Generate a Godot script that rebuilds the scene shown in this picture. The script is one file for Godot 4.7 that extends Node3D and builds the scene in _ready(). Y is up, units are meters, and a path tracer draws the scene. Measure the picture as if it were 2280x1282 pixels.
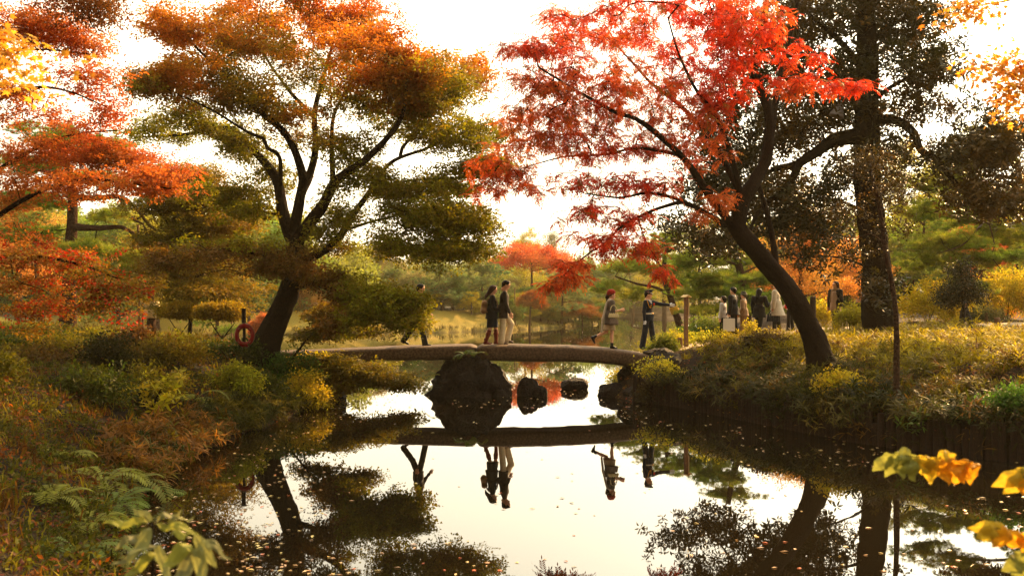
extends Node3D

# ------------------------------------------------------------------ basics
const F := 2237.0        # focal length in pixels of the 2280 px wide photograph
const EYE := 2.57        # the camera's height over the water
const HORIZON := 670.0
const DROP := 0.0

var taken := {}
var M := {}
var S := {}
var noise := FastNoiseLite.new()
var noise_fine := FastNoiseLite.new()

func numbered(called: String) -> String:
	if not taken.has(called):
		taken[called] = 0
		return called
	taken[called] += 1
	return "%s_%03d" % [called, taken[called]]

func at(px: float, py: float, d: float) -> Vector3:
	return Vector3((px - 1140.0) / F * d, EYE - (py - HORIZON) / F * d, -d)

func on_ground(px: float, d: float, sink := 0.0) -> Vector3:
	var x := (px - 1140.0) / F * d
	return Vector3(x, ground(x, -d) - sink, -d)

func generator(n: int) -> RandomNumberGenerator:
	var r := RandomNumberGenerator.new()
	r.seed = n
	return r

func tag(o: Node, label: String, category := "", group := "", kind := "") -> void:
	if label: o.set_meta("label", label)
	if category: o.set_meta("category", category)
	if group: o.set_meta("group", group)
	if kind: o.set_meta("kind", kind)

func thing(called: String, label: String, category: String, where: Vector3, turn := 0.0, group := "") -> Node3D:
	var o := Node3D.new()
	o.name = numbered(called)
	add_child(o, true)
	o.position = where
	o.rotation.y = turn
	tag(o, label, category, group)
	return o

func part(called: String, mesh: Mesh, m: Material, parent: Node, where := Transform3D.IDENTITY) -> MeshInstance3D:
	var o := MeshInstance3D.new()
	o.name = called
	o.mesh = mesh
	o.material_override = m
	o.transform = where
	parent.add_child(o, true)
	return o

func single(called: String, mesh: Mesh, m: Material, label: String, category: String, where := Transform3D.IDENTITY, group := "") -> MeshInstance3D:
	var o := part(numbered(called), mesh, m, self, where)
	tag(o, label, category, group)
	return o

func setting(called: String, mesh: Mesh, m: Material, label: String) -> MeshInstance3D:
	var o := part(numbered(called), mesh, m, self)
	tag(o, label, "", "", "structure")
	return o

class MB:
	var v := PackedVector3Array()
	var c := PackedColorArray()
	var i := PackedInt32Array()
	func tri(a: Vector3, b: Vector3, d: Vector3, col := Color.WHITE) -> void:
		var k := v.size()
		v.append(a); v.append(b); v.append(d)
		c.append(col); c.append(col); c.append(col)
		i.append(k); i.append(k + 1); i.append(k + 2)
	func quad(a: Vector3, b: Vector3, d: Vector3, e: Vector3, col := Color.WHITE) -> void:
		tri(a, b, d, col)
		tri(a, d, e, col)
	func add(o: MB, t: Transform3D, flip := false) -> void:
		var k := v.size()
		for p in o.v: v.append(t * p)
		c.append_array(o.c)
		for j in range(0, o.i.size(), 3):
			i.append(k + o.i[j])
			i.append(k + o.i[j + (2 if flip else 1)])
			i.append(k + o.i[j + (1 if flip else 2)])
	func mesh(smooth: bool) -> ArrayMesh:
		var a := []
		a.resize(Mesh.ARRAY_MAX)
		a[Mesh.ARRAY_VERTEX] = v
		if c.size() == v.size(): a[Mesh.ARRAY_COLOR] = c
		a[Mesh.ARRAY_INDEX] = i
		if smooth:
			var n := PackedVector3Array()
			n.resize(v.size())
			for j in range(0, i.size(), 3):
				var p := v[i[j]]
				var w := (v[i[j + 2]] - p).cross(v[i[j + 1]] - p)
				n[i[j]] += w
				n[i[j + 1]] += w
				n[i[j + 2]] += w
			for j in n.size(): n[j] = n[j].normalized() if n[j].length_squared() > 1e-20 else Vector3.UP
			a[Mesh.ARRAY_NORMAL] = n
		var m := ArrayMesh.new()
		m.add_surface_from_arrays(Mesh.PRIMITIVE_TRIANGLES, a)
		return m

func tube(mb: MB, pts: PackedVector3Array, rad: PackedFloat32Array, sides: int, col := Color.WHITE, rough := 0.0, cap := false) -> void:
	var n := pts.size()
	if n < 2: return
	var t := (pts[1] - pts[0]).normalized()
	var u := t.cross(Vector3.RIGHT if absf(t.x) < 0.8 else Vector3.UP).normalized()
	var first := mb.v.size()
	for k in n:
		var t2 := (pts[mini(k + 1, n - 1)] - pts[maxi(k - 1, 0)])
		t2 = t2.normalized() if t2.length_squared() > 1e-12 else t
		u = (u - t2 * u.dot(t2)).normalized()
		if u.length_squared() < 0.5: u = t2.cross(Vector3.RIGHT if absf(t2.x) < 0.8 else Vector3.UP).normalized()
		t = t2
		var w := t.cross(u)
		for j in sides:
			var a := TAU * j / sides
			var o := u * cos(a) + w * sin(a)
			var r := rad[k]
			if rough > 0.0: r *= 1.0 + rough * (noise.get_noise_3dv(pts[k] * 16.0 + o * 14.0) + 0.8 * noise.get_noise_3dv(pts[k] * 22.0 + o * 62.0) + 0.4 * noise.get_noise_3dv(pts[k] * 80.0 + o * 120.0))
			mb.v.append(pts[k] + o * r)
			mb.c.append(col)
	for k in n - 1:
		for j in sides:
			var a := first + k * sides + j
			var b := first + k * sides + (j + 1) % sides
			mb.i.append(a); mb.i.append(a + sides); mb.i.append(b)
			mb.i.append(b); mb.i.append(a + sides); mb.i.append(b + sides)
	if cap:
		for e in 2:
			var k := mb.v.size()
			mb.v.append(pts[0] if e == 0 else pts[n - 1])
			mb.c.append(col)
			for j in sides:
				var a := first + (0 if e == 0 else (n - 1) * sides) + j
				var b := first + (0 if e == 0 else (n - 1) * sides) + (j + 1) % sides
				mb.i.append(k)
				mb.i.append(a if e == 0 else b)
				mb.i.append(b if e == 0 else a)

func spline(p: PackedVector3Array, step: float) -> PackedVector3Array:
	var out := PackedVector3Array()
	var n := p.size()
	for k in n - 1:
		var a := p[maxi(k - 1, 0)]
		var d := p[mini(k + 2, n - 1)]
		var count := maxi(1, int(ceil(p[k].distance_to(p[k + 1]) / step)))
		for j in count:
			out.append(p[k].cubic_interpolate(p[k + 1], a, d, float(j) / count))
	out.append(p[n - 1])
	return out

func copies(called: String, mesh: Mesh, m: Material, where: PackedFloat32Array, parent: Node) -> MultiMeshInstance3D:
	var mm := MultiMesh.new()
	mm.transform_format = MultiMesh.TRANSFORM_3D
	mm.use_colors = true
	mm.mesh = mesh
	mm.instance_count = where.size() / 16
	mm.buffer = where
	var o := MultiMeshInstance3D.new()
	o.name = called
	o.multimesh = mm
	o.material_override = m
	parent.add_child(o, true)
	o.set_meta("kind", "stuff")
	return o

func put(b: PackedFloat32Array, s: Basis, p: Vector3, c: Color) -> void:
	b.append(s.x.x); b.append(s.y.x); b.append(s.z.x); b.append(p.x)
	b.append(s.x.y); b.append(s.y.y); b.append(s.z.y); b.append(p.y)
	b.append(s.x.z); b.append(s.y.z); b.append(s.z.z); b.append(p.z)
	b.append(c.r); b.append(c.g); b.append(c.b); b.append(1.0)

# ------------------------------------------------------------------ materials
func noise_texture(freq: float, dark: Color, light: Color, kind := FastNoiseLite.TYPE_SIMPLEX, octaves := 5, size := 512) -> NoiseTexture2D:
	var n := FastNoiseLite.new()
	n.seed = int(freq * 1000.0) + size
	n.noise_type = kind
	n.frequency = freq
	n.fractal_octaves = octaves
	var g := Gradient.new()
	g.set_color(0, dark)
	g.set_color(1, light)
	var t := NoiseTexture2D.new()
	t.width = size
	t.height = size
	t.seamless = true
	t.noise = n
	t.color_ramp = g
	return t

func plain(c: Color, rough := 0.8, metal := 0.0) -> StandardMaterial3D:
	var m := StandardMaterial3D.new()
	m.albedo_color = c
	m.roughness = rough
	m.metallic = metal
	m.cull_mode = BaseMaterial3D.CULL_DISABLED
	m.metallic_specular = 0.3
	return m

func grained(c: Color, dark: Color, freq: float, scale: Vector3, rough: float, relief: float, kind := FastNoiseLite.TYPE_SIMPLEX) -> StandardMaterial3D:
	var m := plain(Color.WHITE, rough)
	m.albedo_texture = noise_texture(freq, dark, c, kind)
	m.uv1_triplanar = true
	m.uv1_scale = scale
	if relief > 0.0:
		m.heightmap_enabled = true
		m.heightmap_scale = relief
		m.heightmap_texture = noise_texture(freq * 1.3, Color.BLACK, Color.WHITE, kind)
	return m

func leafy(shine: float, through: float) -> StandardMaterial3D:
	var m := plain(Color.WHITE, shine)
	m.vertex_color_use_as_albedo = true
	m.vertex_color_is_srgb = true
	m.backlight_enabled = true
	m.backlight = Color(through, through, through).linear_to_srgb()
	m.metallic_specular = 0.27
	return m

func make_materials() -> void:
	M.leaf = leafy(0.55, 1.0)
	M.leaf_glossy = leafy(0.45, 0.6)
	M.leaf_glossy.metallic_specular = 0.34
	M.needle = leafy(0.6, 0.75)
	M.wet_leaf = leafy(0.35, 0.5)
	M.wet_leaf.metallic_specular = 0.6
	M.blade = leafy(0.6, 0.9)
	M.blade.metallic_specular = 0.22
	M.bark_dark = grained(Color(0.19, 0.135, 0.095), Color(0.06, 0.042, 0.03), 0.02, Vector3(2.6, 1.0, 2.6), 0.9, 3.0)
	M.bark_mossy = grained(Color(0.20, 0.145, 0.09), Color(0.06, 0.045, 0.03), 0.022, Vector3(1.8, 0.9, 1.8), 0.92, 3.0)
	M.bark_pine = grained(Color(0.38, 0.27, 0.20), Color(0.12, 0.08, 0.06), 0.03, Vector3(1.5, 0.8, 1.5), 0.9, 4.0, FastNoiseLite.TYPE_CELLULAR)
	M.twig = plain(Color(0.11, 0.08, 0.06), 0.9)
	for m in [M.bark_dark, M.bark_mossy, M.bark_pine, M.twig]: m.metallic_specular = 0.12
	M.stone = grained(Color(0.41, 0.315, 0.225), Color(0.19, 0.14, 0.095), 0.03, Vector3(0.7, 0.7, 0.7), 0.85, 0.5)
	M.rock = grained(Color(0.20, 0.145, 0.10), Color(0.06, 0.043, 0.03), 0.02, Vector3(0.9, 0.9, 0.9), 0.8, 4.0)
	M.log = grained(Color(0.27, 0.18, 0.115), Color(0.09, 0.06, 0.04), 0.03, Vector3(4.0, 0.7, 4.0), 0.85, 1.5)
	M.path = grained(Color(0.66, 0.58, 0.46), Color(0.52, 0.44, 0.33), 0.05, Vector3(1, 1, 1), 0.95, 0.8)
	M.straw = grained(Color(0.88, 0.78, 0.58), Color(0.74, 0.62, 0.42), 0.04, Vector3(2, 6, 2), 0.9, 0.6)
	M.yellow_wrap = grained(Color(0.80, 0.62, 0.20), Color(0.66, 0.46, 0.14), 0.04, Vector3(2, 6, 2), 0.9, 0.6)
	var w := plain(Color(0.07, 0.052, 0.025), 0.012)
	w.metallic_specular = 0.58
	w.normal_enabled = true
	var nt := noise_texture(0.012, Color.BLACK, Color.WHITE, FastNoiseLite.TYPE_SIMPLEX, 2)
	nt.as_normal_map = true
	nt.bump_strength = 1.2
	w.normal_texture = nt
	w.normal_scale = 0.013
	w.uv1_triplanar = true
	w.uv1_scale = Vector3(0.25, 0.25, 0.25)
	M.water = w
	var g := plain(Color.WHITE, 0.95)
	g.vertex_color_use_as_albedo = true
	g.vertex_color_is_srgb = true
	g.albedo_texture = noise_texture(0.03, Color(0.45, 0.4, 0.35), Color(1, 1, 1))
	g.uv1_triplanar = true
	g.uv1_scale = Vector3(0.7, 0.7, 0.7)
	g.heightmap_enabled = true
	g.heightmap_scale = 4.0
	g.heightmap_texture = noise_texture(0.05, Color.BLACK, Color.WHITE)
	M.ground = g

# ------------------------------------------------------------------ leaves and sprays
func kite(mb: MB, base: Vector3, dir: Vector3, up: Vector3, length: float, width: float, fold: float, c: Color) -> void:
	var side := dir.cross(up).normalized() * width * 0.5
	var mid := base + dir * length * 0.45 + up * fold * width
	var tip := base + dir * length - up * fold * width * 0.6
	mb.tri(base, mid + side, tip, c)
	mb.tri(base, tip, mid - side, c)

func lance(mb: MB, base: Vector3, dir: Vector3, up: Vector3, length: float, width: float, bend: float, c: Color) -> void:
	var side := dir.cross(up).normalized() * width * 0.5
	var a := base + dir * length * 0.35 + up * bend * length * 0.25
	var b := base + dir * length * 0.7 + up * bend * length * 0.2
	var tip := base + dir * length - up * bend * length * 0.15
	mb.tri(base, a + side, a - side, c)
	mb.quad(a - side, a + side, b + side * 0.75, b - side * 0.75, c)
	mb.tri(b - side * 0.75, b + side * 0.75, tip, c)

func star(mb: MB, base: Vector3, dir: Vector3, up: Vector3, size: float, c: Color) -> void:
	var side := dir.cross(up).normalized()
	var centre := base + dir * size * 0.3 + up * size * 0.05
	var prev := base
	var lobes := [[-1.9, 0.62], [-1.5, 0.3], [-1.05, 0.85], [-0.6, 0.36], [0.0, 1.0], [0.6, 0.36], [1.05, 0.85], [1.5, 0.3], [1.9, 0.62]]
	for l in lobes:
		var p: Vector3 = centre + (dir * cos(l[0]) + side * sin(l[0])) * size * l[1] * 0.72 - up * size * 0.12 * l[1]
		mb.tri(centre, prev, p, c)
		prev = p
	mb.tri(centre, prev, base, c)

func grey(r: RandomNumberGenerator, low: float, high := 1.0) -> Color:
	var g := r.randf_range(low, high)
	return Color(g, g, g)

func maple_spray(n: int, near: bool, seed_: int, size := 0.06, reach := 0.22) -> ArrayMesh:
	var r := generator(seed_)
	var mb := MB.new()
	for k in n:
		var a := r.randf() * TAU
		var q := sqrt(r.randf()) * reach
		var p := Vector3(cos(a) * q, r.randf_range(-0.05, 0.05) - q * 0.25, sin(a) * q)
		var b := a + r.randf_range(-1.1, 1.1)
		var dir := Vector3(cos(b), r.randf_range(-0.75, 0.15), sin(b)).normalized()
		var up := Vector3(r.randf_range(-0.5, 0.5), 1.0, r.randf_range(-0.5, 0.5)).normalized()
		up = (up - dir * up.dot(dir)).normalized()
		var s := size * r.randf_range(0.75, 1.2)
		var c := Color.from_hsv(0.0, 0.0, r.randf_range(0.78, 1.0))
		c = Color(c.r, c.g * r.randf_range(0.86, 1.0), c.b)
		if near: star(mb, p, dir, up, s, c)
		else: kite(mb, p, dir, up, s * 1.25, s * 1.0, 0.12, c)
	return mb.mesh(false)

func pinnate(seed_: int, pairs := 6, length := 0.27, leaflet := 0.085, wide := 0.024) -> ArrayMesh:
	var r := generator(seed_)
	var mb := MB.new()
	var p := Vector3.ZERO
	var slope := r.randf_range(-0.1, 0.25)
	var stalk := Color(0.72, 0.5, 0.45)
	var step := length / (pairs + 1.5)
	for k in pairs + 2:
		var dir := Vector3(cos(slope), sin(slope), 0.0)
		var q := p + dir * step * (1.6 if k == 0 else 1.0)
		mb.quad(p + Vector3(0, 0, 0.002), q + Vector3(0, 0, 0.002), q - Vector3(0, 0, 0.002), p - Vector3(0, 0, 0.002), stalk)
		var up := Vector3(-dir.y, dir.x, 0.0)
		if k == pairs + 1:
			lance(mb, q, dir, up, leaflet, wide, 0.1, grey(r, 0.85))
		else:
			var grow := 0.75 + 0.35 * sin(PI * (k + 0.6) / (pairs + 1.0))
			for s in [-1.0, 1.0]:
				var d := (dir * 0.55 + Vector3(0, 0, s) * 0.9 + up * r.randf_range(-0.55, -0.05)).normalized()
				var u := (up + Vector3(0, 0, s * 0.25)).normalized()
				u = (u - d * u.dot(d)).normalized()
				lance(mb, q, d, u, leaflet * grow * r.randf_range(0.9, 1.1), wide, 0.12, grey(r, 0.8))
		p = q
		slope -= r.randf_range(0.07, 0.16)
	return mb.mesh(false)

func rosette(n: int, seed_: int, length := 0.14, width := 0.045) -> ArrayMesh:
	var r := generator(seed_)
	var mb := MB.new()
	for k in n:
		var a := TAU * k / n * 1.6 + r.randf() * 0.8
		var tilt := r.randf_range(-0.5, 0.7)
		var dir := Vector3(cos(a) * cos(tilt), sin(tilt), sin(a) * cos(tilt))
		var up := Vector3(r.randf_range(-0.3, 0.3), 1, r.randf_range(-0.3, 0.3))
		up = (up - dir * up.dot(dir)).normalized()
		lance(mb, Vector3(0, r.randf_range(-0.07, 0.05), 0) + dir * 0.02, dir, up, length * r.randf_range(0.75, 1.15), width, 0.15, grey(r, 0.75))
	return mb.mesh(false)

func tuft(n: int, seed_: int, length: float, width: float) -> ArrayMesh:
	var r := generator(seed_)
	var mb := MB.new()
	for k in n:
		var a := r.randf() * TAU
		var tilt := r.randf_range(-0.15, 1.45)
		var dir := Vector3(cos(a) * cos(tilt), sin(tilt), sin(a) * cos(tilt))
		var base := Vector3(r.randf_range(-1, 1), r.randf_range(-0.3, 0.2), r.randf_range(-1, 1)) * length * 0.35
		var side := dir.cross(Vector3(r.randf_range(-1, 1), r.randf_range(-1, 1), r.randf_range(-1, 1))).normalized() * width * 0.5
		mb.tri(base + side, base + dir * length * r.randf_range(0.8, 1.1), base - side, grey(r, 0.7))
	return mb.mesh(false)

func bush_spray(n: int, seed_: int, size: float, reach: float) -> ArrayMesh:
	var r := generator(seed_)
	var mb := MB.new()
	for k in n:
		var o := Vector3(r.randfn(), r.randfn() * 0.7, r.randfn()).normalized() * reach * pow(r.randf(), 0.4)
		var dir := (o.normalized() + Vector3(r.randfn(), r.randfn() - 0.1, r.randfn()) * 0.5).normalized()
		var up := Vector3(r.randfn() * 0.5, 1, r.randfn() * 0.5)
		up = (up - dir * up.dot(dir)).normalized()
		kite(mb, o, dir, up, size * r.randf_range(0.7, 1.2), size * 0.55, 0.15, grey(r, 0.72))
	return mb.mesh(false)

func sasa(seed_: int) -> ArrayMesh:
	var r := generator(seed_)
	var mb := MB.new()
	for k in 4:
		var a := r.randf() * TAU
		var h := r.randf_range(0.1, 0.3)
		var foot := Vector3(r.randf_range(-0.12, 0.12), -0.03, r.randf_range(-0.12, 0.12))
		var top := foot + Vector3(cos(a) * 0.08, h, sin(a) * 0.08)
		mb.tri(foot - Vector3(0.003, 0, 0), top, foot + Vector3(0.003, 0, 0), Color(0.6, 0.55, 0.4))
		var blades := r.randi_range(4, 6)
		for j in blades:
			var b := a + (j - blades * 0.5) * r.randf_range(0.6, 1.2)
			var tilt := r.randf_range(-0.45, 0.75)
			var dir := Vector3(cos(b) * cos(tilt), sin(tilt), sin(b) * cos(tilt))
			var up := Vector3.UP
			up = (up - dir * up.dot(dir)).normalized()
			lance(mb, top, dir, up, r.randf_range(0.12, 0.22), r.randf_range(0.018, 0.032), 0.3, grey(r, 0.65))
	return mb.mesh(false)

func grass(seed_: int, n := 12, high := 0.3) -> ArrayMesh:
	var r := generator(seed_)
	var mb := MB.new()
	for k in n:
		var a := r.randf() * TAU
		var lean := r.randf_range(0.15, 0.9)
		var foot := Vector3(r.randf_range(-0.1, 0.1), -0.03, r.randf_range(-0.1, 0.1))
		var h := high * r.randf_range(0.5, 1.1)
		var mid := foot + Vector3(cos(a) * lean * 0.35, 0.65, sin(a) * lean * 0.35) * h
		var tip := mid + Vector3(cos(a) * lean * 0.7, 0.45 - lean * 0.5, sin(a) * lean * 0.7) * h
		var side := Vector3(-sin(a), 0, cos(a)) * r.randf_range(0.004, 0.008)
		var c := grey(r, 0.6)
		mb.quad(foot - side, foot + side, mid + side, mid - side, c)
		mb.tri(mid - side, mid + side, tip, c)
	return mb.mesh(false)

func litter(seed_: int) -> ArrayMesh:
	var r := generator(seed_)
	var mb := MB.new()
	for k in 7:
		var p := Vector3(r.randf_range(-0.2, 0.2), r.randf_range(0.0, 0.03), r.randf_range(-0.2, 0.2))
		var a := r.randf() * TAU
		var dir := Vector3(cos(a), r.randf_range(-0.2, 0.45), sin(a)).normalized()
		var up := Vector3(r.randfn() * 0.3, 1, r.randfn() * 0.3)
		up = (up - dir * up.dot(dir)).normalized()
		kite(mb, p, dir, up, r.randf_range(0.05, 0.11), r.randf_range(0.03, 0.05), r.randf_range(-0.2, 0.3), Color(r.randf_range(0.65, 1.0), r.randf_range(0.6, 0.95), r.randf_range(0.5, 0.9)))
	return mb.mesh(false)

func frond_shape(seed_: int, length: float, droop: float, pairs := 17) -> ArrayMesh:
	var r := generator(seed_)
	var mb := MB.new()
	var p := Vector3.ZERO
	var slope := 0.95
	for k in pairs:
		var f := float(k) / pairs
		var dir := Vector3(cos(slope), sin(slope), 0)
		var q := p + dir * length / pairs
		var w := 0.004 * (1.0 - f)
		mb.quad(p + Vector3(0, 0, w), q + Vector3(0, 0, w), q - Vector3(0, 0, w), p - Vector3(0, 0, w), Color(0.6, 0.5, 0.35))
		if k > 1:
			var size := length * 0.3 * sin(PI * pow(1.0 - f, 0.75)) + 0.012
			var up := Vector3(-dir.y, dir.x, 0)
			for s in [-1.0, 1.0]:
				var d := (dir * 0.45 + Vector3(0, 0, s) - up * 0.15).normalized()
				lance(mb, q, d, (up - d * up.dot(d)).normalized(), size * r.randf_range(0.9, 1.1), length / pairs * 0.85, 0.1, grey(r, 0.8))
		p = q
		slope -= droop / pairs * (0.6 + f)
	return mb.mesh(false)

func make_sprays() -> void:
	S.maple = []
	S.star = []
	S.wax = []
	S.rosette = []
	S.tuft = []
	S.far_tuft = []
	S.bush = []
	S.far = []
	S.sasa = []
	S.grass = []
	S.short = []
	S.litter = []
	S.frond = []
	S.small = []
	for k in 4:
		S.maple.append(maple_spray(30, false, 10 + k, 0.05, 0.22))
		S.star.append(maple_spray(12, true, 20 + k, 0.075, 0.2))
		S.wax.append(pinnate(30 + k, 5 + k % 3))
		S.rosette.append(rosette(9, 40 + k))
		S.tuft.append(tuft(34, 50 + k, 0.15, 0.011))
		S.far_tuft.append(tuft(40, 60 + k, 0.34, 0.05))
		S.bush.append(bush_spray(16, 70 + k, 0.068, 0.14))
		S.far.append(bush_spray(30, 80 + k, 0.17, 0.4))
		S.small.append(bush_spray(16, 85 + k, 0.055, 0.16))
		S.sasa.append(sasa(90 + k))
		S.grass.append(grass(100 + k))
		S.short.append(grass(105 + k, 12, 0.17))
		S.litter.append(litter(110 + k))
		S.frond.append(frond_shape(120 + k, 0.55 + 0.06 * k, 1.5 + 0.2 * k))

# ------------------------------------------------------------------ the land
var pond := PackedVector2Array([
	Vector2(-3.2, -8.5), Vector2(-3.9, -10), Vector2(-4.7, -12.6), Vector2(-5.3, -15.5), Vector2(-5.2, -19.8), Vector2(-4.8, -23.5), Vector2(-4.9, -26), Vector2(-5.2, -28.5), Vector2(-6.5, -31),
	Vector2(-9, -36), Vector2(-14, -42), Vector2(-22, -52), Vector2(-30, -66), Vector2(-27, -74), Vector2(-14, -77), Vector2(-6, -81), Vector2(2, -91), Vector2(8, -106), Vector2(10, -114), Vector2(6, -126),
	Vector2(-10, -138), Vector2(-16, -172), Vector2(5, -186), Vector2(42, -184), Vector2(38, -160), Vector2(23, -110), Vector2(13, -70), Vector2(7.8, -45), Vector2(5.2, -35), Vector2(3.5, -30),
	Vector2(2.4, -27.6), Vector2(2.9, -25.8), Vector2(3.9, -24.5), Vector2(5.2, -20.9), Vector2(6.2, -18.25), Vector2(7.15, -16.7), Vector2(8.1, -16), Vector2(12, -13.5), Vector2(14, -9), Vector2(12, -6), Vector2(3, -5.4), Vector2(-1, -5.6), Vector2(-2.6, -6.8)])
const GX := -22.0
const GZ := -52.0
const GS := 0.25
const GNX := 197
const GNZ := 221
var heights := PackedFloat32Array()

func shore(x: float, z: float) -> float:   # metres from the water's edge, positive on land
	var p := Vector2(x, z)
	var best := 1e9
	var inside := false
	var n := pond.size()
	var a := pond[n - 1]
	for k in n:
		var b := pond[k]
		var ab := b - a
		var t := clampf((p - a).dot(ab) / ab.length_squared(), 0.0, 1.0)
		best = minf(best, (a + ab * t).distance_squared_to(p))
		if (a.y > z) != (b.y > z) and x < (b.x - a.x) * (z - a.y) / (b.y - a.y) + a.x: inside = not inside
		a = b
	return -sqrt(best) if inside else sqrt(best)

func land(x: float, z: float) -> float:
	var s := shore(x, z)
	var wob := noise.get_noise_2d(x * 6.0, z * 6.0) * 0.35
	if s < 0.0: return maxf(-0.9, -0.25 + s * 0.45)
	var bump := noise.get_noise_2d(x * 22.0, z * 22.0) * 0.1 * smoothstep(0.1, 1.0, s)
	var h := 0.0
	if z < -62.0:
		var lawn := smoothstep(20.0, 8.0, x) * smoothstep(-150.0, -130.0, z)
		h = 0.3 * smoothstep(0.0, 0.3, s) + lerpf(0.9, 1.4, lawn) * smoothstep(0.8, 7.0, s) + 0.04 * maxf(0.0, s - 8.0)
		return minf(h, 6.0) + wob * 0.3 + bump
	if x > 0.0 and z < -9.0:
		var edge := lerpf(0.58, 1.02, smoothstep(-24.6, -27.2, z))
		h = edge * smoothstep(0.0, lerpf(0.22, 1.3, smoothstep(-24.6, -26.0, z)), s) + (1.38 - edge) * smoothstep(0.15, 4.0, s) + 0.3 * smoothstep(9.0, 13.0, x) * smoothstep(-28.0, -33.0, z) + 0.02 * maxf(0.0, s - 9.0)
	else:
		h = 0.22 * smoothstep(0.0, 0.2, s) + 1.05 * smoothstep(0.0, 2.8, s) + 0.05 * maxf(0.0, s - 2.0)
	return minf(h, 5.0) + (wob * 0.5 + bump) * smoothstep(0.0, 1.5, s)

func ground(x: float, z: float) -> float:
	var fx := (x - GX) / GS
	var fz := (z - GZ) / GS
	if fx < 0.0 or fz < 0.0 or fx >= GNX - 1 or fz >= GNZ - 1: return land(x, z)
	var ix := int(fx)
	var iz := int(fz)
	var k := iz * GNX + ix
	return lerpf(lerpf(heights[k], heights[k + 1], fx - ix), lerpf(heights[k + GNX], heights[k + GNX + 1], fx - ix), fz - iz)

func ground_colour(x: float, z: float, s: float) -> Color:
	var n := noise.get_noise_2d(x * 9.0 + 50.0, z * 9.0)
	if s < 0.0: return Color(0.13, 0.10, 0.06)
	if z < -62.0 and x < 20.0 and z > -128.0:
		return Color(0.56, 0.52, 0.19).lerp(Color(0.66, 0.57, 0.22), n + 0.5) if s < 7.0 else Color(0.22, 0.2, 0.09)
	if z < -62.0: return Color(0.26, 0.19, 0.11)
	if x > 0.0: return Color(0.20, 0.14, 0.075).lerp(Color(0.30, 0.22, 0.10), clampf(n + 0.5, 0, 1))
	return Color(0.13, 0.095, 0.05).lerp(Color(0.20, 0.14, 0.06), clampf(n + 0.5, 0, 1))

func make_land() -> void:
	heights.resize(GNX * GNZ)
	for j in GNZ:
		for i in GNX: heights[j * GNX + i] = land(GX + i * GS, GZ + j * GS)
	var xs := PackedFloat32Array()
	var zs := PackedFloat32Array()
	for o in [-900.0, -500.0, -320.0, -220.0, -150.0, -100.0, -70.0, -50.0, -42.0, -36.0, -32.0, -29.0, -26.5, -24.0]: xs.append(o)
	for i in GNX: xs.append(GX + i * GS)
	for o in [28.0, 29.5, 31.5, 34.0, 37.0, 40.0, 44.0, 50.0, 60.0, 75.0, 100.0, 150.0, 220.0, 320.0, 500.0, 900.0]: xs.append(o)
	for o in [-1200.0, -700.0, -450.0, -330.0, -270.0, -230.0, -210.0]: zs.append(o)
	var z := -196.0
	while z < GZ - 0.5:
		zs.append(z)
		z += 1.2
	for j in GNZ: zs.append(GZ + j * GS)
	for o in [4.5, 6.0, 9.0, 14.0, 22.0, 40.0, 80.0, 200.0]: zs.append(o)
	var mb := MB.new()
	var nx := xs.size()
	for j in zs.size():
		for i in nx:
			var x := xs[i]
			var zz := zs[j]
			var far := absf(x) > 100.0 or zz < -215.0
			var s := 60.0 if far else shore(x, zz)
			mb.v.append(Vector3(x, 3.0 if far else ground(x, zz), zz))
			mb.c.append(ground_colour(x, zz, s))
	for j in zs.size() - 1:
		for i in nx - 1:
			var a := j * nx + i
			mb.i.append(a); mb.i.append(a + 1); mb.i.append(a + nx + 1)
			mb.i.append(a); mb.i.append(a + nx + 1); mb.i.append(a + nx)
	setting("ground", mb.mesh(true), M.ground, "brown earth banks and lawns round the pond")
	var w := MB.new()
	w.quad(Vector3(-60, 0, 0), Vector3(-60, 0, -200), Vector3(70, 0, -200), Vector3(70, 0, 0))
	w.c.clear()
	setting("water", w.mesh(true), M.water, "still dark pond mirroring the trees and the pale sky")

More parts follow.
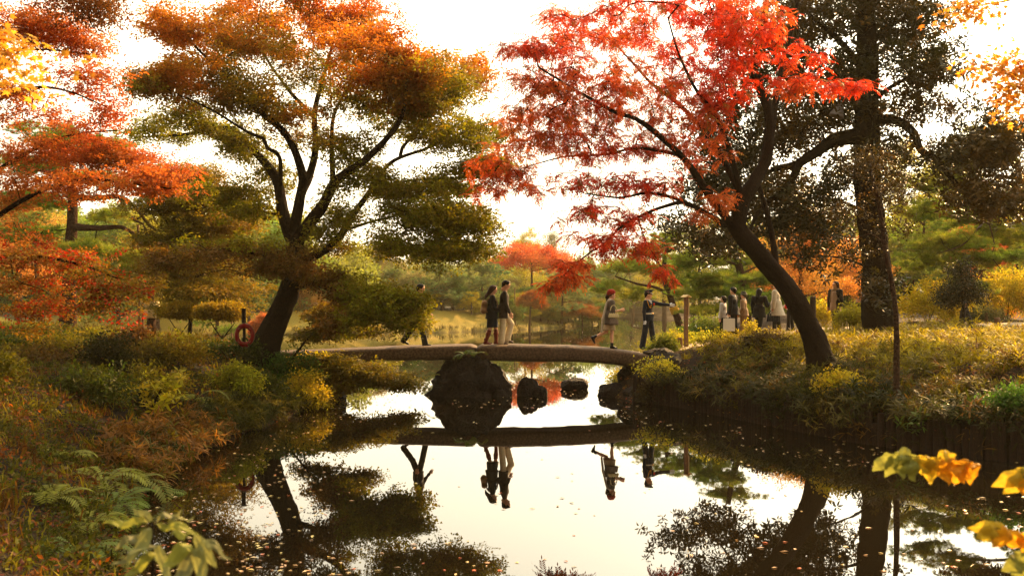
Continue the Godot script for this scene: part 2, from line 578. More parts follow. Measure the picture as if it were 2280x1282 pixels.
# ------------------------------------------------------------------ trees
func palette(kind: String, p: Vector3, r: RandomNumberGenerator) -> Color:
	var n := noise.get_noise_3dv(p * 5.0) * 1.3
	var c := Color.WHITE
	match kind:
		"maple":
			var y := HORIZON - (p.y - EYE) / -p.z * F      # how high in the crown: the top has turned, the skirts are green
			var x := 1140.0 + p.x / -p.z * F
			var f := clampf((y - 70.0 + n * 200.0 + absf(x - 720.0) * 0.16) / 230.0, 0.0, 1.0)
			var top := Color(0.92, 0.62, 0.16).lerp(Color(0.86, 0.42, 0.13), clampf(n * 1.4 + 0.4 + (x - 850.0) * 0.0015, 0, 1))
			c = top.lerp(Color(0.70, 0.54, 0.14), smoothstep(0.0, 0.55, f)).lerp(Color(0.56, 0.57, 0.11), smoothstep(0.35, 0.85, f))
			if y > 545.0 and x < 760.0: c = c.lerp(Color(0.44, 0.27, 0.15), 0.6)
		"wax":
			c = Color(0.98, 0.28, 0.13).lerp(Color(0.98, 0.52, 0.20), clampf(n * 1.2 + 0.35, 0, 1))
			if r.randf() < 0.1: c = Color(0.66, 0.46, 0.16)
		"hot": c = Color(0.93, 0.26, 0.10).lerp(Color(0.95, 0.45, 0.16), r.randf())
		"evergreen":
			c = Color(0.22, 0.215, 0.07).lerp(Color(0.37, 0.28, 0.085), clampf(n + 0.4, 0, 1))
			if r.randf() < 0.05: c = Color(0.45, 0.33, 0.12)
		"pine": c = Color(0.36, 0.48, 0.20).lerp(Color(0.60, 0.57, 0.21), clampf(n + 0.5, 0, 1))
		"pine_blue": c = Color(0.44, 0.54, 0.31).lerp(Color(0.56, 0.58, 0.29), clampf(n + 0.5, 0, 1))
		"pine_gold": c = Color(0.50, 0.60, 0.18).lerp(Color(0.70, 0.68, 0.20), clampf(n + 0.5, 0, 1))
		"red": c = Color(0.84, 0.33, 0.18).lerp(Color(0.88, 0.50, 0.24), clampf(n + 0.45, 0, 1))
		"orange": c = Color(0.93, 0.58, 0.24).lerp(Color(0.88, 0.68, 0.28), clampf(n + 0.45, 0, 1))
		"rust": c = Color(0.62, 0.32, 0.13).lerp(Color(0.55, 0.38, 0.11), clampf(n + 0.4, 0, 1))
		"olive": c = Color(0.50, 0.48, 0.11).lerp(Color(0.62, 0.50, 0.12), clampf(n + 0.4, 0, 1))
		"yellow": c = Color(0.84, 0.82, 0.22).lerp(Color(0.84, 0.74, 0.18), clampf(n + 0.3, 0, 1))
		"amber": c = Color(0.92, 0.76, 0.24).lerp(Color(0.92, 0.56, 0.16), clampf(n + 0.4, 0, 1))
		"gold": c = Color(0.82, 0.72, 0.16).lerp(Color(0.62, 0.62, 0.14), clampf(n + 0.4, 0, 1))
		"leftmaple":
			var y2 := HORIZON - (p.y - EYE) / -p.z * F
			c = Color(0.87, 0.56, 0.20).lerp(Color(0.83, 0.42, 0.17), clampf(n + 0.45, 0, 1))
			c = c.lerp(Color(0.54, 0.48, 0.13), clampf((y2 - 420.0) / 250.0 + n * 0.9, 0.0, 0.9))
			if y2 > 520.0 and r.randf() < 0.25: c = Color(0.82, 0.28, 0.12)
		"green": c = Color(0.31, 0.44, 0.15).lerp(Color(0.52, 0.53, 0.18), clampf(n + 0.5, 0, 1))
		"low_green": c = Color(0.25, 0.29, 0.09).lerp(Color(0.36, 0.38, 0.11), clampf(n + 0.5, 0, 1))
		"low_brown": c = Color(0.40, 0.27, 0.11).lerp(Color(0.44, 0.38, 0.12), clampf(n + 0.5, 0, 1))
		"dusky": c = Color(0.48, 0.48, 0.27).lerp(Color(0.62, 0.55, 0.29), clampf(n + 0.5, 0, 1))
	var b := r.randf_range(0.82, 1.1)
	return Color(clampf(c.r * b, 0, 1), clampf(c.g * b * r.randf_range(0.92, 1.06), 0, 1), clampf(c.b * b, 0, 1))

# limbs: [[ [px, py, d], ... ], radius at its foot, radius at its tip, name]; pads: [px, py, d, half width px, half height px, half depth m, tips]
func tree(called: String, label: String, category: String, spec: Dictionary, group := "") -> Node3D:
	var r := generator(spec.seed)
	var pos := PackedVector3Array()
	var par := PackedInt32Array()
	var rad := PackedFloat32Array()
	var limb_from := []
	for l in spec.limbs:
		var p := PackedVector3Array()
		for q in l[0]: p.append(q if q is Vector3 else at(q[0], q[1], q[2]))
		var fine := spline(p, 0.16 if spec.get("far", false) == false else 0.6)
		var start := pos.size()
		var near := -1
		if start > 0:
			var best := 1e9
			for j in start:
				var d := pos[j].distance_squared_to(fine[0])
				if d < best:
					best = d
					near = j
			fine[0] = pos[near].lerp(fine[0], 0.3)
		for k in fine.size():
			pos.append(fine[k])
			par.append(near if k == 0 else pos.size() - 2)
			rad.append(lerpf(l[1], l[2], pow(float(k) / maxf(1.0, fine.size() - 1.0), 0.8)))
		limb_from.append([start, pos.size(), l[3] if l.size() > 3 else "branch"])
	var limbs_end := pos.size()
	var tips := PackedVector3Array()
	var layer: float = spec.get("layer", 0.0)
	for q in spec.pads:
		for k in int(q[6] * spec.get("many", 1.0)):
			var o := Vector3(r.randfn(), r.randfn(), r.randfn()).normalized() * pow(r.randf(), 0.4)
			var c: Vector3 = q[0] if q[0] is Vector3 else at(q[0], q[1], q[2])
			var d: float = -c.z
			var px_m := 1.0 if q[0] is Vector3 else d / F
			var p := c + Vector3(o.x * q[3] * px_m * spec.get("wide", 1.0), o.y * q[4] * px_m, o.z * q[5])
			if layer > 0.0: p.y = lerpf(p.y, roundf(p.y / layer) * layer, spec.get("plates", 0.7))
			tips.append(p)
	var order := []
	for k in tips.size():
		var best := 1e9
		for j in range(0, limbs_end, 2): best = minf(best, pos[j].distance_squared_to(tips[k]))
		order.append([best, k])
	order.sort_custom(func(a, b): return a[0] < b[0])
	var arch: float = spec.get("arch", 0.1)
	var thin: float = spec.get("thin", 0.005)
	var step: float = spec.get("step", 0.35)
	var skip: int = spec.get("skip", 0)
	var ends := PackedInt32Array()
	for o in order:
		var goal := tips[o[1]]
		var best := 1e9
		var near := 0
		for j in range(skip, pos.size()):
			var d := pos[j].distance_squared_to(goal)
			if d < best:
				best = d
				near = j
		var from := pos[near]
		var long := sqrt(best)
		var count := maxi(1, int(ceil(long / step)))
		var wob := Vector3(r.randf_range(-1, 1), r.randf_range(-0.5, 1.0), r.randf_range(-1, 1)) * long * 0.1 + Vector3.UP * long * arch
		for k in count:
			var f := float(k + 1) / count
			pos.append(from.lerp(goal, f) + wob * (4.0 * f * (1.0 - f)))
			par.append(near if k == 0 else pos.size() - 2)
			rad.append(thin)
		ends.append(pos.size() - 1)
	# thickness from the tips down
	var power := 2.4
	var flow := PackedFloat32Array()
	flow.resize(pos.size())
	var heir := PackedInt32Array()
	heir.resize(pos.size())
	heir.fill(-1)
	for k in range(pos.size() - 1, limbs_end - 1, -1):
		if flow[k] == 0.0: flow[k] = pow(thin, power)
		rad[k] = pow(flow[k], 1.0 / power)
		var up := par[k]
		if up >= limbs_end:
			flow[up] += flow[k]
			if heir[up] < 0 or rad[k] > rad[heir[up]]: heir[up] = k
	var foot := pos[0]
	var t := thing(called, label, category, foot, 0.0, group)
	for l in limb_from:
		var p := PackedVector3Array()
		var w := PackedFloat32Array()
		if par[l[0]] >= 0:
			p.append(pos[par[l[0]]] - foot)
			w.append(minf(rad[l[0]] * 1.1, rad[par[l[0]]] * 0.95))
		for k in range(l[0], l[1]):
			p.append(pos[k] - foot)
			var flare := 1.0
			if l[2] == "trunk" and spec.has("flare"): flare += spec.flare * exp(-(pos[k].y - foot.y) / 0.45)
			w.append(rad[k] * flare)
		var mb := MB.new()
		tube(mb, p, w, 28 if rad[l[0]] > 0.1 else 9, Color.WHITE, 0.2 if rad[l[0]] > 0.05 else 0.1)
		mb.c.clear()
		part(l[2], mb.mesh(true), spec.bark, t)
	var twigs := MB.new()
	for k in range(limbs_end, pos.size()):
		var up := par[k]
		if up >= limbs_end and heir[up] == k: continue
		var p := PackedVector3Array([pos[up] - foot, pos[k] - foot])
		var w := PackedFloat32Array([minf(rad[k] * 1.15, rad[up]), rad[k]])
		var q := heir[k]
		while q >= 0:
			p.append(pos[q] - foot)
			w.append(rad[q])
			q = heir[q]
		tube(twigs, p, w, 6 if rad[k] > 0.03 else 4 if rad[k] > 0.012 else 3)
	twigs.c.clear()
	if twigs.i.size():
		var tw := part("twigs", twigs.mesh(true), spec.get("twig", M.twig), t)
		tw.set_meta("kind", "stuff")
	# leaves
	var meshes: Array = spec.leaves
	var lots := []
	for k in meshes.size(): lots.append(PackedFloat32Array())
	var spread: float = spec.get("spread", 0.3)
	var flat: float = spec.get("flat", 0.35)
	var tilt: float = spec.get("tilt", 0.35)
	var size: float = spec.get("size", 1.0)
	var per: int = spec.get("per", 10)
	var along: bool = spec.get("along", false)
	var singles: int = spec.get("singles", 0)
	var pal: String = spec.palette
	for e in ends:
		var tip := pos[e]
		var back := pos[par[e]]
		var out := (tip - back).normalized()
		for k in per:
			var p := tip
			var b: Basis
			if along:      # compound leaves that radiate from the shoot's end
				var a := TAU * k / per + r.randf_range(-0.4, 0.4)
				var node := e
				for up2 in r.randi() % int(spec.get("back", 3)):
					if par[node] >= limbs_end: node = par[node]
				p = pos[node].lerp(pos[par[node]], r.randf())
				b = Basis.from_euler(Vector3(r.randf_range(-0.4, 0.4), a, r.randf_range(-0.7, 0.35)))
			else:
				var node2 := e
				if spec.has("back"):
					for up3 in r.randi() % int(spec.back):
						if par[node2] >= limbs_end: node2 = par[node2]
				p = pos[node2] + Vector3(r.randfn() * spread, r.randfn() * spread * flat, r.randfn() * spread)
				b = Basis.from_euler(Vector3(r.randfn() * tilt, r.randf() * TAU, r.randfn() * tilt))
			b = b.scaled(Vector3.ONE * size * r.randf_range(0.8, 1.2))
			var c := palette(pal, p, r)
			if singles > 0 and tip.y < spec.single_below and r.randf() < 0.5:
				singles -= 1
				var leaf := part("leaf", meshes[k % meshes.size()], tinted(palette("hot", p, r)), t, Transform3D(b, p - foot))
				continue
			put(lots[r.randi() % meshes.size()], b, p - foot, c)
	for k in meshes.size():
		if lots[k].size(): copies("crown", meshes[k], spec.get("leaf", M.leaf), lots[k], t)
	return t

var tints := {}
func tinted(c: Color, base := "leaf") -> StandardMaterial3D:
	var hue := Color(snappedf(c.r, 0.06), snappedf(c.g, 0.06), snappedf(c.b, 0.06))
	var key := [hue, base]
	if not tints.has(key):
		var m: StandardMaterial3D = M[base].duplicate()
		m.albedo_color = hue
		tints[key] = m
	return tints[key]

func make_trees() -> void:
	# the big Japanese maple on the left bank
	var d := 25.0
	tree("maple_tree", "large spreading maple with orange top and green skirts leaning over the stone bridge", "tree", {
		"seed": 1, "bark": M.bark_mossy, "leaves": S.maple, "palette": "maple", "per": 10, "back": 4, "spread": 0.2, "flat": 0.42, "tilt": 0.45, "layer": 0.55, "plates": 0.3, "flare": 0.75, "skip": 25,
		"arch": 0.07, "thin": 0.0065, "many": 0.98,
		"limbs": [
			[[[580, 812, d], [596, 760, d], [621, 700, d], [645, 640, d], [657, 580, d], [655, 520, d]], 0.29, 0.22, "trunk"],
			[[[648, 530, d], [630, 475, d], [620, 415, d + 0.3], [604, 380, d + 0.6], [565, 335, d + 1], [530, 298, d + 1.3], [505, 285, d + 1.5], [400, 300, d + 2], [300, 305, d + 2.2]], 0.17, 0.012],
			[[[622, 430, d], [622, 350, d - 0.8], [595, 330, d - 1.2], [585, 308, d - 1.4], [550, 293, d - 1.7], [480, 250, d - 2], [420, 220, d - 2.3], [350, 190, d - 2.6]], 0.07, 0.01],
			[[[655, 510, d], [668, 440, d - 0.2], [672, 385, d - 0.5], [640, 305, d - 0.8], [590, 258, d - 1.2], [548, 222, d - 1.5], [500, 165, d - 1.8], [450, 120, d - 2.2], [395, 60, d - 2.6]], 0.15, 0.015],
			[[[670, 430, d], [690, 385, d + 0.5], [702, 330, d + 0.8], [700, 250, d + 1.1], [720, 170, d + 1.4], [742, 90, d + 1.6], [760, 0, d + 1.9]], 0.12, 0.015],
			[[[700, 260, d + 1], [655, 215, d + 1.4], [625, 178, d + 1.7], [590, 125, d + 2], [575, 75, d + 2.4], [540, 10, d + 2.8]], 0.06, 0.012],
			[[[656, 545, d], [690, 495, d - 0.3], [722, 452, d - 0.6], [742, 410, d - 0.8], [770, 385, d - 1], [805, 362, d - 1.2], [860, 310, d - 1.5], [895, 255, d - 1.8], [905, 180, d - 2.2], [890, 110, d - 2.4]], 0.18, 0.014],
			[[[742, 412, d - 0.8], [738, 330, d - 0.4], [745, 250, d], [790, 170, d + 0.5], [820, 90, d + 1]], 0.08, 0.012],
			[[[656, 590, d], [706, 566, d + 0.3], [745, 540, d + 0.6], [766, 512, d + 0.9], [788, 475, d + 1.1], [822, 428, d + 1.4], [870, 362, d + 1.8], [950, 330, d + 2.2], [1010, 303, d + 2.5], [1075, 285, d + 2.8]], 0.13, 0.012],
			[[[822, 430, d + 1.4], [880, 408, d + 1], [960, 398, d + 0.7], [1050, 395, d + 0.4]], 0.05, 0.01],
			[[[890, 335, d + 1.9], [965, 245, d + 1.6], [1020, 190, d + 1.2], [1075, 150, d + 1]], 0.05, 0.01],
			[[[770, 512, d + 0.9], [840, 490, d + 0.4], [930, 475, d - 0.4], [1010, 480, d - 1]], 0.045, 0.01],
			[[[652, 640, d], [700, 634, d - 0.5], [755, 650, d - 1.1], [815, 668, d - 1.6], [880, 690, d - 2], [925, 700, d - 2]], 0.085, 0.012],
			[[[648, 600, d], [600, 575, d - 0.8], [540, 560, d - 1.6], [460, 556, d - 2.4], [380, 575, d - 3]], 0.07, 0.01],
			[[[632, 480, d], [560, 465, d + 0.6], [480, 440, d + 1.2], [420, 425, d + 1.6]], 0.045, 0.01]],
		"pads": [
			[700, 20, d + 1, 190, 60, 3.0, 70], [560, 90, d + 1, 140, 55, 2.5, 44], [430, 70, d - 2, 120, 50, 1.8, 40], [420, 160, d - 2, 130, 40, 1.8, 34], [345, 200, d - 2, 85, 32, 1.4, 22],
			[700, 130, d, 150, 60, 2.8, 46], [850, 120, d - 1.6, 130, 60, 2.2, 64], [800, 40, d + 1, 60, 50, 1.5, 14], [940, 170, d - 1.5, 110, 60, 2.0, 54], [1020, 190, d + 0.5, 75, 60, 1.6, 30], [1070, 150, d + 1, 35, 35, 0.8, 9],
			[960, 260, d, 130, 50, 2.4, 56], [1060, 300, d + 1.5, 70, 45, 1.6, 26], [1085, 370, d + 0.5, 75, 40, 1.2, 24], [840, 235, d, 110, 45, 2.4, 34],
			[560, 220, d - 1, 110, 35, 2.0, 30], [450, 270, d + 1, 110, 32, 2.0, 28], [340, 295, d + 2, 80, 22, 1.2, 14], [560, 330, d + 1, 120, 30, 2.0, 20], [640, 260, d, 70, 50, 2.0, 16],
			[790, 320, d, 80, 45, 2.2, 22], [960, 410, d + 0.5, 120, 35, 2.0, 44], [830, 420, d, 90, 35, 2.2, 24], [760, 470, d, 70, 30, 2.0, 14], [960, 480, d - 0.5, 120, 40, 2.0, 50], [1060, 490, d - 1, 50, 35, 1.0, 16],
			[960, 550, d - 0.5, 120, 38, 1.6, 48], [1040, 560, d - 0.5, 70, 35, 1.2, 22], [860, 545, d, 60, 28, 1.4, 12],
			[500, 430, d + 1.4, 110, 30, 1.4, 24], [560, 480, d + 0.6, 80, 22, 1.2, 11], [540, 545, d - 1.6, 110, 20, 1.4, 18], [420, 575, d - 2.6, 100, 20, 1.2, 16], [630, 590, d - 1, 100, 18, 1.2, 22], [750, 618, d - 1, 80, 20, 1.2, 18],
			[820, 650, d - 1.4, 90, 30, 1.0, 36], [880, 680, d - 1.8, 60, 32, 0.8, 26], [915, 685, d - 1.8, 34, 36, 0.5, 18], [900, 720, d - 1.8, 40, 14, 0.5, 9], [790, 700, d - 1.6, 80, 25, 0.8, 20], [740, 730, d - 1.2, 45, 22, 0.7, 10], [720, 540, d, 60, 30, 1.5, 12], [600, 400, d + 1, 80, 30, 1.6, 14]]})
	# the leaning wax tree with red feathered leaves
	d = 22.0
	tree("wax_tree", "leaning dark trunk with scarlet feathered leaves hanging over the right end of the bridge", "tree", {
		"seed": 2, "bark": M.bark_dark, "leaves": S.wax, "palette": "wax", "per": 4, "back": 2, "size": 0.98, "along": true, "flare": 0.65, "skip": 36, "arch": 0.02, "thin": 0.005, "step": 0.3, "many": 2.5, "wide": 1.18, "single_below": 4.2, "singles": 290,
		"limbs": [
			[[[1836, 825, d], [1817, 760, d], [1788, 700, d], [1758, 648, d], [1718, 598, d], [1678, 552, d], [1648, 518, d], [1635, 490, d]], 0.225, 0.19, "trunk"],
			[[[1642, 508, d], [1655, 445, d], [1682, 402, d + 0.2], [1702, 365, d + 0.4], [1714, 300, d + 0.6], [1710, 240, d + 0.7], [1690, 190, d + 0.6], [1680, 155, d + 0.5], [1694, 90, d + 0.4], [1706, 30, d + 0.2], [1712, -60, d]], 0.175, 0.05],
			[[[1712, 340, d + 0.5], [1722, 270, d + 0.9], [1740, 150, d + 1.3], [1766, 60, d + 1.6], [1782, -30, d + 1.8]], 0.09, 0.03],
			[[[1632, 505, d], [1588, 445, d - 0.3], [1550, 390, d - 0.6], [1520, 350, d - 0.8], [1462, 297, d - 1.2], [1412, 262, d - 1.5], [1375, 252, d - 1.7], [1290, 205, d - 2.2], [1200, 150, d - 2.6]], 0.10, 0.014],
			[[[1650, 430, d], [1596, 330, d + 0.6], [1550, 270, d + 1], [1520, 240, d + 1.3], [1480, 208, d + 1.6], [1450, 185, d + 1.8], [1400, 130, d + 2.1], [1330, 55, d + 2.5]], 0.085, 0.014],
			[[[1648, 425, d], [1618, 310, d - 0.6], [1580, 238, d - 1], [1548, 196, d - 1.3], [1512, 120, d - 1.7], [1488, 40, d - 2.1]], 0.07, 0.014],
			[[[1618, 505, d], [1570, 472, d - 0.4], [1505, 442, d - 0.9], [1440, 430, d - 1.3], [1380, 440, d - 1.6], [1300, 430, d - 2]], 0.065, 0.012],
			[[[1520, 448, d - 0.8], [1455, 468, d - 1.3], [1388, 502, d - 1.7], [1345, 542, d - 2], [1300, 572, d - 2.2], [1256, 612, d - 2.4]], 0.045, 0.008],
			[[[1512, 345, d - 0.9], [1460, 334, d - 0.4], [1410, 330, d], [1345, 344, d + 0.4], [1250, 350, d + 0.8], [1140, 382, d + 1.2]], 0.045, 0.01],
			[[[1690, 180, d + 0.5], [1640, 120, d], [1600, 60, d - 0.4], [1570, -20, d - 0.8]], 0.05, 0.014],
			[[[1700, 100, d + 0.4], [1780, 160, d - 0.6], [1860, 185, d - 1.2], [1930, 195, d - 1.6]], 0.03, 0.008],
			[[[1728, 604, d + 0.05], [1725, 560, d + 0.3], [1710, 480, d + 0.5], [1690, 412, d + 0.7]], 0.085, 0.05],
			[[[1420, 485, d - 1.5], [1440, 540, d - 1.6], [1462, 575, d - 1.6], [1478, 605, d - 1.6]], 0.02, 0.006]],
		"pads": [
			[1480, 40, d, 250, 50, 2.4, 96], [1290, 70, d, 120, 50, 1.6, 36], [1190, 95, d - 2, 60, 30, 0.8, 12], [1260, 150, d - 1.5, 120, 45, 1.5, 34], [1140, 100, d - 2.6, 30, 14, 0.5, 4],
			[1350, 220, d - 1, 150, 55, 2.0, 60], [1210, 230, d - 1.5, 80, 40, 1.2, 20], [1500, 170, d, 140, 80, 2.2, 66], [1620, 90, d - 0.5, 100, 80, 1.8, 48], [1230, 300, d - 1, 110, 40, 1.4, 34], [1130, 330, d + 0.6, 60, 30, 0.9, 13],
			[1120, 380, d + 1, 80, 32, 0.8, 20], [1090, 420, d + 1, 50, 22, 0.7, 9], [1150, 260, d - 0.6, 60, 26, 0.8, 10], [1180, 180, d - 1.6, 60, 30, 0.8, 9], [1190, 420, d + 0.5, 70, 22, 1.0, 11], [1360, 320, d, 130, 45, 1.6, 40], [1480, 290, d, 80, 50, 1.6, 24], [1570, 330, d, 50, 50, 1.4, 14],
			[1330, 400, d - 1, 110, 30, 1.4, 22], [1440, 400, d - 1, 80, 35, 1.4, 18], [1300, 470, d - 1.6, 70, 28, 1.0, 14], [1400, 480, d - 1.4, 60, 30, 1.0, 13],
			[1330, 530, d - 2, 70, 26, 0.7, 11], [1400, 535, d - 1.6, 60, 26, 0.7, 9], [1275, 585, d - 2.2, 50, 22, 0.5, 8], [1240, 632, d - 2.4, 34, 22, 0.4, 8], [1292, 618, d - 2.2, 24, 16, 0.3, 4], [1440, 555, d - 1.6, 40, 26, 0.5, 6], [1474, 604, d - 1.6, 28, 18, 0.4, 6], [1365, 560, d - 1.9, 40, 14, 0.4, 3],
			[1560, 480, d - 0.5, 30, 14, 0.5, 4], [1590, 430, d - 0.5, 30, 25, 0.6, 5], [1760, 185, d - 0.6, 80, 26, 0.8, 14], [1890, 190, d - 1.4, 60, 16, 0.5, 9], [1700, 60, d - 1.2, 70, 60, 0.8, 16], [1620, 190, d - 1.4, 70, 50, 0.8, 16], [1570, 260, d - 1, 60, 50, 0.8, 10], [1780, 120, d - 1, 60, 30, 0.6, 7], [1620, 450, d, 26, 22, 0.5, 4]]})
	# the tall evergreen behind it
	d = 30.0
	tree("evergreen_tree", "tall broad-leaved evergreen with straight black trunk on the right bank", "tree", {
		"seed": 3, "bark": M.bark_dark, "leaves": S.rosette, "leaf": M.leaf_glossy, "palette": "evergreen", "per": 13, "spread": 0.34, "flat": 0.7, "tilt": 0.6, "flare": 0.35, "skip": 40, "thin": 0.006, "step": 0.4, "size": 1.25, "many": 1.0,
		"limbs": [
			[[[1962, 765, d], [1952, 600, d], [1937, 450, d], [1931, 300, d], [1931, 150, d], [1930, 0, d], [1928, -200, d]], 0.48, 0.22, "trunk"],
			[[[1940, 268, d], [1985, 265, d - 0.4], [2020, 280, d - 0.8], [2040, 305, d - 1.1], [2052, 335, d - 1.4], [2085, 352, d - 1.7], [2110, 385, d - 1.9], [2150, 425, d - 2.2], [2210, 455, d - 2.5], [2290, 470, d - 2.8]], 0.15, 0.03],
			[[[2085, 352, d - 1.7], [2150, 345, d - 2.2], [2220, 320, d - 2.6], [2300, 300, d - 3]], 0.06, 0.02],
			[[[1920, 300, d], [1860, 312, d + 0.2], [1815, 340, d + 0.3], [1775, 366, d + 0.4], [1725, 376, d + 0.5]], 0.26, 0.08],
			[[[1780, 362, d + 0.4], [1757, 412, d + 0.2], [1716, 445, d], [1684, 482, d - 0.2], [1668, 525, d - 0.4]], 0.14, 0.04],
			[[[1725, 376, d + 0.5], [1660, 420, d + 1], [1600, 500, d + 1.4], [1550, 540, d + 1.6]], 0.07, 0.02],
			[[[1920, 150, d], [1860, 80, d - 0.6], [1800, 30, d - 1], [1740, -40, d - 1.4]], 0.12, 0.02],
			[[[1918, 120, d], [1980, 60, d + 0.6], [2050, 20, d + 1], [2110, -30, d + 1.4]], 0.12, 0.02],
			[[[1926, 240, d], [1990, 190, d - 0.8], [2060, 160, d - 1.4], [2110, 150, d - 1.8]], 0.09, 0.02],
			[[[1920, 200, d], [1850, 180, d + 1], [1780, 160, d + 2]], 0.09, 0.02],
			[[[1938, 480, d], [1880, 450, d + 0.8], [1820, 440, d + 1.4], [1760, 450, d + 2]], 0.07, 0.015],
			[[[1945, 600, d], [1895, 580, d - 0.6], [1840, 570, d - 1.2], [1780, 575, d - 1.6]], 0.05, 0.01]],
		"pads": [
			[1800, 40, d - 0.5, 120, 70, 2.0, 56], [2020, 40, d + 0.6, 95, 75, 2.0, 54], [1920, 10, d, 80, 50, 2.4, 24], [1850, 180, d + 0.6, 110, 60, 2.0, 48], [2060, 150, d - 1.2, 70, 55, 1.4, 32], [1740, 130, d + 1, 80, 70, 1.6, 26],
			[2010, 240, d - 0.6, 70, 40, 1.4, 16], [2000, 320, d - 0.6, 55, 35, 1.2, 10], [1830, 260, d + 0.4, 90, 45, 1.6, 30], [1760, 300, d + 1, 80, 50, 1.4, 22], [1880, 370, d + 0.4, 50, 45, 1.4, 14], [1990, 400, d + 0.2, 55, 45, 1.2, 11],
			[1770, 430, d + 1, 110, 50, 1.8, 42], [1830, 500, d + 1, 80, 40, 1.6, 28], [1710, 490, d + 0.6, 80, 40, 1.4, 22], [1590, 530, d + 1.4, 70, 30, 1.0, 22], [1640, 420, d + 1, 60, 50, 1.2, 14], [1560, 440, d + 1.5, 40, 40, 0.8, 7],
			[2180, 340, d - 2.3, 80, 35, 1.2, 26], [2250, 310, d - 2.8, 60, 40, 1.0, 20], [2160, 420, d - 2.2, 70, 35, 1.2, 18], [2250, 430, d - 2.6, 60, 50, 1.2, 24], [2110, 350, d - 1.8, 40, 30, 0.8, 8], [2110, 240, d - 1.4, 50, 14, 0.6, 4], [2200, 270, d - 2.4, 40, 14, 0.6, 5],
			[1650, 240, d + 1.4, 90, 90, 1.2, 34], [1600, 370, d + 1.4, 80, 70, 1.2, 28], [1690, 340, d + 1.2, 60, 60, 1.2, 18], [1560, 300, d + 2, 60, 60, 1.0, 10], [1640, 60, d + 1.5, 80, 60, 1.2, 18], [1500, 500, d + 2, 50, 25, 0.8, 8],
			[1790, 570, d - 1.2, 60, 12, 0.8, 6], [1965, 650, d - 0.8, 25, 36, 0.7, 6]]})
	# the thin young tree in front of it
	d = 18.4
	tree("young_tree", "thin bare sapling trunk rising from the leaf-strewn edge of the right bank", "tree", {
		"seed": 4, "bark": M.bark_pine, "leaves": S.small, "leaf": M.leaf_glossy, "palette": "evergreen", "per": 4, "spread": 0.12, "flat": 0.7, "tilt": 0.6, "thin": 0.003, "step": 0.2, "skip": 20,
		"limbs": [
			[[[1996, 905, d], [1998, 800, d], [1996, 700, d], [1985, 620, d], [1972, 560, d], [1962, 480, d], [1945, 400, d], [1930, 340, d]], 0.062, 0.03, "trunk"],
			[[[1967, 540, d], [1935, 520, d + 0.2], [1895, 545, d + 0.5]], 0.018, 0.006], [[[1955, 440, d], [1990, 410, d - 0.2], [2020, 400, d - 0.4]], 0.014, 0.006]],
		"pads": [[1935, 370, d, 40, 35, 0.4, 22], [1980, 430, d, 50, 25, 0.4, 16], [1900, 560, d + 0.4, 45, 18, 0.3, 14], [1880, 480, d + 0.3, 40, 18, 0.3, 9], [1990, 505, d, 40, 12, 0.3, 8]]})
	# pines on the right
	var pine := {"bark": M.bark_pine, "leaves": S.tuft, "leaf": M.needle, "palette": "pine_gold", "per": 17, "spread": 0.2, "flat": 0.3, "tilt": 0.3, "arch": -0.04, "thin": 0.008, "step": 0.4, "skip": 14, "size": 1.15}
	d = 38.0
	var s := pine.duplicate()
	s.merge({"seed": 5,
		"limbs": [
			[[[2330, 760, d], [2322, 600, d], [2300, 470, d], [2270, 380, d], [2240, 300, d], [2200, 260, d]], 0.3, 0.06, "trunk"],
			[[[2310, 440, d], [2240, 440, d - 1], [2195, 465, d - 1.5], [2185, 500, d - 1.8], [2145, 545, d - 2], [2095, 562, d - 2.2]], 0.09, 0.015],
			[[[2195, 470, d - 1.5], [2215, 540, d - 1.7], [2210, 570, d - 1.8], [2230, 600, d - 1.9]], 0.03, 0.012],
			[[[2300, 480, d], [2240, 500, d + 1], [2150, 490, d + 1.6], [2060, 470, d + 2]], 0.08, 0.015],
			[[[2280, 400, d], [2200, 390, d + 0.6], [2110, 400, d + 1], [2040, 410, d + 1.2]], 0.08, 0.015],
			[[[2250, 320, d], [2180, 310, d], [2120, 330, d]], 0.06, 0.015]],
		"pads": [[2080, 405, d + 1, 90, 18, 1.4, 34], [2170, 360, d + 0.6, 90, 22, 1.4, 36], [2210, 300, d, 80, 22, 1.2, 26], [2060, 465, d + 2, 80, 18, 1.4, 30], [2150, 480, d + 1.6, 100, 22, 1.6, 42], [2240, 520, d + 1, 80, 26, 1.6, 30],
			[2110, 540, d - 1, 90, 20, 1.4, 34], [2200, 580, d - 1, 90, 20, 1.4, 28], [2060, 580, d, 60, 18, 1.2, 16], [2250, 440, d, 60, 24, 1.4, 20], [2160, 640, d - 1, 60, 12, 1.0, 10]]})
	tree("pine_tree", "sunlit garden pine with layered golden green pads beside the pale path", "tree", s)
	d = 44.0
	s = pine.duplicate()
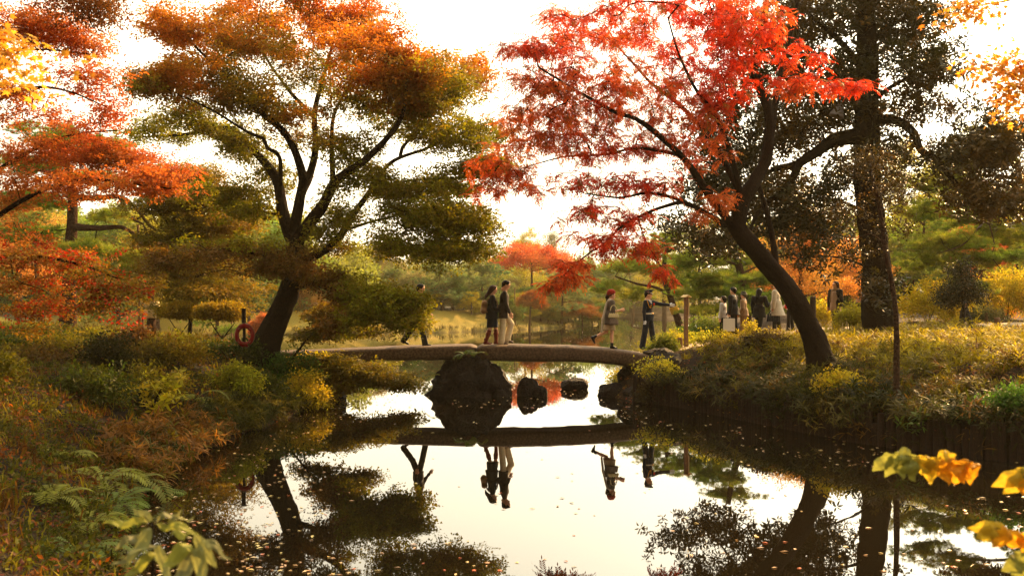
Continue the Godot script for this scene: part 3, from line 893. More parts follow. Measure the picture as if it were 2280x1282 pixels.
	s.merge({"seed": 6, "palette": "pine",
		"limbs": [
			[[[1668, 760, d], [1660, 680, d], [1648, 600, d], [1632, 540, d], [1622, 480, d]], 0.26, 0.1, "trunk"],
			[[[1645, 590, d], [1600, 580, d - 0.8], [1560, 600, d - 1.4]], 0.07, 0.015], [[[1655, 640, d], [1610, 650, d - 1], [1580, 665, d - 1.4]], 0.06, 0.015],
			[[[1632, 540, d], [1580, 520, d + 1], [1550, 530, d + 1.6]], 0.07, 0.015], [[[1650, 610, d], [1700, 590, d + 1], [1740, 600, d + 1.4]], 0.06, 0.015], [[[1660, 660, d], [1700, 650, d - 0.6], [1730, 660, d - 1]], 0.05, 0.015]],
		"pads": [[1600, 545, d, 70, 16, 1.6, 34], [1555, 580, d - 1, 60, 15, 1.4, 28], [1640, 580, d + 1, 70, 16, 1.6, 30], [1590, 620, d - 1, 80, 16, 1.4, 36], [1560, 650, d - 1, 60, 14, 1.3, 26], [1640, 650, d, 70, 16, 1.6, 30], [1700, 620, d + 1, 60, 16, 1.4, 26],
			[1620, 690, d - 1, 70, 14, 1.4, 28], [1570, 690, d - 1.4, 50, 14, 1.2, 18], [1720, 670, d, 60, 16, 1.4, 24], [1630, 500, d + 1, 60, 16, 1.4, 22]]})
	tree("pine_tree", "green pine with slender dark trunk behind the group waiting on the path", "tree", s)
	d = 50.0
	s = pine.duplicate()
	s.merge({"seed": 7, "palette": "pine_blue",
		"limbs": [
			[[[1522, 745, d], [1506, 700, d], [1492, 660, d], [1478, 610, d], [1486, 550, d]], 0.2, 0.09, "trunk"],
			[[[1498, 660, d], [1460, 640, d - 1], [1420, 632, d - 1.5], [1370, 615, d - 2]], 0.1, 0.03], [[[1485, 610, d], [1450, 570, d + 1], [1420, 560, d + 1.6]], 0.07, 0.02], [[[1490, 560, d], [1530, 530, d - 1]], 0.06, 0.02]],
		"pads": [[1440, 560, d, 60, 15, 1.6, 22], [1500, 530, d, 60, 15, 1.6, 24], [1400, 595, d - 1, 60, 14, 1.4, 20], [1460, 600, d, 60, 14, 1.6, 20], [1530, 580, d, 50, 16, 1.6, 18], [1370, 640, d - 1.6, 50, 12, 1.4, 14], [1420, 655, d, 50, 12, 1.4, 14], [1530, 630, d, 50, 14, 1.6, 16]]})
	tree("pine_tree", "leaning pine on the far right shore with a yellow wrap round its trunk", "tree", s)
	# left: the pine with propped limbs, and the orange maple before it
	d = 34.0
	s = pine.duplicate()
	s.merge({"seed": 8, "palette": "pine", "per": 15,
		"limbs": [
			[[[150, 780, d], [152, 640, d], [158, 520, d], [160, 450, d], [150, 380, d], [130, 300, d]], 0.3, 0.1, "trunk"],
			[[[160, 440, d], [220, 440, d - 0.5], [265, 438, d - 0.9], [300, 462, d - 1.2], [335, 505, d - 1.4], [360, 515, d - 1.6]], 0.12, 0.03],
			[[[165, 505, d], [220, 508, d - 1], [270, 506, d - 1.4], [310, 530, d - 1.7]], 0.14, 0.04],
			[[[268, 440, d - 0.9], [280, 470, d - 1.1], [300, 490, d - 1.3], [318, 500, d - 1.5], [330, 530, d - 1.6]], 0.08, 0.02],
			[[[255, 460, d - 1], [300, 488, d - 1.3], [330, 470, d - 1.2], [350, 500, d - 1.3]], 0.05, 0.02],
			[[[155, 400, d], [90, 380, d + 1], [40, 400, d + 1.6]], 0.09, 0.02], [[[150, 360, d], [210, 320, d + 1], [260, 310, d + 1.4]], 0.08, 0.02]],
		"pads": [[120, 300, d, 90, 22, 1.6, 30], [60, 370, d + 1, 80, 20, 1.6, 28], [220, 330, d + 1, 80, 20, 1.6, 28], [80, 450, d, 80, 20, 1.6, 26], [220, 400, d, 70, 16, 1.4, 18], [240, 480, d - 1, 60, 12, 1.2, 10], [210, 555, d - 1, 70, 18, 1.2, 22], [60, 520, d, 70, 20, 1.4, 20], [280, 570, d - 1.2, 60, 16, 1.2, 14]]})
	tree("pine_tree", "old pine with bare crooked propped limbs behind the orange maple", "tree", s)
	d = 16.0
	tree("maple_tree", "orange and red maple with loose trailing branches over the left bank", "tree", {
		"seed": 9, "bark": M.bark_dark, "leaves": S.maple, "palette": "leftmaple", "back": 3, "per": 5, "size": 0.68, "spread": 0.2, "flat": 0.3, "tilt": 0.35, "layer": 0.35, "plates": 0.35, "skip": 8, "arch": 0.08, "thin": 0.0035, "step": 0.3,
		"limbs": [
			[[[-190, 900, d], [-180, 700, d], [-200, 500, d], [-170, 300, d], [-150, 100, d]], 0.2, 0.1, "trunk"],
			[[[-185, 620, d], [-60, 520, d - 0.3], [60, 440, d - 0.6], [180, 400, d - 0.8], [300, 410, d - 1], [380, 420, d - 1.1]], 0.07, 0.01],
			[[[-190, 560, d], [-60, 420, d + 0.6], [60, 340, d + 1], [160, 300, d + 1.2], [260, 290, d + 1.4]], 0.07, 0.01],
			[[[-175, 400, d], [-60, 260, d], [50, 200, d], [140, 200, d], [240, 240, d]], 0.06, 0.008],
			[[[-160, 250, d], [-40, 130, d + 0.5], [80, 110, d + 0.8], [200, 120, d + 1]], 0.05, 0.008],
			[[[-188, 660, d], [-60, 590, d - 1], [60, 570, d - 1.4], [180, 590, d - 1.6], [260, 620, d - 1.8]], 0.06, 0.01]],
		"pads": [[90, 330, d + 1, 120, 26, 0.8, 40], [250, 355, d + 0.6, 110, 36, 0.8, 66], [340, 395, d - 1, 70, 30, 0.6, 36], [60, 400, d, 100, 26, 0.8, 26], [200, 410, d - 0.8, 110, 20, 0.7, 24], [20, 450, d, 50, 22, 0.7, 8],
			[170, 270, d + 1, 80, 20, 0.7, 14], [60, 230, d, 60, 14, 0.6, 6], [190, 170, d, 70, 30, 0.6, 12], [240, 240, d + 0.2, 40, 30, 0.5, 9], [100, 60, d + 0.8, 110, 30, 0.8, 46], [180, 90, d + 1, 70, 24, 0.6, 22], [40, 30, d + 0.5, 80, 30, 0.7, 26], [10, 260, d, 40, 40, 0.6, 6], [20, 200, d, 50, 40, 0.6, 10], [230, 200, d + 0.6, 40, 40, 0.5, 10],
			[60, 560, d - 1.2, 90, 18, 0.7, 15], [170, 570, d - 1.4, 80, 14, 0.7, 10], [210, 615, d - 1.7, 80, 20, 0.6, 11], [70, 625, d - 1.2, 90, 24, 0.7, 14], [30, 510, d - 0.8, 60, 12, 0.6, 5], [140, 670, d - 1.6, 120, 26, 0.6, 16], [60, 700, d - 1.4, 90, 26, 0.6, 12], [220, 700, d - 1.7, 70, 22, 0.5, 8], [270, 650, d - 1.8, 60, 14, 0.5, 10], [330, 625, d - 1.8, 40, 9, 0.4, 6]]})
	d = 31.0
	tree("maple_tree", "olive green maple turning gold between the big maple and the propped pine", "tree", {
		"seed": 10, "bark": M.bark_dark, "leaves": S.maple, "palette": "olive", "per": 13, "spread": 0.4, "flat": 0.3, "tilt": 0.35, "layer": 0.5, "skip": 10, "arch": 0.08, "thin": 0.005,
		"limbs": [[[[420, 770, d], [425, 660, d], [415, 560, d], [430, 470, d], [420, 400, d]], 0.07, 0.04, "trunk"], [[[418, 560, d], [360, 480, d], [320, 440, d]], 0.06, 0.01], [[[428, 480, d], [500, 430, d], [540, 400, d]], 0.06, 0.01], [[[422, 620, d], [500, 600, d - 1], [540, 610, d - 1]], 0.05, 0.01]],
		"pads": [[400, 390, d, 80, 30, 1.4, 34], [470, 430, d, 80, 28, 1.4, 32], [370, 450, d, 80, 28, 1.4, 34], [450, 500, d, 90, 28, 1.4, 38], [380, 530, d, 80, 26, 1.4, 28], [520, 500, d, 50, 26, 1.2, 12], [430, 590, d, 110, 26, 1.4, 40], [500, 640, d - 1, 70, 24, 1.2, 20], [420, 650, d - 0.6, 80, 22, 1.2, 22]]})
	# branches of near trees whose trunks stand outside the frame
	tree("maple_tree", "yellow maple reaching in at the upper left corner", "tree", {
		"seed": 11, "bark": M.bark_dark, "leaves": S.star, "palette": "amber", "per": 7, "spread": 0.13, "flat": 0.5, "tilt": 0.5, "skip": 4, "thin": 0.003, "step": 0.2,
		"limbs": [[[Vector3(-6.6, 0.9, -8.5), Vector3(-6.5, 2.5, -8.5), Vector3(-6.3, 4.2, -8.6), Vector3(-6.2, 5.6, -8.6)], 0.11, 0.04, "trunk"], [[Vector3(-6.35, 4.0, -8.6), [-60, 180, 8.6], [20, 130, 8.6], [70, 90, 8.6]], 0.03, 0.006]],
		"pads": [[10, 95, 8.6, 30, 26, 0.4, 4], [36, 150, 8.6, 16, 14, 0.3, 2], [-40, 110, 8.6, 50, 60, 0.5, 4]]})
	tree("evergreen_tree", "dark twigs of a tree hanging into the top left of the sky", "tree", {
		"seed": 12, "bark": M.bark_dark, "leaves": S.small, "palette": "rust", "per": 5, "spread": 0.16, "flat": 0.6, "tilt": 0.6, "skip": 6, "thin": 0.004, "step": 0.25,
		"limbs": [[[Vector3(-9.0, 1.4, -15.5), Vector3(-9.0, 4.0, -15.6), Vector3(-8.7, 7.5, -15.8), Vector3(-8.0, 9.5, -16)], 0.2, 0.08, "trunk"], [[Vector3(-8.5, 8.0, -15.8), [120, -60, 16], [170, -20, 16], [190, 20, 16], [205, 60, 16]], 0.05, 0.008]],
		"pads": [[190, 20, 16, 55, 35, 0.6, 34], [250, 5, 16, 50, 14, 0.5, 12], [130, -10, 16, 50, 20, 0.5, 14]]})
	tree("maple_tree", "golden orange maple leaning in at the upper right corner", "tree", {
		"seed": 13, "bark": M.bark_dark, "leaves": S.star, "palette": "amber", "per": 5, "spread": 0.14, "flat": 0.5, "tilt": 0.5, "skip": 4, "thin": 0.003, "step": 0.25, "size": 1.2,
		"limbs": [[[Vector3(8.2, 1.3, -13.0), Vector3(8.1, 3.5, -13.2), Vector3(7.9, 6.0, -13.4), Vector3(7.6, 7.6, -13.6)], 0.13, 0.05, "trunk"], [[Vector3(7.9, 5.4, -13.4), [2300, 200, 13], [2250, 210, 13]], 0.03, 0.006], [[Vector3(7.7, 6.8, -13.5), [2250, 0, 13], [2160, 15, 13]], 0.03, 0.006]],
		"pads": [[2262, 180, 13, 36, 26, 0.4, 7], [2225, 160, 13, 22, 10, 0.3, 2], [2255, 130, 13, 26, 12, 0.3, 3], [2155, 12, 13, 30, 14, 0.3, 5], [2275, 240, 13, 20, 20, 0.3, 2]]})

# the wood in which the photographer stands: it shades the near banks
func make_near_wood() -> void:
	var spots := [[-9.5, 3.0, 13.0], [-3.5, 7.0, 15.0], [4.0, 6.0, 14.0], [10.5, 2.0, 14.0], [-14.0, -4.0, 14.0], [0.5, 12.0, 17.0], [15.0, -3.0, 13.0], [-17.0, -12.0, 13.0]]
	for k in spots.size():
		var q: Array = spots[k]
		var foot := Vector3(q[0], ground(q[0], q[1]) - 0.2, q[1])
		var h: float = q[2]
		tree("evergreen_tree", ["broad evergreen left of the viewpoint", "tall evergreen behind the viewpoint to the left", "tall evergreen behind the viewpoint to the right", "broad evergreen right of the viewpoint", "evergreen at the near end of the left bank", "tallest evergreen straight behind the viewpoint", "evergreen at the near end of the right bank", "evergreen on top of the left bank outside the frame", "tall evergreen in the second row behind the viewpoint, left", "tall evergreen in the second row behind the viewpoint, right", "tall evergreen far right behind the viewpoint", "tall evergreen far left behind the viewpoint"][k], "tree", {
			"seed": 500 + k, "far": true, "bark": M.bark_dark, "leaves": S.far, "leaf": M.leaf_glossy, "palette": "evergreen", "per": 9, "spread": 0.7, "flat": 0.6, "tilt": 0.5, "step": 1.0, "thin": 0.012, "size": 1.3,
			"limbs": [[[foot, foot + Vector3(0, h * 0.5, 0), foot + Vector3(0.2, h * 0.85, 0.1)], 0.35, 0.1, "trunk"], [[foot + Vector3(0, h * 0.4, 0), foot + Vector3(h * 0.2, h * 0.6, 0)], 0.12, 0.04], [[foot + Vector3(0, h * 0.45, 0), foot + Vector3(-h * 0.2, h * 0.65, 0.5)], 0.12, 0.04]],
			"pads": [[foot + Vector3(0, h * 0.68, 0), 0, 0, h * 0.33, h * 0.3, h * 0.33, 130]]}, "evergreens round the viewpoint")

# a tree of the far shore: trunk, a few limbs and pads worked out from its height and width
func far_tree(called: String, kind: String, pal: String, px: float, d: float, top: float, wide: float, label: String, seed_: int, group := "") -> void:
	var r := generator(seed_)
	var foot := on_ground(px, d, 0.2)
	var high := at(px, top, d).y - foot.y
	var half := wide / F * d * 0.5
	var limbs := []
	var pads := []
	var lean := Vector3(r.randf_range(-0.08, 0.08), 0, 0) * high
	limbs.append([[foot, foot + lean * 0.4 + Vector3.UP * high * 0.35, foot + lean + Vector3.UP * high * 0.85], clampf(high * 0.03, 0.06, 0.45), 0.05, "trunk"])
	var n := 7 if kind == "pine" else 9
	if kind == "shrub": n = 6
	if kind == "umbrella": n = 8
	for k in n:
		var f := (k + 0.5) / n
		if kind == "umbrella": f = 0.55 + 0.38 * f
		var y := lerpf(0.3 if kind != "shrub" else 0.3, 0.93, f) * high
		var reach := half * (1.1 - 0.6 * pow((f - 0.6) / 0.35, 2.0)) if kind == "umbrella" else half * (1.0 - 0.55 * pow(f, 2.0)) if kind == "pine" else half * sqrt(maxf(0.15, 1.0 - pow(2.0 * f - 0.75, 2.0)))
		var a := k * 2.4 + r.randf()
		var c := foot + lean * f + Vector3(cos(a) * reach * 0.6, y, sin(a) * reach * 0.6)
		if kind == "pine":
			pads.append([c, 0, 0, reach * 0.62, high * 0.045, reach * 0.62, 9])
		else:
			pads.append([c, 0, 0, reach * 0.6, high * (0.13 if kind != "umbrella" else 0.07), reach * 0.6, 11])
		if kind != "shrub" and k % 2 == 0: limbs.append([[foot + lean * f + Vector3.UP * (y - high * 0.08), c - Vector3.UP * high * 0.03], clampf(high * 0.01, 0.03, 0.12), 0.03])
	if kind == "pine": pads.append([foot + lean + Vector3.UP * high * 0.95, 0, 0, half * 0.4, high * 0.05, half * 0.4, 9])
	else: pads.append([foot + lean + Vector3.UP * high * 0.86, 0, 0, half * 0.5, high * 0.13, half * 0.5, 12])
	var size := clampf(half * 0.22, 0.4, 1.5)
	tree(called, label, "tree" if kind != "shrub" else "shrub", {
		"seed": seed_, "far": true, "bark": M.bark_pine, "leaves": S.far_tuft if kind == "pine" else S.far, "leaf": M.needle if kind == "pine" or kind == "shrub" else M.leaf, "palette": pal, "limbs": limbs, "pads": pads,
		"per": 9, "spread": half * 0.13, "flat": 0.45, "tilt": 0.35, "step": 1.2, "thin": 0.012, "size": size}, group)

func make_far_trees() -> void:
	# [kind, palette, px, depth, top px, width px, label]
	var rows := [
		["pine", "pine_blue", 985, 92, 590, 150, "pale green far pine behind the lawn, left of the walking couple"],
		["pine", "pine_blue", 1075, 96, 585, 160, "rounded far pine rising behind the heads of the walking couple"],
		["umbrella", "red", 1185, 108, 538, 175, "spreading scarlet maple on the far shore above the walking couple"],
		["round", "gold", 1165, 150, 512, 130, "round golden brown tree tallest on the far skyline"],
		["round", "dusky", 1215, 160, 520, 110, "dusky round tree beside the golden one on the skyline"],
		["pine", "pine_blue", 1250, 100, 610, 130, "far pine right of the scarlet maple"],
		["umbrella", "rust", 1178, 90, 645, 60, "low red maple over the reedy shore behind the man in cream trousers"],
		["umbrella", "rust", 1298, 100, 672, 70, "low reddish branch tree at the tip of the lawn"],
		["pine", "pine_blue", 900, 100, 600, 150, "hazy pine seen under the big maple, first from the trunk"],
		["round", "dusky", 850, 140, 545, 150, "hazy dusky tree on the skyline under the big maple"],
		["round", "gold", 770, 130, 560, 130, "hazy golden tree low behind the fork of the big maple"],
		["pine", "pine", 800, 90, 640, 130, "far pine behind the lower skirts of the big maple"],
		["maple", "orange", 700, 85, 640, 110, "orange far maple just right of the big maple trunk"],
		["pine", "pine", 560, 70, 590, 150, "pine with pale pads between the topiary and the big trunk"],
		["maple", "red", 585, 62, 700, 60, "low red shrub maple left of the big trunk"],
		["pine", "pine_gold", 480, 60, 600, 130, "golden pine above the clipped bushes"],
		["round", "gold", 350, 75, 500, 180, "golden tree behind the propped pine"],
		["round", "orange", 40, 60, 410, 220, "peach coloured tree at the far left edge"],
		["pine", "pine", 260, 55, 560, 160, "dark pine low behind the propped limbs"],
		["round", "dusky", 620, 160, 540, 180, "dusky hazy tree far behind the big trunk"],
		["round", "green", 1340, 170, 590, 120, "green tree on the far shore left of the woman in the cape"],
		["round", "dusky", 1410, 178, 560, 140, "dusky tree on the far shore behind the guard"],
		["pine", "pine", 1330, 150, 620, 110, "dark pine on the far shore between the red leaves"],
		["round", "gold", 1480, 150, 515, 130, "golden tree on the far skyline right of the red leaves"],
		["round", "green", 1400, 190, 625, 150, "dark green thicket tree at the end of the pond"],
		["pine", "pine", 1560, 90, 540, 140, "pine behind the signpost on the right shore"],
		["maple", "orange", 1790, 52, 480, 260, "broad orange maple behind the leaning trunk"],
		["maple", "orange", 1870, 60, 520, 200, "peach orange maple beside the evergreen trunk"],
		["round", "dusky", 1760, 80, 440, 170, "hazy grey green tree above the orange maple"],
		["pine", "pine_gold", 2050, 62, 450, 180, "golden green pine between evergreen trunk and path"],
		["maple", "red", 2200, 60, 400, 120, "red maple glowing behind the right-hand pine"],
		["round", "gold", 2120, 75, 330, 240, "tall golden tree behind the right-hand pine"],
		["pine", "pine_gold", 2260, 52, 560, 150, "low golden pine at the far right over the path"],
		["pine", "pine", 2030, 56, 600, 140, "low green pine right of the evergreen trunk"],
		["round", "green", 1690, 75, 560, 120, "green tree behind the hatted visitor"],
		["round", "gold", 2010, 95, 300, 190, "pale golden tree glowing behind the evergreen trunk"],
		["pine", "pine_gold", 2180, 66, 430, 200, "broad golden pine filling the view right of the evergreen"],
		["round", "gold", 2270, 90, 380, 200, "golden tree at the far right edge behind the pines"],
		["round", "gold", 1540, 110, 505, 170, "golden green tree behind the yellow wrapped pine"],
		["pine", "pine", 1740, 66, 560, 130, "dark green pine under the orange maple"],
		["round", "green", 1640, 95, 500, 140, "pale green tree between leaning trunk and skyline"],
		["round", "olive", 470, 90, 520, 190, "olive tree behind the gold turning maple"],
		["pine", "pine", 90, 50, 470, 180, "dark green pine at the left edge behind the orange maple"],
		["round", "green", 230, 90, 480, 200, "hazy green tree behind the old propped pine"],
		["round", "green", 1900, 75, 600, 140, "blue green tree behind the woman in the scarf"]]
	for k in rows.size():
		var q: Array = rows[k]
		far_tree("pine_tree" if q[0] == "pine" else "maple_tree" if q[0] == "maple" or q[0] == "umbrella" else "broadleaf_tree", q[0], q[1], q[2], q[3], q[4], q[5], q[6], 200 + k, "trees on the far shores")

# ------------------------------------------------------------------ stones, the bridge, the log edge
func rock_shape(size: Vector3, seed_: int, boxy := 0.8, rough := 0.16, rows := 22, cols := 34) -> MB:
	var mb := MB.new()
	var off := Vector3(seed_ * 13.7, seed_ * 7.1, seed_ * 3.3)
	for j in rows + 1:
		var el := (float(j) / rows - 0.5) * PI
		for i in cols:
			var a := TAU * i / cols
			var dir := Vector3(cos(a) * cos(el), sin(el), sin(a) * cos(el))
			var p := Vector3(signf(dir.x) * pow(absf(dir.x), boxy), signf(dir.y) * pow(absf(dir.y), boxy), signf(dir.z) * pow(absf(dir.z), boxy)) * size
			var q := p / size.length() * 16.0 + off
			var n := noise.get_noise_3dv(q * 1.4) * 1.2 + absf(noise.get_noise_3dv(q * 3.5)) * -0.9 + noise.get_noise_3dv(q * 9.0) * 0.35
			mb.v.append(p * (1.0 + rough * n * 1.6))
	for j in rows:
		for i in cols:
			var a := j * cols + i
			var b := j * cols + (i + 1) % cols
			mb.i.append(a); mb.i.append(a + cols); mb.i.append(b)
			mb.i.append(b); mb.i.append(a + cols); mb.i.append(b + cols)
	return mb

func rock(px: float, py: float, d: float, size: Vector3, seed_: int, label: String, group := "", turn := 0.0, boxy := 0.8, rough := 0.16) -> void:
	var o := single("rock", rock_shape(size, seed_, boxy, rough).mesh(true), M.rock, label, "rock", Transform3D(Basis.from_euler(Vector3(0, turn, 0)), at(px, py, d)), group)
	o.set_meta("category", "rock")

func slab(x0: float, x1: float, tops: Array, thick: float, z0: float, deep: float, seed_: int) -> ArrayMesh:
	var mb := MB.new()
	var n := 70
	var ring := []
	for k in 28:
		var a := TAU * k / 28.0
		var cx := signf(cos(a)) * pow(absf(cos(a)), 0.38)
		var sy := signf(sin(a)) * pow(absf(sin(a)), 0.42)
		ring.append(Vector2(cx, sy))
	for j in n + 1:
		var f := float(j) / n
		var x := lerpf(x0, x1, f)
		var g := f * (tops.size() - 1)
		var gi := mini(int(g), tops.size() - 2)
		var top: float = cubic_interpolate(tops[gi], tops[gi + 1], tops[maxi(gi - 1, 0)], tops[mini(gi + 2, tops.size() - 1)], g - gi)
		var e := smoothstep(0.0, 0.025, f) * smoothstep(0.0, 0.025, 1.0 - f)
		for q in ring:
			var p := Vector3(x, top - thick * 0.5 + q.y * thick * 0.5 * lerpf(0.6, 1.0, e), z0 + q.x * deep * 0.5 * lerpf(0.8, 1.0, e))
			var w := noise.get_noise_3d(p.x * 9.0 + seed_ * 40.0, p.y * 14.0, p.z * 14.0) * 0.05 + noise.get_noise_3d(p.x * 40.0, p.y * 50.0, p.z * 50.0 + seed_) * 0.02
			p += Vector3(0, q.y, q.x) * w * (0.35 if q.y > 0.8 else 1.0)
			mb.v.append(p)
	var c := ring.size()
	for j in n:
		for i in c:
			var a := j * c + i
			var b := j * c + (i + 1) % c
			mb.i.append(a); mb.i.append(b); mb.i.append(a + c)
			mb.i.append(b); mb.i.append(b + c); mb.i.append(a + c)
	for e in 2:
		var first := 0 if e == 0 else n * c
		var mid := Vector3.ZERO
		for i in c: mid += mb.v[first + i] / c
		mb.v.append(mid)
		for i in c:
			mb.i.append(mb.v.size() - 1)
			mb.i.append(first + (i if e == 1 else (i + 1) % c))
			mb.i.append(first + ((i + 1) % c if e == 1 else i))
	return mb.mesh(true)

const BRIDGE_Z := -27.65
func bridge_top(x: float) -> float:
	var p := 1140.0 + x / 27.2 * F
	var ys := [[560, 786], [700, 779.5], [860, 773], [960, 770], [1060, 767], [1150, 767.5], [1250, 769.5], [1350, 775], [1420, 784], [1500, 801]]
	for k in ys.size() - 1:
		if p <= ys[k + 1][0]:
			var f: float = (p - ys[k][0]) / (ys[k + 1][0] - ys[k][0])
			return EYE - (lerpf(ys[k][1], ys[k + 1][1], clampf(f, 0, 1)) - HORIZON) / F * 27.2
	return 1.0

func make_bridge() -> void:
	var t := thing("stone_bridge", "long low bridge of two arched stone slabs meeting on a big rock", "bridge", Vector3(0, 0, BRIDGE_Z))
	var left := []
	for k in 12: left.append(bridge_top(lerpf(-6.9, -0.95, k / 11.0)))
	var right := []
	for k in 12: right.append(bridge_top(lerpf(-1.0, 4.35, k / 11.0)))
	part("slab", slab(-6.9, -0.97, left, 0.39, 0, 1.25, 1), M.stone, t)
	part("slab", slab(-0.95, 4.35, right, 0.43, 0.02, 1.3, 2), M.stone, t)
	# the rock pier and the other stones in the water
	var m := MB.new()
	m = rock_shape(Vector3(1.16, 1.0, 1.0), 4, 0.6, 0.2, 48, 70)
	for k in m.v.size():
		var p := m.v[k]
		var f := clampf(p.y / 0.98, 0.0, 1.0)
		p.x = p.x * lerpf(1.0, 0.68, f) + 0.06 * f + noise.get_noise_2d(p.y * 25.0, p.z * 12.0 + 5.0) * 0.16 + noise.get_noise_3d(p.x * 9.0, p.y * 4.0, p.z * 9.0) * 0.22 * (1.0 - f * 0.5)
		p.z *= lerpf(1.05, 0.8, f)
		p += Vector3(p.x, 0, p.z).normalized() * noise.get_noise_3d(p.x * 30.0, p.y * 11.0, p.z * 30.0) * 0.14
		m.v[k] = p
	single("rock", m.mesh(true), M.rock, "massive dark boulder standing in the water that carries the bridge", "rock", Transform3D(Basis.IDENTITY, Vector3(at(1046, 850, 27.5).x, -0.02, -27.5)))
	rock(1112, 890, 27.1, Vector3(0.3, 0.46, 0.36), 6, "sloping dark rock leaning on the right side of the bridge boulder", "", 0.4, 0.8, 0.2)
	rock(1178, 882, 27.2, Vector3(0.31, 0.5, 0.3), 7, "pointed brown rock standing in the water right of the bridge boulder", "", 0.2, 0.85, 0.14)
	rock(1201, 880, 27.0, Vector3(0.22, 0.28, 0.22), 8, "small round rock touching the pointed rock in the water")
	rock(1279, 858, 29.3, Vector3(0.4, 0.22, 0.32), 9, "flat low rock alone in the water under the bridge's right half", "", 0.3, 0.78, 0.14)
	rock(1362, 880, 27.2, Vector3(0.36, 0.34, 0.4), 10, "rounded rock at the water's edge under the right bridge end", "stones of the right bridge end", 0.5, 0.8)
	rock(1406, 848, 27.5, Vector3(0.28, 0.46, 0.36), 11, "upright narrow rock wedged under the right bridge end", "stones of the right bridge end", 1.0, 0.7)
	rock(1446, 852, 26.9, Vector3(0.42, 0.52, 0.4), 12, "broad dark rock below the right bridge end beside dark leaves", "stones of the right bridge end", 2.0, 0.7)
	rock(1482, 838, 26.2, Vector3(0.5, 0.55, 0.45), 13, "dark rock half hidden by yellow twigs at the right bridge end", "stones of the right bridge end", 2.6, 0.75)
	rock(1465, 798, 27.3, Vector3(0.4, 0.28, 0.5), 14, "rock on the bank beside the lower end of the bridge", "stones of the right bridge end", 0.8, 0.75)
	rock(1415, 880, 26.4, Vector3(0.3, 0.22, 0.3), 15, "low wet rock in front of the right bridge end", "stones of the right bridge end", 0.3)
	rock(742, 858, 27.2, Vector3(0.38, 0.26, 0.4), 16, "smooth rock with a lit top under the left bridge end", "stones of the left bridge end", 0.3)
	rock(735, 878, 26.6, Vector3(0.45, 0.26, 0.4), 17, "lower smooth rock at the waterline of the left bridge end", "stones of the left bridge end", 1.3)
	rock(690, 845, 27.2, Vector3(0.5, 0.7, 0.6), 18, "dark rock carrying the left end of the bridge", "stones of the left bridge end", 0.3)
	# logs along the right bank
	var w := thing("log_edging", "row of dark upright logs holding the right bank at the waterline", "edging", Vector3(6, 0, -19))
	var shapes := []
	for k in 5:
		var mb := MB.new()
		var p := PackedVector3Array()
		var q := PackedFloat32Array()
		for j in 7:
			p.append(Vector3(0.008 * sin(j * 1.3 + k), -0.35 + j * 0.165, 0.008 * cos(j + k * 2)))
			q.append(0.058 + 0.004 * sin(j * 2.1 + k))
		p.append(p[6] + Vector3(0, 0.012, 0))
		q.append(0.045)
		tube(mb, p, q, 9, Color.WHITE, 0.12, true)
		mb.c.clear()
		shapes.append(mb.mesh(true))
	var r := generator(31)
	var run := [Vector2(3.1, -25.6), Vector2(3.95, -24.45), Vector2(5.25, -20.85), Vector2(6.25, -18.2), Vector2(7.2, -16.65), Vector2(8.15, -15.95), Vector2(12, -13.45), Vector2(13.5, -10.5)]
	for k in run.size() - 1:
		var a: Vector2 = run[k]
		var b: Vector2 = run[k + 1]
		var n := int(a.distance_to(b) / 0.118)
		for j in n:
			var p := a.lerp(b, (j + 0.5) / n)
			var high := 0.58
			part("log", shapes[r.randi() % 5], M.log, w, Transform3D(Basis.from_euler(Vector3(r.randfn() * 0.03, r.randf() * TAU, r.randfn() * 0.03)), Vector3(p.x - 6 + r.randfn() * 0.012, high - 0.66 + r.randfn() * 0.07, p.y + 19 + r.randfn() * 0.012)))

# ------------------------------------------------------------------ what grows on the banks
var way := [Vector2(4.3, -28.2), Vector2(5.4, -30.4), Vector2(8.0, -33.6), Vector2(12.0, -35.0), Vector2(17.0, -34.0), Vector2(25.0, -31.0), Vector2(40, -28)]
func from_way(x: float, z: float) -> float:
	var p := Vector2(x, z)
	var best := 1e9
	for k in way.size() - 1:
		best = minf(best, Geometry2D.get_closest_point_to_segment(p, way[k], way[k + 1]).distance_to(p))
	return best

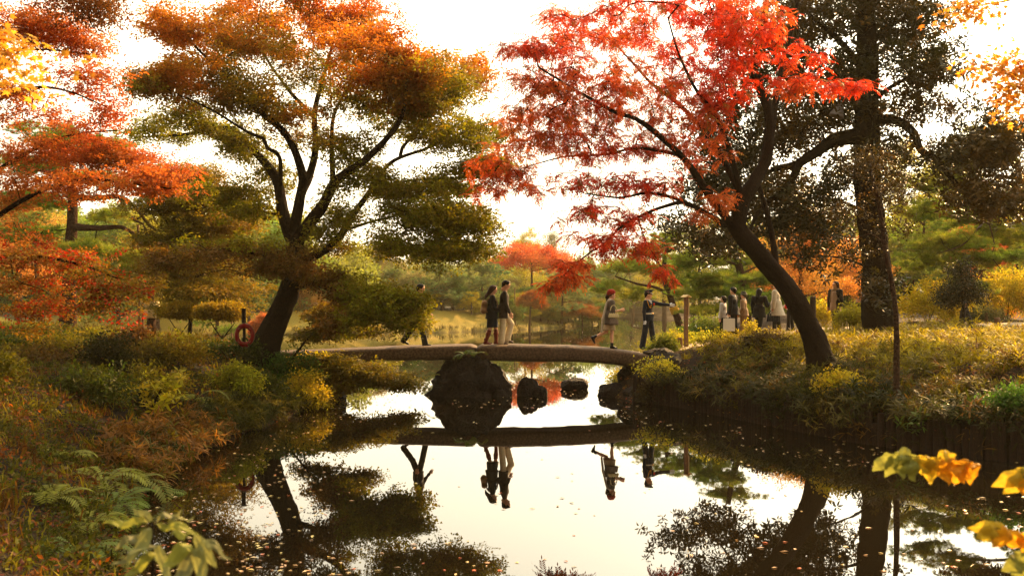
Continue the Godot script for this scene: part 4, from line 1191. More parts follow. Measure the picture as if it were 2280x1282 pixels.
func scatter(kind: String, count: int, x0: float, x1: float, z0: float, z1: float, meshes: Array, m: Material, called: String, label: String, seed_: int, lean := 0.25, size := 1.0) -> void:
	var r := generator(seed_)
	var o := Node3D.new()
	o.name = numbered(called)
	add_child(o, true)
	tag(o, label, "", "", "stuff")
	var lots := []
	for k in meshes.size(): lots.append(PackedFloat32Array())
	for k in count:
		var x := r.randf_range(x0, x1)
		var z := lerpf(z0, z1, sqrt(r.randf()))
		var s := shore(x, z)
		if s < (0.03 if kind != "edge" and kind != "leftedge" else -0.24): continue
		var n := noise.get_noise_2d(x * 12.0 + 300.0, z * 12.0)
		var c := Color.WHITE
		var big := size
		match kind:
			"sasa":
				if from_way(x, z) < 1.25 or n < -0.28 or (x < 4.9 and z < -25.0 and z > -28.6): continue
				var dry := clampf((x - 5.8) * 0.24 + n + 0.1, 0.0, 1.2) * smoothstep(5.5, 2.5, s)
				if r.randf() < dry * 0.75: continue
				var gold := clampf((s - 0.9) * 0.35 + n, 0.0, 1.0)
				c = Color(0.22, 0.23, 0.06).lerp(Color(0.76, 0.66, 0.11), gold)
				if r.randf() < 0.2: c = Color(0.50, 0.36, 0.15)
				big *= 1.0 if s > 0.5 else 1.15
			"grass_right":
				if from_way(x, z) < 1.2 or s < 1.2: continue
				big *= 0.7
				c = Color(0.80, 0.68, 0.14).lerp(Color(0.58, 0.57, 0.11), clampf(n + 0.4, 0, 1))
			"litter":
				if from_way(x, z) < 0.9 and r.randf() < 0.75: continue
				c = Color(0.50, 0.33, 0.18).lerp(Color(0.62, 0.36, 0.14), r.randf())
				if r.randf() < 0.25: c = Color(0.66, 0.52, 0.30)
				if r.randf() < 0.12: c = Color(0.66, 0.30, 0.12)
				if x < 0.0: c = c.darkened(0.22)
			"left":
				var shade := clampf(n * 1.4 + 0.5, 0, 1)
				c = Color(0.60, 0.52, 0.12).lerp(Color(0.33, 0.34, 0.09), shade)
				if n < -0.15 and r.randf() < 0.6: c = Color(0.58, 0.38, 0.14)
				if z < -19.0 and r.randf() < 0.5: c = Color(0.52, 0.48, 0.12)
			"leftleaf":
				c = Color(0.30, 0.34, 0.10).lerp(Color(0.48, 0.42, 0.11), clampf(n + 0.4, 0, 1))
				if r.randf() < 0.1: c = Color(0.66, 0.36, 0.13)
				if n < -0.2: continue
			"lawn":
				if s > 0.7: continue
				big *= 1.3
				c = Color(0.27, 0.25, 0.10)
			"edge":
				if s > 0.32 or z < -25.2 or (x > 6.0 and s < -0.06) or (x > 6.0 and r.randf() < 0.35): continue
				c = Color(0.22, 0.23, 0.08).lerp(Color(0.50, 0.42, 0.16), clampf(n + 0.4, 0, 1))
			"leftedge":
				if s > 0.7 or s < -0.1 or r.randf() < 0.3: continue
				c = Color(0.24, 0.26, 0.08).lerp(Color(0.46, 0.40, 0.12), clampf(n * 1.6 + 0.4, 0, 1))
				if z > -18.5 and r.randf() < 0.7: c = Color(0.56, 0.38, 0.15)
		var b := Basis.from_euler(Vector3(r.randfn() * lean, r.randf() * TAU, r.randfn() * lean)).scaled(Vector3.ONE * big * r.randf_range(0.7, 1.3))
		var v := r.randf_range(0.75, 1.15)
		var y := ground(x, z)
		if kind == "edge": y = maxf(y, 0.56 - 0.08 * r.randf()) if s > 0.0 else maxf(0.12, 0.55 + s * 1.7 * r.randf_range(0.5, 1.1))
		if kind == "leftedge": y = maxf(y, 0.1)
		put(lots[r.randi() % meshes.size()], b, Vector3(x, y, z), Color(c.r * v, c.g * v, c.b * v))
	for k in meshes.size():
		if lots[k].size(): copies("clump", meshes[k], m, lots[k], o)

func shrub(called: String, label: String, pal: String, foot: Vector3, wide: float, high: float, sprays: Array, seed_: int, tips := 26, per := 7, size := 1.0, m: Material = null, group := "", flat := 0.5) -> void:
	var r := generator(seed_)
	var limbs := []
	for k in 4:
		var a := k * 1.6 + r.randf()
		limbs.append([[foot + Vector3(cos(a) * 0.04, -0.05, sin(a) * 0.04), foot + Vector3(cos(a) * wide * 0.12, high * 0.35, sin(a) * wide * 0.12), foot + Vector3(cos(a) * wide * 0.25, high * 0.65, sin(a) * wide * 0.25)], 0.018, 0.006, "stem"])
	tree(called, label, "shrub", {"seed": seed_, "bark": M.twig, "leaves": sprays, "leaf": m if m else M.leaf, "palette": pal, "limbs": limbs, "skip": 1, "per": per, "spread": wide * 0.09, "flat": flat, "tilt": 0.5, "thin": 0.003, "step": 0.25, "size": size,
		"pads": [[foot + Vector3(-wide * 0.2, high * 0.5, 0.05), 0, 0, wide * 0.3, high * 0.36, wide * 0.3, tips * 0.34], [foot + Vector3(wide * 0.12, high * 0.66, -0.05), 0, 0, wide * 0.33, high * 0.38, wide * 0.3, tips * 0.38], [foot + Vector3(wide * 0.3, high * 0.38, 0.1), 0, 0, wide * 0.26, high * 0.3, wide * 0.28, tips * 0.28]]}, group)

func fern(foot: Vector3, n: int, size: float, c: Color, label: String, seed_: int, group := "ferns on the banks") -> void:
	var r := generator(seed_)
	var t := thing("fern", label, "fern", foot, r.randf() * TAU, group)
	for k in n:
		var a := TAU * k / n + r.randf_range(-0.3, 0.3)
		part("frond", S.frond[(k + seed_) % 4], tinted(c), t, Transform3D(Basis.from_euler(Vector3(0, a, r.randf_range(-0.45, 0.1))).scaled(Vector3.ONE * size * r.randf_range(0.8, 1.15)), Vector3.ZERO))

func make_cover() -> void:
	# the path on the right bank
	var mb := MB.new()
	var pts := PackedVector3Array()
	for q in way: pts.append(Vector3(q.x, 0, q.y))
	var line := spline(pts, 0.4)
	for k in line.size():
		var t := (line[mini(k + 1, line.size() - 1)] - line[maxi(k - 1, 0)]).normalized()
		var side := Vector3(-t.z, 0, t.x)
		for j in 7:
			var p := line[k] + side * (j - 3) / 3.0 * (1.25 + noise.get_noise_2d(k * 9.0, j * 3.0) * 0.2)
			p.y = ground(p.x, p.z) + (0.035 if j > 0 and j < 6 else -0.02)
			mb.v.append(p)
	for k in line.size() - 1:
		for j in 6:
			var a := k * 7 + j
			mb.i.append(a); mb.i.append(a + 7); mb.i.append(a + 1)
			mb.i.append(a + 1); mb.i.append(a + 7); mb.i.append(a + 8)
	setting("path", mb.mesh(true), M.path, "pale gravel path behind the right bank")
	scatter("sasa", 15000, 2.3, 15.0, -34.0, -12.5, S.sasa, M.blade, "bamboo_grass", "low bamboo grass covering the right bank above the logs", 41)
	scatter("grass_right", 5000, 3.5, 22.0, -40.0, -15.0, S.grass, M.blade, "grass", "thin golden grass on the right bank", 42)
	scatter("litter", 9000, 2.3, 22.0, -40.0, -12.5, S.litter, M.leaf, "fallen_leaves", "brown fallen leaves strewn over the right bank", 43, 0.15)
	scatter("left", 12000, -17.0, -2.4, -36.0, -4.0, S.short, M.blade, "grass", "olive and rusty grass on the left bank", 44, 0.3)
	scatter("leftleaf", 22000, -17.0, -2.4, -36.0, -4.0, S.small, M.leaf, "undergrowth", "low leafy undergrowth on the left bank", 45, 0.3)
	scatter("left", 7000, -24.0, -6.0, -60.0, -30.0, S.grass, M.blade, "grass", "golden grass on the flat ground beyond the left bank", 51, 0.25)
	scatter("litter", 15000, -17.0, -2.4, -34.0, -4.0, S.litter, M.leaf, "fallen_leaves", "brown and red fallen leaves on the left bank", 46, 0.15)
	scatter("lawn", 9000, -32.0, 12.0, -120.0, -70.0, S.grass, M.blade, "reeds", "short reedy grass fringing the far lawn", 47, 0.2, 1.1)
	scatter("edge", 16000, 2.3, 14.0, -28.0, -10.0, S.sasa, M.blade, "overhanging_grass", "bamboo grass hanging over the logs of the right bank", 48, 0.35)
	scatter("leftedge", 7000, -7.0, -2.4, -30.0, -13.5, S.sasa, M.blade, "overhanging_grass", "brown and green leaves hanging over the left water edge", 49, 0.35)
	# ferns
	var spots := [[335, 13.4, 8, 1.0, "green fern fanning over the left water's edge"], [285, 13.0, 7, 0.95, "pale fern behind the green one at the left water's edge"], [400, 15.6, 7, 0.8, "fern trailing into the water below the brown bamboo leaves"],
		[255, 11.4, 8, 0.9, "fern at the lower left beside the tall leafy seedling"], [330, 11.6, 7, 0.85, "fern overhanging dark water left of the seedling"], [200, 10.2, 7, 0.8, "yellowing fern low on the left bank"], [460, 18.5, 6, 0.8, "dark fern half way along the left bank"],
		[300, 10.2, 6, 0.8, "fern under the seedling's large leaves"], [230, 12.4, 8, 1.0, "broad fern up the slope behind the overhanging ones"], [170, 9.0, 7, 0.8, "fern in rusty grass at the bottom left"], [240, 9.2, 6, 0.75, "drooping fern low by the water at the bottom left"], [370, 14.6, 7, 0.9, "dark green fern dipping its tips into the pond"], [300, 16.0, 7, 0.8, "olive fern on the middle of the left slope"], [430, 19.8, 7, 1.0, "tall fern among grass on the left slope"], [110, 10.5, 7, 0.8, "fern at the left edge in mixed grass"], [440, 17.0, 6, 0.8, "fern over brown bamboo leaves at the left shore"], [500, 21.0, 6, 0.9, "fern under the big maple on the left bank"], [150, 13.0, 6, 0.7, "small bluish fern in the grass of the left bank"]]
	for k in spots.size():
		var q: Array = spots[k]
		fern(on_ground(q[0], q[1]), q[2], q[3], Color(0.44, 0.48, 0.17).lerp(Color(0.58, 0.53, 0.17), (k % 3) * 0.4), q[4], 60 + k)
	var rights := [[2170, 17.9, 6, 0.8, "fern right of the sapling on the right bank"], [2050, 18.3, 6, 0.7, "low fern at the foot of the sapling"], [1700, 23.0, 5, 0.7, "fern among bamboo grass left of the leaning trunk"], [1480, 25.3, 5, 0.6, "rusty fern over the log edge near the bridge"]]
	for k in rights.size():
		var q: Array = rights[k]
		fern(on_ground(q[0], q[1]), q[2], q[3], Color(0.34, 0.38, 0.14) if k < 3 else Color(0.6, 0.3, 0.12), q[4], 80 + k)
	fern(at(1035, 792, 26.75), 7, 0.62, Color(0.36, 0.42, 0.14), "dark fern growing on top of the bridge boulder", 90)
	fern(at(1062, 790, 26.7), 5, 0.5, Color(0.5, 0.5, 0.16), "paler fern at the right shoulder of the bridge boulder", 91)
	fern(at(968, 838, 27.1), 4, 0.4, Color(0.6, 0.58, 0.16), "little yellow fern on the left face of the bridge boulder", 92)
	# shrubs
	shrub("shrub", "bright yellow green shrub in sunlight at the foot of the big maple", "gold", on_ground(690, 25.6), 1.5, 1.0, S.bush, 131, 60, 6)
	shrub("shrub", "glossy dark shrub spilling over the left bank under the bridge end", "green", on_ground(640, 24.6), 1.6, 1.0, S.bush, 132, 60, 6)
	shrub("shrub", "yellow green leaves hanging to the water below the big maple", "gold", on_ground(668, 23.6) + Vector3(0, -0.2, 0), 1.1, 0.9, S.bush, 133, 44, 6)
	shrub("shrub", "orange tinted bush on the left water's edge", "gold", on_ground(520, 21.4), 1.0, 0.8, S.bush, 134, 40, 6)
	var rl := generator(55)
	for k in 22:
		var z := rl.randf_range(-25.0, -14.0)
		var x := -5.6 - rl.randf_range(0.0, 5.5) - (1.0 if z > -17.0 else 0.0)
		var kind := k % 3
		shrub("low_shrub", ["dark green leafy shrub low on the left slope", "yellow green leafy shrub low on the left slope", "brownish thin shrub low on the left slope"][kind], ["low_green", "olive", "low_brown"][kind], Vector3(x, ground(x, z), z), rl.randf_range(0.8, 1.7), rl.randf_range(0.3, 0.55), S.bush, 600 + k, 26, 6, 1.15, null, "low shrubs over the left bank", 0.6)
	shrub("shrub", "pale yellow leaved shrub in the middle of the left bank", "gold", on_ground(330, 17.5), 1.1, 0.7, S.rosette, 135, 26, 3, 0.9)
	shrub("shrub", "dark hollow bush in shadow on the left bank", "evergreen", on_ground(240, 18.8), 1.1, 0.7, S.bush, 136, 40, 6)
	shrub("shrub", "yellow twiggy shrub sprouting below the right bridge end", "yellow", at(1466, 846, 25.6), 1.1, 0.55, S.bush, 137, 26, 4)
	shrub("shrub", "dark leaved bush over the rocks below the right bridge end", "evergreen", at(1452, 898, 25.3), 0.8, 0.5, S.bush, 138, 44, 6, 1.0, M.leaf_glossy)
	shrub("shrub", "low gold green bush at the right bridge end behind the guard's feet", "gold", on_ground(1405, 31.0), 1.4, 0.8, S.bush, 139, 60, 7)
	shrub("shrub", "rounded moss green bush beside the guard's shoes", "green", on_ground(1478, 28.3), 0.7, 0.5, S.bush, 140, 30, 7)
	shrub("shrub", "broad low golden bush between guard and signpost", "gold", on_ground(1500, 33.0), 2.0, 0.8, S.bush, 141, 80, 7)
	shrub("shrub", "green bush behind the signpost", "green", on_ground(1570, 36.0), 1.8, 0.9, S.bush, 142, 70, 7)
	shrub("shrub", "tall yellow sprig standing before the shopping bag", "yellow", on_ground(1674, 29.0), 0.3, 0.75, S.bush, 143, 12, 3)
	shrub("shrub", "yellow sprays of a low shrub below the signpost", "yellow", on_ground(1575, 27.5), 1.0, 0.4, S.bush, 144, 18, 3)
	shrub("shrub", "dark leafy bush growing round the tree stump", "evergreen", on_ground(1700, 25.5), 1.0, 0.45, S.bush, 145, 40, 6, 1.0, M.leaf_glossy)
	shrub("shrub", "yellow green bush left of the woman in the scarf", "gold", on_ground(1810, 37.0), 1.3, 1.0, S.bush, 146, 50, 7)
	shrub("shrub", "yellow bush at the foot of the evergreen trunk", "gold", on_ground(1895, 32.0), 1.0, 1.0, S.bush, 147, 40, 7)
	shrub("shrub", "round golden yellow bush left of the glossy young tree", "gold", on_ground(2065, 37.0), 2.3, 1.6, S.bush, 148, 110, 7, 1.2)
	shrub("shrub", "golden bush at the far right edge above the path", "gold", on_ground(2245, 40.0), 2.6, 2.0, S.bush, 149, 110, 7, 1.2)
	shrub("shrub", "orange twiggy bush behind the path at right", "amber", on_ground(2190, 42.0), 2.2, 1.2, S.bush, 150, 60, 7, 1.2)
	shrub("shrub", "silvery low bush along the far edge of the path", "dusky", on_ground(2165, 39.0), 2.2, 0.5, S.bush, 151, 60, 7)
	shrub("shrub", "broad dark leaved plant hanging over the log edge below the sapling", "green", on_ground(2060, 17.2) + Vector3(0, -0.15, 0), 1.0, 0.5, S.rosette, 152, 16, 2, 1.0, M.leaf_glossy)
	shrub("shrub", "large leaved green plant at the log edge right of the sapling", "green", on_ground(2170, 16.9) + Vector3(0, -0.2, 0), 1.2, 0.55, S.rosette, 153, 20, 2, 1.1, M.leaf_glossy)
	shrub("shrub", "yellow green rounded shrub above the log edge left of the sapling", "gold", on_ground(1870, 19.6), 0.9, 0.45, S.bush, 154, 44, 6)
	shrub("shrub", "green shrub at the corner of the log edge at the far right", "green", on_ground(2260, 16.6), 1.0, 0.5, S.bush, 155, 36, 6)
	# the glossy young tree that hides a walker, and the low maple by the bridge
	var d := 33.4
	tree("young_tree", "small glossy dark tree standing in front of the walker on the path", "tree", {"seed": 160, "bark": M.bark_dark, "leaves": S.small, "leaf": M.leaf_glossy, "palette": "evergreen", "per": 8, "spread": 0.16, "flat": 0.6, "tilt": 0.6, "thin": 0.004, "step": 0.25, "skip": 8, "size": 1.2,
		"limbs": [[[[2146, 745, d], [2145, 690, d], [2143, 640, d], [2140, 585, d]], 0.05, 0.02, "trunk"]],
		"pads": [[2140, 600, d, 28, 18, 0.4, 16], [2140, 635, d, 42, 20, 0.5, 26], [2138, 665, d, 55, 16, 0.6, 26], [2165, 650, d, 30, 20, 0.5, 10], [2110, 660, d, 25, 14, 0.4, 8]]})
	d = 25.2
	tree("maple_tree", "low green maple branch reaching out over the water below the bridge", "tree", {"seed": 161, "bark": M.bark_dark, "leaves": S.maple, "palette": "olive", "per": 11, "spread": 0.22, "flat": 0.25, "tilt": 0.3, "skip": 4, "thin": 0.004, "step": 0.25,
		"limbs": [[[[572, 905, d - 1], [620, 840, d - 0.7], [660, 785, d - 0.4], [700, 735, d - 0.2], [730, 700, d]], 0.045, 0.018, "trunk"], [[[640, 812, d - 0.6], [700, 800, d - 0.3], [770, 812, d], [840, 832, d + 0.2], [910, 855, d + 0.3]], 0.03, 0.007], [[[625, 835, d - 0.7], [660, 860, d - 0.6], [700, 880, d - 0.5]], 0.02, 0.006]],
		"pads": [[720, 805, d - 0.2, 60, 14, 0.6, 22], [790, 822, d, 55, 16, 0.6, 26], [850, 840, d + 0.2, 50, 13, 0.5, 22], [895, 852, d + 0.3, 24, 7, 0.3, 8], [760, 850, d, 40, 14, 0.5, 12], [690, 860, d - 0.5, 30, 22, 0.5, 14], [700, 890, d - 0.5, 20, 14, 0.4, 7], [745, 700, d, 50, 22, 0.6, 22], [800, 725, d, 50, 14, 0.6, 14], [700, 740, d, 36, 16, 0.5, 10]]})
	# the clipped bushes of the left bank
	for q in [[398, 29.0, 1.2, "clipped mushroom shaped bush, left of the pair on the left bank", 171], [492, 28.0, 1.4, "clipped mushroom shaped bush beside the lifebuoy post", 172]]:
		var foot := on_ground(q[0], q[1])
		var high := at(q[0], 682, q[1]).y - foot.y
		tree("clipped_bush", q[3], "shrub", {"seed": q[4], "bark": M.twig, "leaves": S.bush, "palette": "olive", "per": 8, "spread": 0.07, "flat": 0.35, "tilt": 0.5, "skip": 2, "thin": 0.005, "step": 0.2, "arch": -0.05,
			"limbs": [[[foot, foot + Vector3(0.02, high * 0.3, 0)], 0.03, 0.025, "trunk"], [[foot + Vector3(0, high * 0.25, 0), foot + Vector3(-q[2] * 0.22, high * 0.65, 0.05)], 0.02, 0.01], [[foot + Vector3(0, high * 0.2, 0), foot + Vector3(q[2] * 0.25, high * 0.6, -0.05)], 0.02, 0.01]],
			"pads": [[foot + Vector3(0, high * 0.86, 0), 0, 0, q[2] * 0.5, high * 0.1, q[2] * 0.45, 90], [foot + Vector3(0, high * 0.95, 0), 0, 0, q[2] * 0.36, high * 0.07, q[2] * 0.36, 60]]}, "clipped bushes on the left bank")
	# shrubs of the far lawn
	var rows := [[905, 88, 1.7, "green", "clipped green ball shrub at the left end of the far lawn"], [935, 90, 1.8, "pine_blue", "second clipped ball shrub on the far lawn, bluish green"], [975, 93, 2.4, "dusky", "wide low mound shrub behind the far lawn"], [1010, 93, 2.8, "green", "tall rounded shrub behind the far lawn"],
		[1050, 92, 2.0, "gold", "golden edged ball shrub behind the far lawn left of the couple"], [1140, 92, 2.2, "green", "rounded shrub right of the man in cream trousers"], [1165, 96, 2.6, "gold", "golden shrub under the low red maple"], [1235, 104, 2.2, "dusky", "round dusky shrub near the tip of the lawn"],
		[1265, 106, 1.8, "gold", "small golden ball shrub near the tip of the lawn"], [880, 84, 1.6, "gold", "golden low shrub left of the ball shrubs"], [1095, 94, 2.2, "green", "green ball shrub seen between the couple"]]
	for k in rows.size():
		var q: Array = rows[k]
		far_tree("shrub", "shrub", q[3], q[0], q[1], at(0, 0, 1).x * 0.0 + HORIZON - (on_ground(q[0], q[1]).y + q[2] - EYE) / q[1] * F, q[2] * 1.25 / q[1] * F, q[4], 300 + k, "clipped shrubs on the far lawn")
	# the shrubs that stand close together behind the lawn
	var r := generator(71)
	for k in 46:
		var px := lerpf(840.0, 1330.0, k / 45.0) + r.randf_range(-8, 8)
		var d3 := r.randf_range(92, 104) + (px - 840.0) * 0.02
		var hh := r.randf_range(1.6, 3.4)
		far_tree("shrub", "shrub", ["green", "pine_blue", "dusky", "gold", "olive"][k % 5], px, d3, HORIZON - (on_ground(px, d3).y + hh - EYE) / d3 * F, hh * 1.5 / d3 * F, "rounded shrub in the thicket behind the far lawn", 350 + k, "shrubs crowded behind the far lawn")
	# the far wood that closes the view
	r = generator(77)
	var o := Node3D.new()
	o.name = "far_wood"
	add_child(o)
	tag(o, "hazy mass of far woodland behind the pond", "", "", "stuff")
	var lots := [PackedFloat32Array(), PackedFloat32Array(), PackedFloat32Array(), PackedFloat32Array()]
	for k in 22000:
		var a := r.randf_range(-0.62, 0.62)
		var dist := r.randf_range(195.0, 235.0)
		if a > 0.17: dist = r.randf_range(80.0, 125.0)
		if a < -0.14: dist = r.randf_range(85.0, 130.0)
		var x := sin(a) * dist
		var z := -cos(a) * dist
		if shore(x, z) < 2.0: continue
		var crown := (0.5 + 0.5 * noise.get_noise_1d(a * 400.0 + floorf(dist / 14.0) * 90.0)) * 7.0 * dist / 150.0 + 2.0 * dist / 150.0 + (4.0 if a > 0.17 or a < -0.2 else 0.0)
		var y := ground(x, z) + pow(r.randf(), 0.7) * crown
		var c := Color(0.46, 0.56, 0.20).lerp(Color(0.68, 0.62, 0.22), clampf(noise.get_noise_1d(a * 300.0) + 0.4, 0, 1))
		put(lots[k % 4], Basis.from_euler(Vector3(r.randfn() * 0.5, r.randf() * TAU, r.randfn() * 0.5)).scaled(Vector3.ONE * r.randf_range(1.6, 3.2)), Vector3(x, y, z), c * r.randf_range(0.8, 1.1))
	for k in 4: copies("clump", S.far[k], M.leaf, lots[k], o)
	# leaves afloat
	r = generator(88)
	var shapes := []
	for k in 4:
		var lb := MB.new()
		if k < 2: star(lb, Vector3(-0.03, 0.004, 0), Vector3.RIGHT, Vector3.UP, 0.06, Color.WHITE)
		else: kite(lb, Vector3(-0.04, 0.004, 0), Vector3.RIGHT, Vector3.UP, 0.085, 0.035, 0.12, Color.WHITE)
		shapes.append(lb.mesh(false))
	var kinds := [[Color(0.88, 0.74, 0.52), "tan fallen leaf lying flat on the dark water"], [Color(0.82, 0.42, 0.18), "red orange fallen leaf afloat on the water"], [Color(0.90, 0.78, 0.46), "yellow fallen leaf afloat on the water"], [Color(0.70, 0.52, 0.32), "brown fallen leaf afloat on the water"]]
	var left := 240
	var buf := [PackedFloat32Array(), PackedFloat32Array(), PackedFloat32Array(), PackedFloat32Array()]
	var tries := 0
	while tries < 15000:
		tries += 1
		var d2 := 9.4 / pow(r.randf_range(0.11, 1.0), 1.0)
		var px := r.randf_range(-60, 2340)
		var p := at(px, 0, d2)
		p.y = 0.003
		if shore(p.x, p.z) > -0.02: continue
		var n := noise.get_noise_2d(p.x * 14.0, p.z * 5.0)
		var mass := (0.17 if d2 < 24.0 else 0.85) + (0.3 if shore(p.x, p.z) > -2.2 else 0.0)
		if r.randf() > (mass - 0.12) * clampf(0.5 + n * 2.2, 0.08, 1.3): continue
		var kk := [0, 0, 0, 2, 2, 3, 3, 1][r.randi() % 8] as int
		var b := Basis.from_euler(Vector3(r.randfn() * 0.07, r.randf() * TAU, r.randfn() * 0.07)).scaled(Vector3.ONE * r.randf_range(0.55, 1.1))
		if left > 0 and d2 < 19.0:
			left -= 1
			var lf := part(numbered("floating_leaf"), shapes[(kk + tries) % 4], tinted(kinds[kk][0], "wet_leaf"), self, Transform3D(b, p))
			tag(lf, kinds[kk][1], "leaf", "single leaves floating on the pond")
		else:
			var cc: Color = kinds[kk][0]
			put(buf[(kk + tries) % 4], b.scaled(Vector3.ONE * (1.3 if d2 > 24 else 1.0)), p, cc)
	var fl := Node3D.new()
	fl.name = "floating_leaves"
	add_child(fl)
	tag(fl, "many small fallen leaves drifting over the pond", "", "", "stuff")
	for k in 4: copies("drift", shapes[k], M.wet_leaf, buf[k], fl)

# ------------------------------------------------------------------ things made by people
func box(mb: MB, c: Vector3, s: Vector3, col := Color.WHITE, bevel := 0.12) -> void:
	var h := s * 0.5
	var e := minf(h.x, minf(h.y, h.z)) * bevel
	var faces := [[Vector3(1, 0, 0), Vector3(0, 1, 0)], [Vector3(-1, 0, 0), Vector3(0, 1, 0)], [Vector3(0, 1, 0), Vector3(0, 0, 1)], [Vector3(0, -1, 0), Vector3(0, 0, 1)], [Vector3(0, 0, 1), Vector3(0, 1, 0)], [Vector3(0, 0, -1), Vector3(0, 1, 0)]]
	for f in faces:
		var n: Vector3 = f[0]
		var u: Vector3 = f[1]
		var w := n.cross(u)
		var o := c + n * (n.abs().dot(h))
		var a := u * (u.abs().dot(h) - e)
		var b := w * (w.abs().dot(h) - e)
		mb.quad(o - a - b, o - a + b, o + a + b, o + a - b, col)
	# chamfers along the twelve edges
	for i in 3:
		var ax := [Vector3.RIGHT, Vector3.UP, Vector3.BACK]
		var d: Vector3 = ax[i]
		var p: Vector3 = ax[(i + 1) % 3]
		var q: Vector3 = ax[(i + 2) % 3]
		for sp in [-1.0, 1.0]:
			for sq in [-1.0, 1.0]:
				var o1: Vector3 = c + p * sp * p.dot(h) + q * sq * (q.dot(h) - e)
				var o2: Vector3 = c + p * sp * (p.dot(h) - e) + q * sq * q.dot(h)
				var l: Vector3 = d * (d.dot(h) - e)
				if sp * sq > 0: mb.quad(o1 - l, o2 - l, o2 + l, o1 + l, col)
				else: mb.quad(o2 - l, o1 - l, o1 + l, o2 + l, col)

func rod(a: Vector3, b: Vector3, r0: float, r1: float, sides := 8, rough := 0.0) -> ArrayMesh:
	var mb := MB.new()
	var p := PackedVector3Array()
	var w := PackedFloat32Array()
	for k in 9:
		p.append(a.lerp(b, k / 8.0))
		w.append(lerpf(r0, r1, k / 8.0))
	tube(mb, p, w, sides, Color.WHITE, rough, true)
	mb.c.clear()
	return mb.mesh(true)

func ring(major: float, minor: float, squash := 1.0) -> MB:
	var mb := MB.new()
	for j in 36:
		var a := TAU * j / 36
		var o := Vector3(cos(a), sin(a), 0)
		for k in 14:
			var b := TAU * k / 14
			mb.v.append(o * (major + cos(b) * minor) + Vector3(0, 0, sin(b) * minor * squash))
	for j in 36:
		for k in 14:
			var a := j * 14 + k
			var b := j * 14 + (k + 1) % 14
			var c := ((j + 1) % 36) * 14 + k
			var d := ((j + 1) % 36) * 14 + (k + 1) % 14
			mb.i.append(a); mb.i.append(b); mb.i.append(c)
			mb.i.append(b); mb.i.append(d); mb.i.append(c)
	return mb

func broad_leaf(length: float, wide: float, seed_: int, lobed := false) -> ArrayMesh:
	var r := generator(seed_)
	var mb := MB.new()
	var n := 9
	var rows := []
	for k in n + 1:
		var f := float(k) / n
		var x := f * length
		var y := -0.2 * length * f * f + 0.012 * sin(f * 9.0 + seed_)
		var w := wide * 0.5 * pow(sin(PI * pow(f, 0.72)), 0.8)
		if lobed: w *= 0.72 + 0.42 * absf(sin(f * 6.6 + 0.7))
		rows.append([Vector3(x, y, 0), w])
	for k in n:
		var a: Vector3 = rows[k][0]
		var b: Vector3 = rows[k + 1][0]
		for s in [-1.0, 1.0]:
			var wa: float = rows[k][1]
			var wb: float = rows[k + 1][1]
			var droop := Vector3(0, 0.12, 0)
			var m1 := a + Vector3(0, 0, s * wa * 0.5) + droop * wa
			var m2 := b + Vector3(0, 0, s * wb * 0.5) + droop * wb
			var e1 := a + Vector3(0, 0, s * wa) - droop * wa * 0.5 + Vector3(0, 0.004 * sin(k * 2.4), 0)
			var e2 := b + Vector3(0, 0, s * wb) - droop * wb * 0.5 + Vector3(0, 0.004 * sin(k * 2.4 + 2.4), 0)
			var c := grey(r, 0.9)
			if s > 0:
				mb.quad(a, b, m2, m1, c)
				mb.quad(m1, m2, e2, e1, c)
			else:
				mb.quad(b, a, m1, m2, c)
				mb.quad(m2, m1, e1, e2, c)
	return mb.mesh(false)

func aimed(dir: Vector3, roll := 0.0) -> Basis:   # x along dir, y as high as it can be
	var x := dir.normalized()
	var z := x.cross(Vector3.UP).normalized()
	return Basis(x, z.cross(x), z).rotated(x, roll)

func faced(dir: Vector3, face: Vector3) -> Basis:   # x along dir, the upper side turned to face
	var x := dir.normalized()
	var y := (face - x * face.dot(x)).normalized()
	return Basis(x, y, x.cross(y))

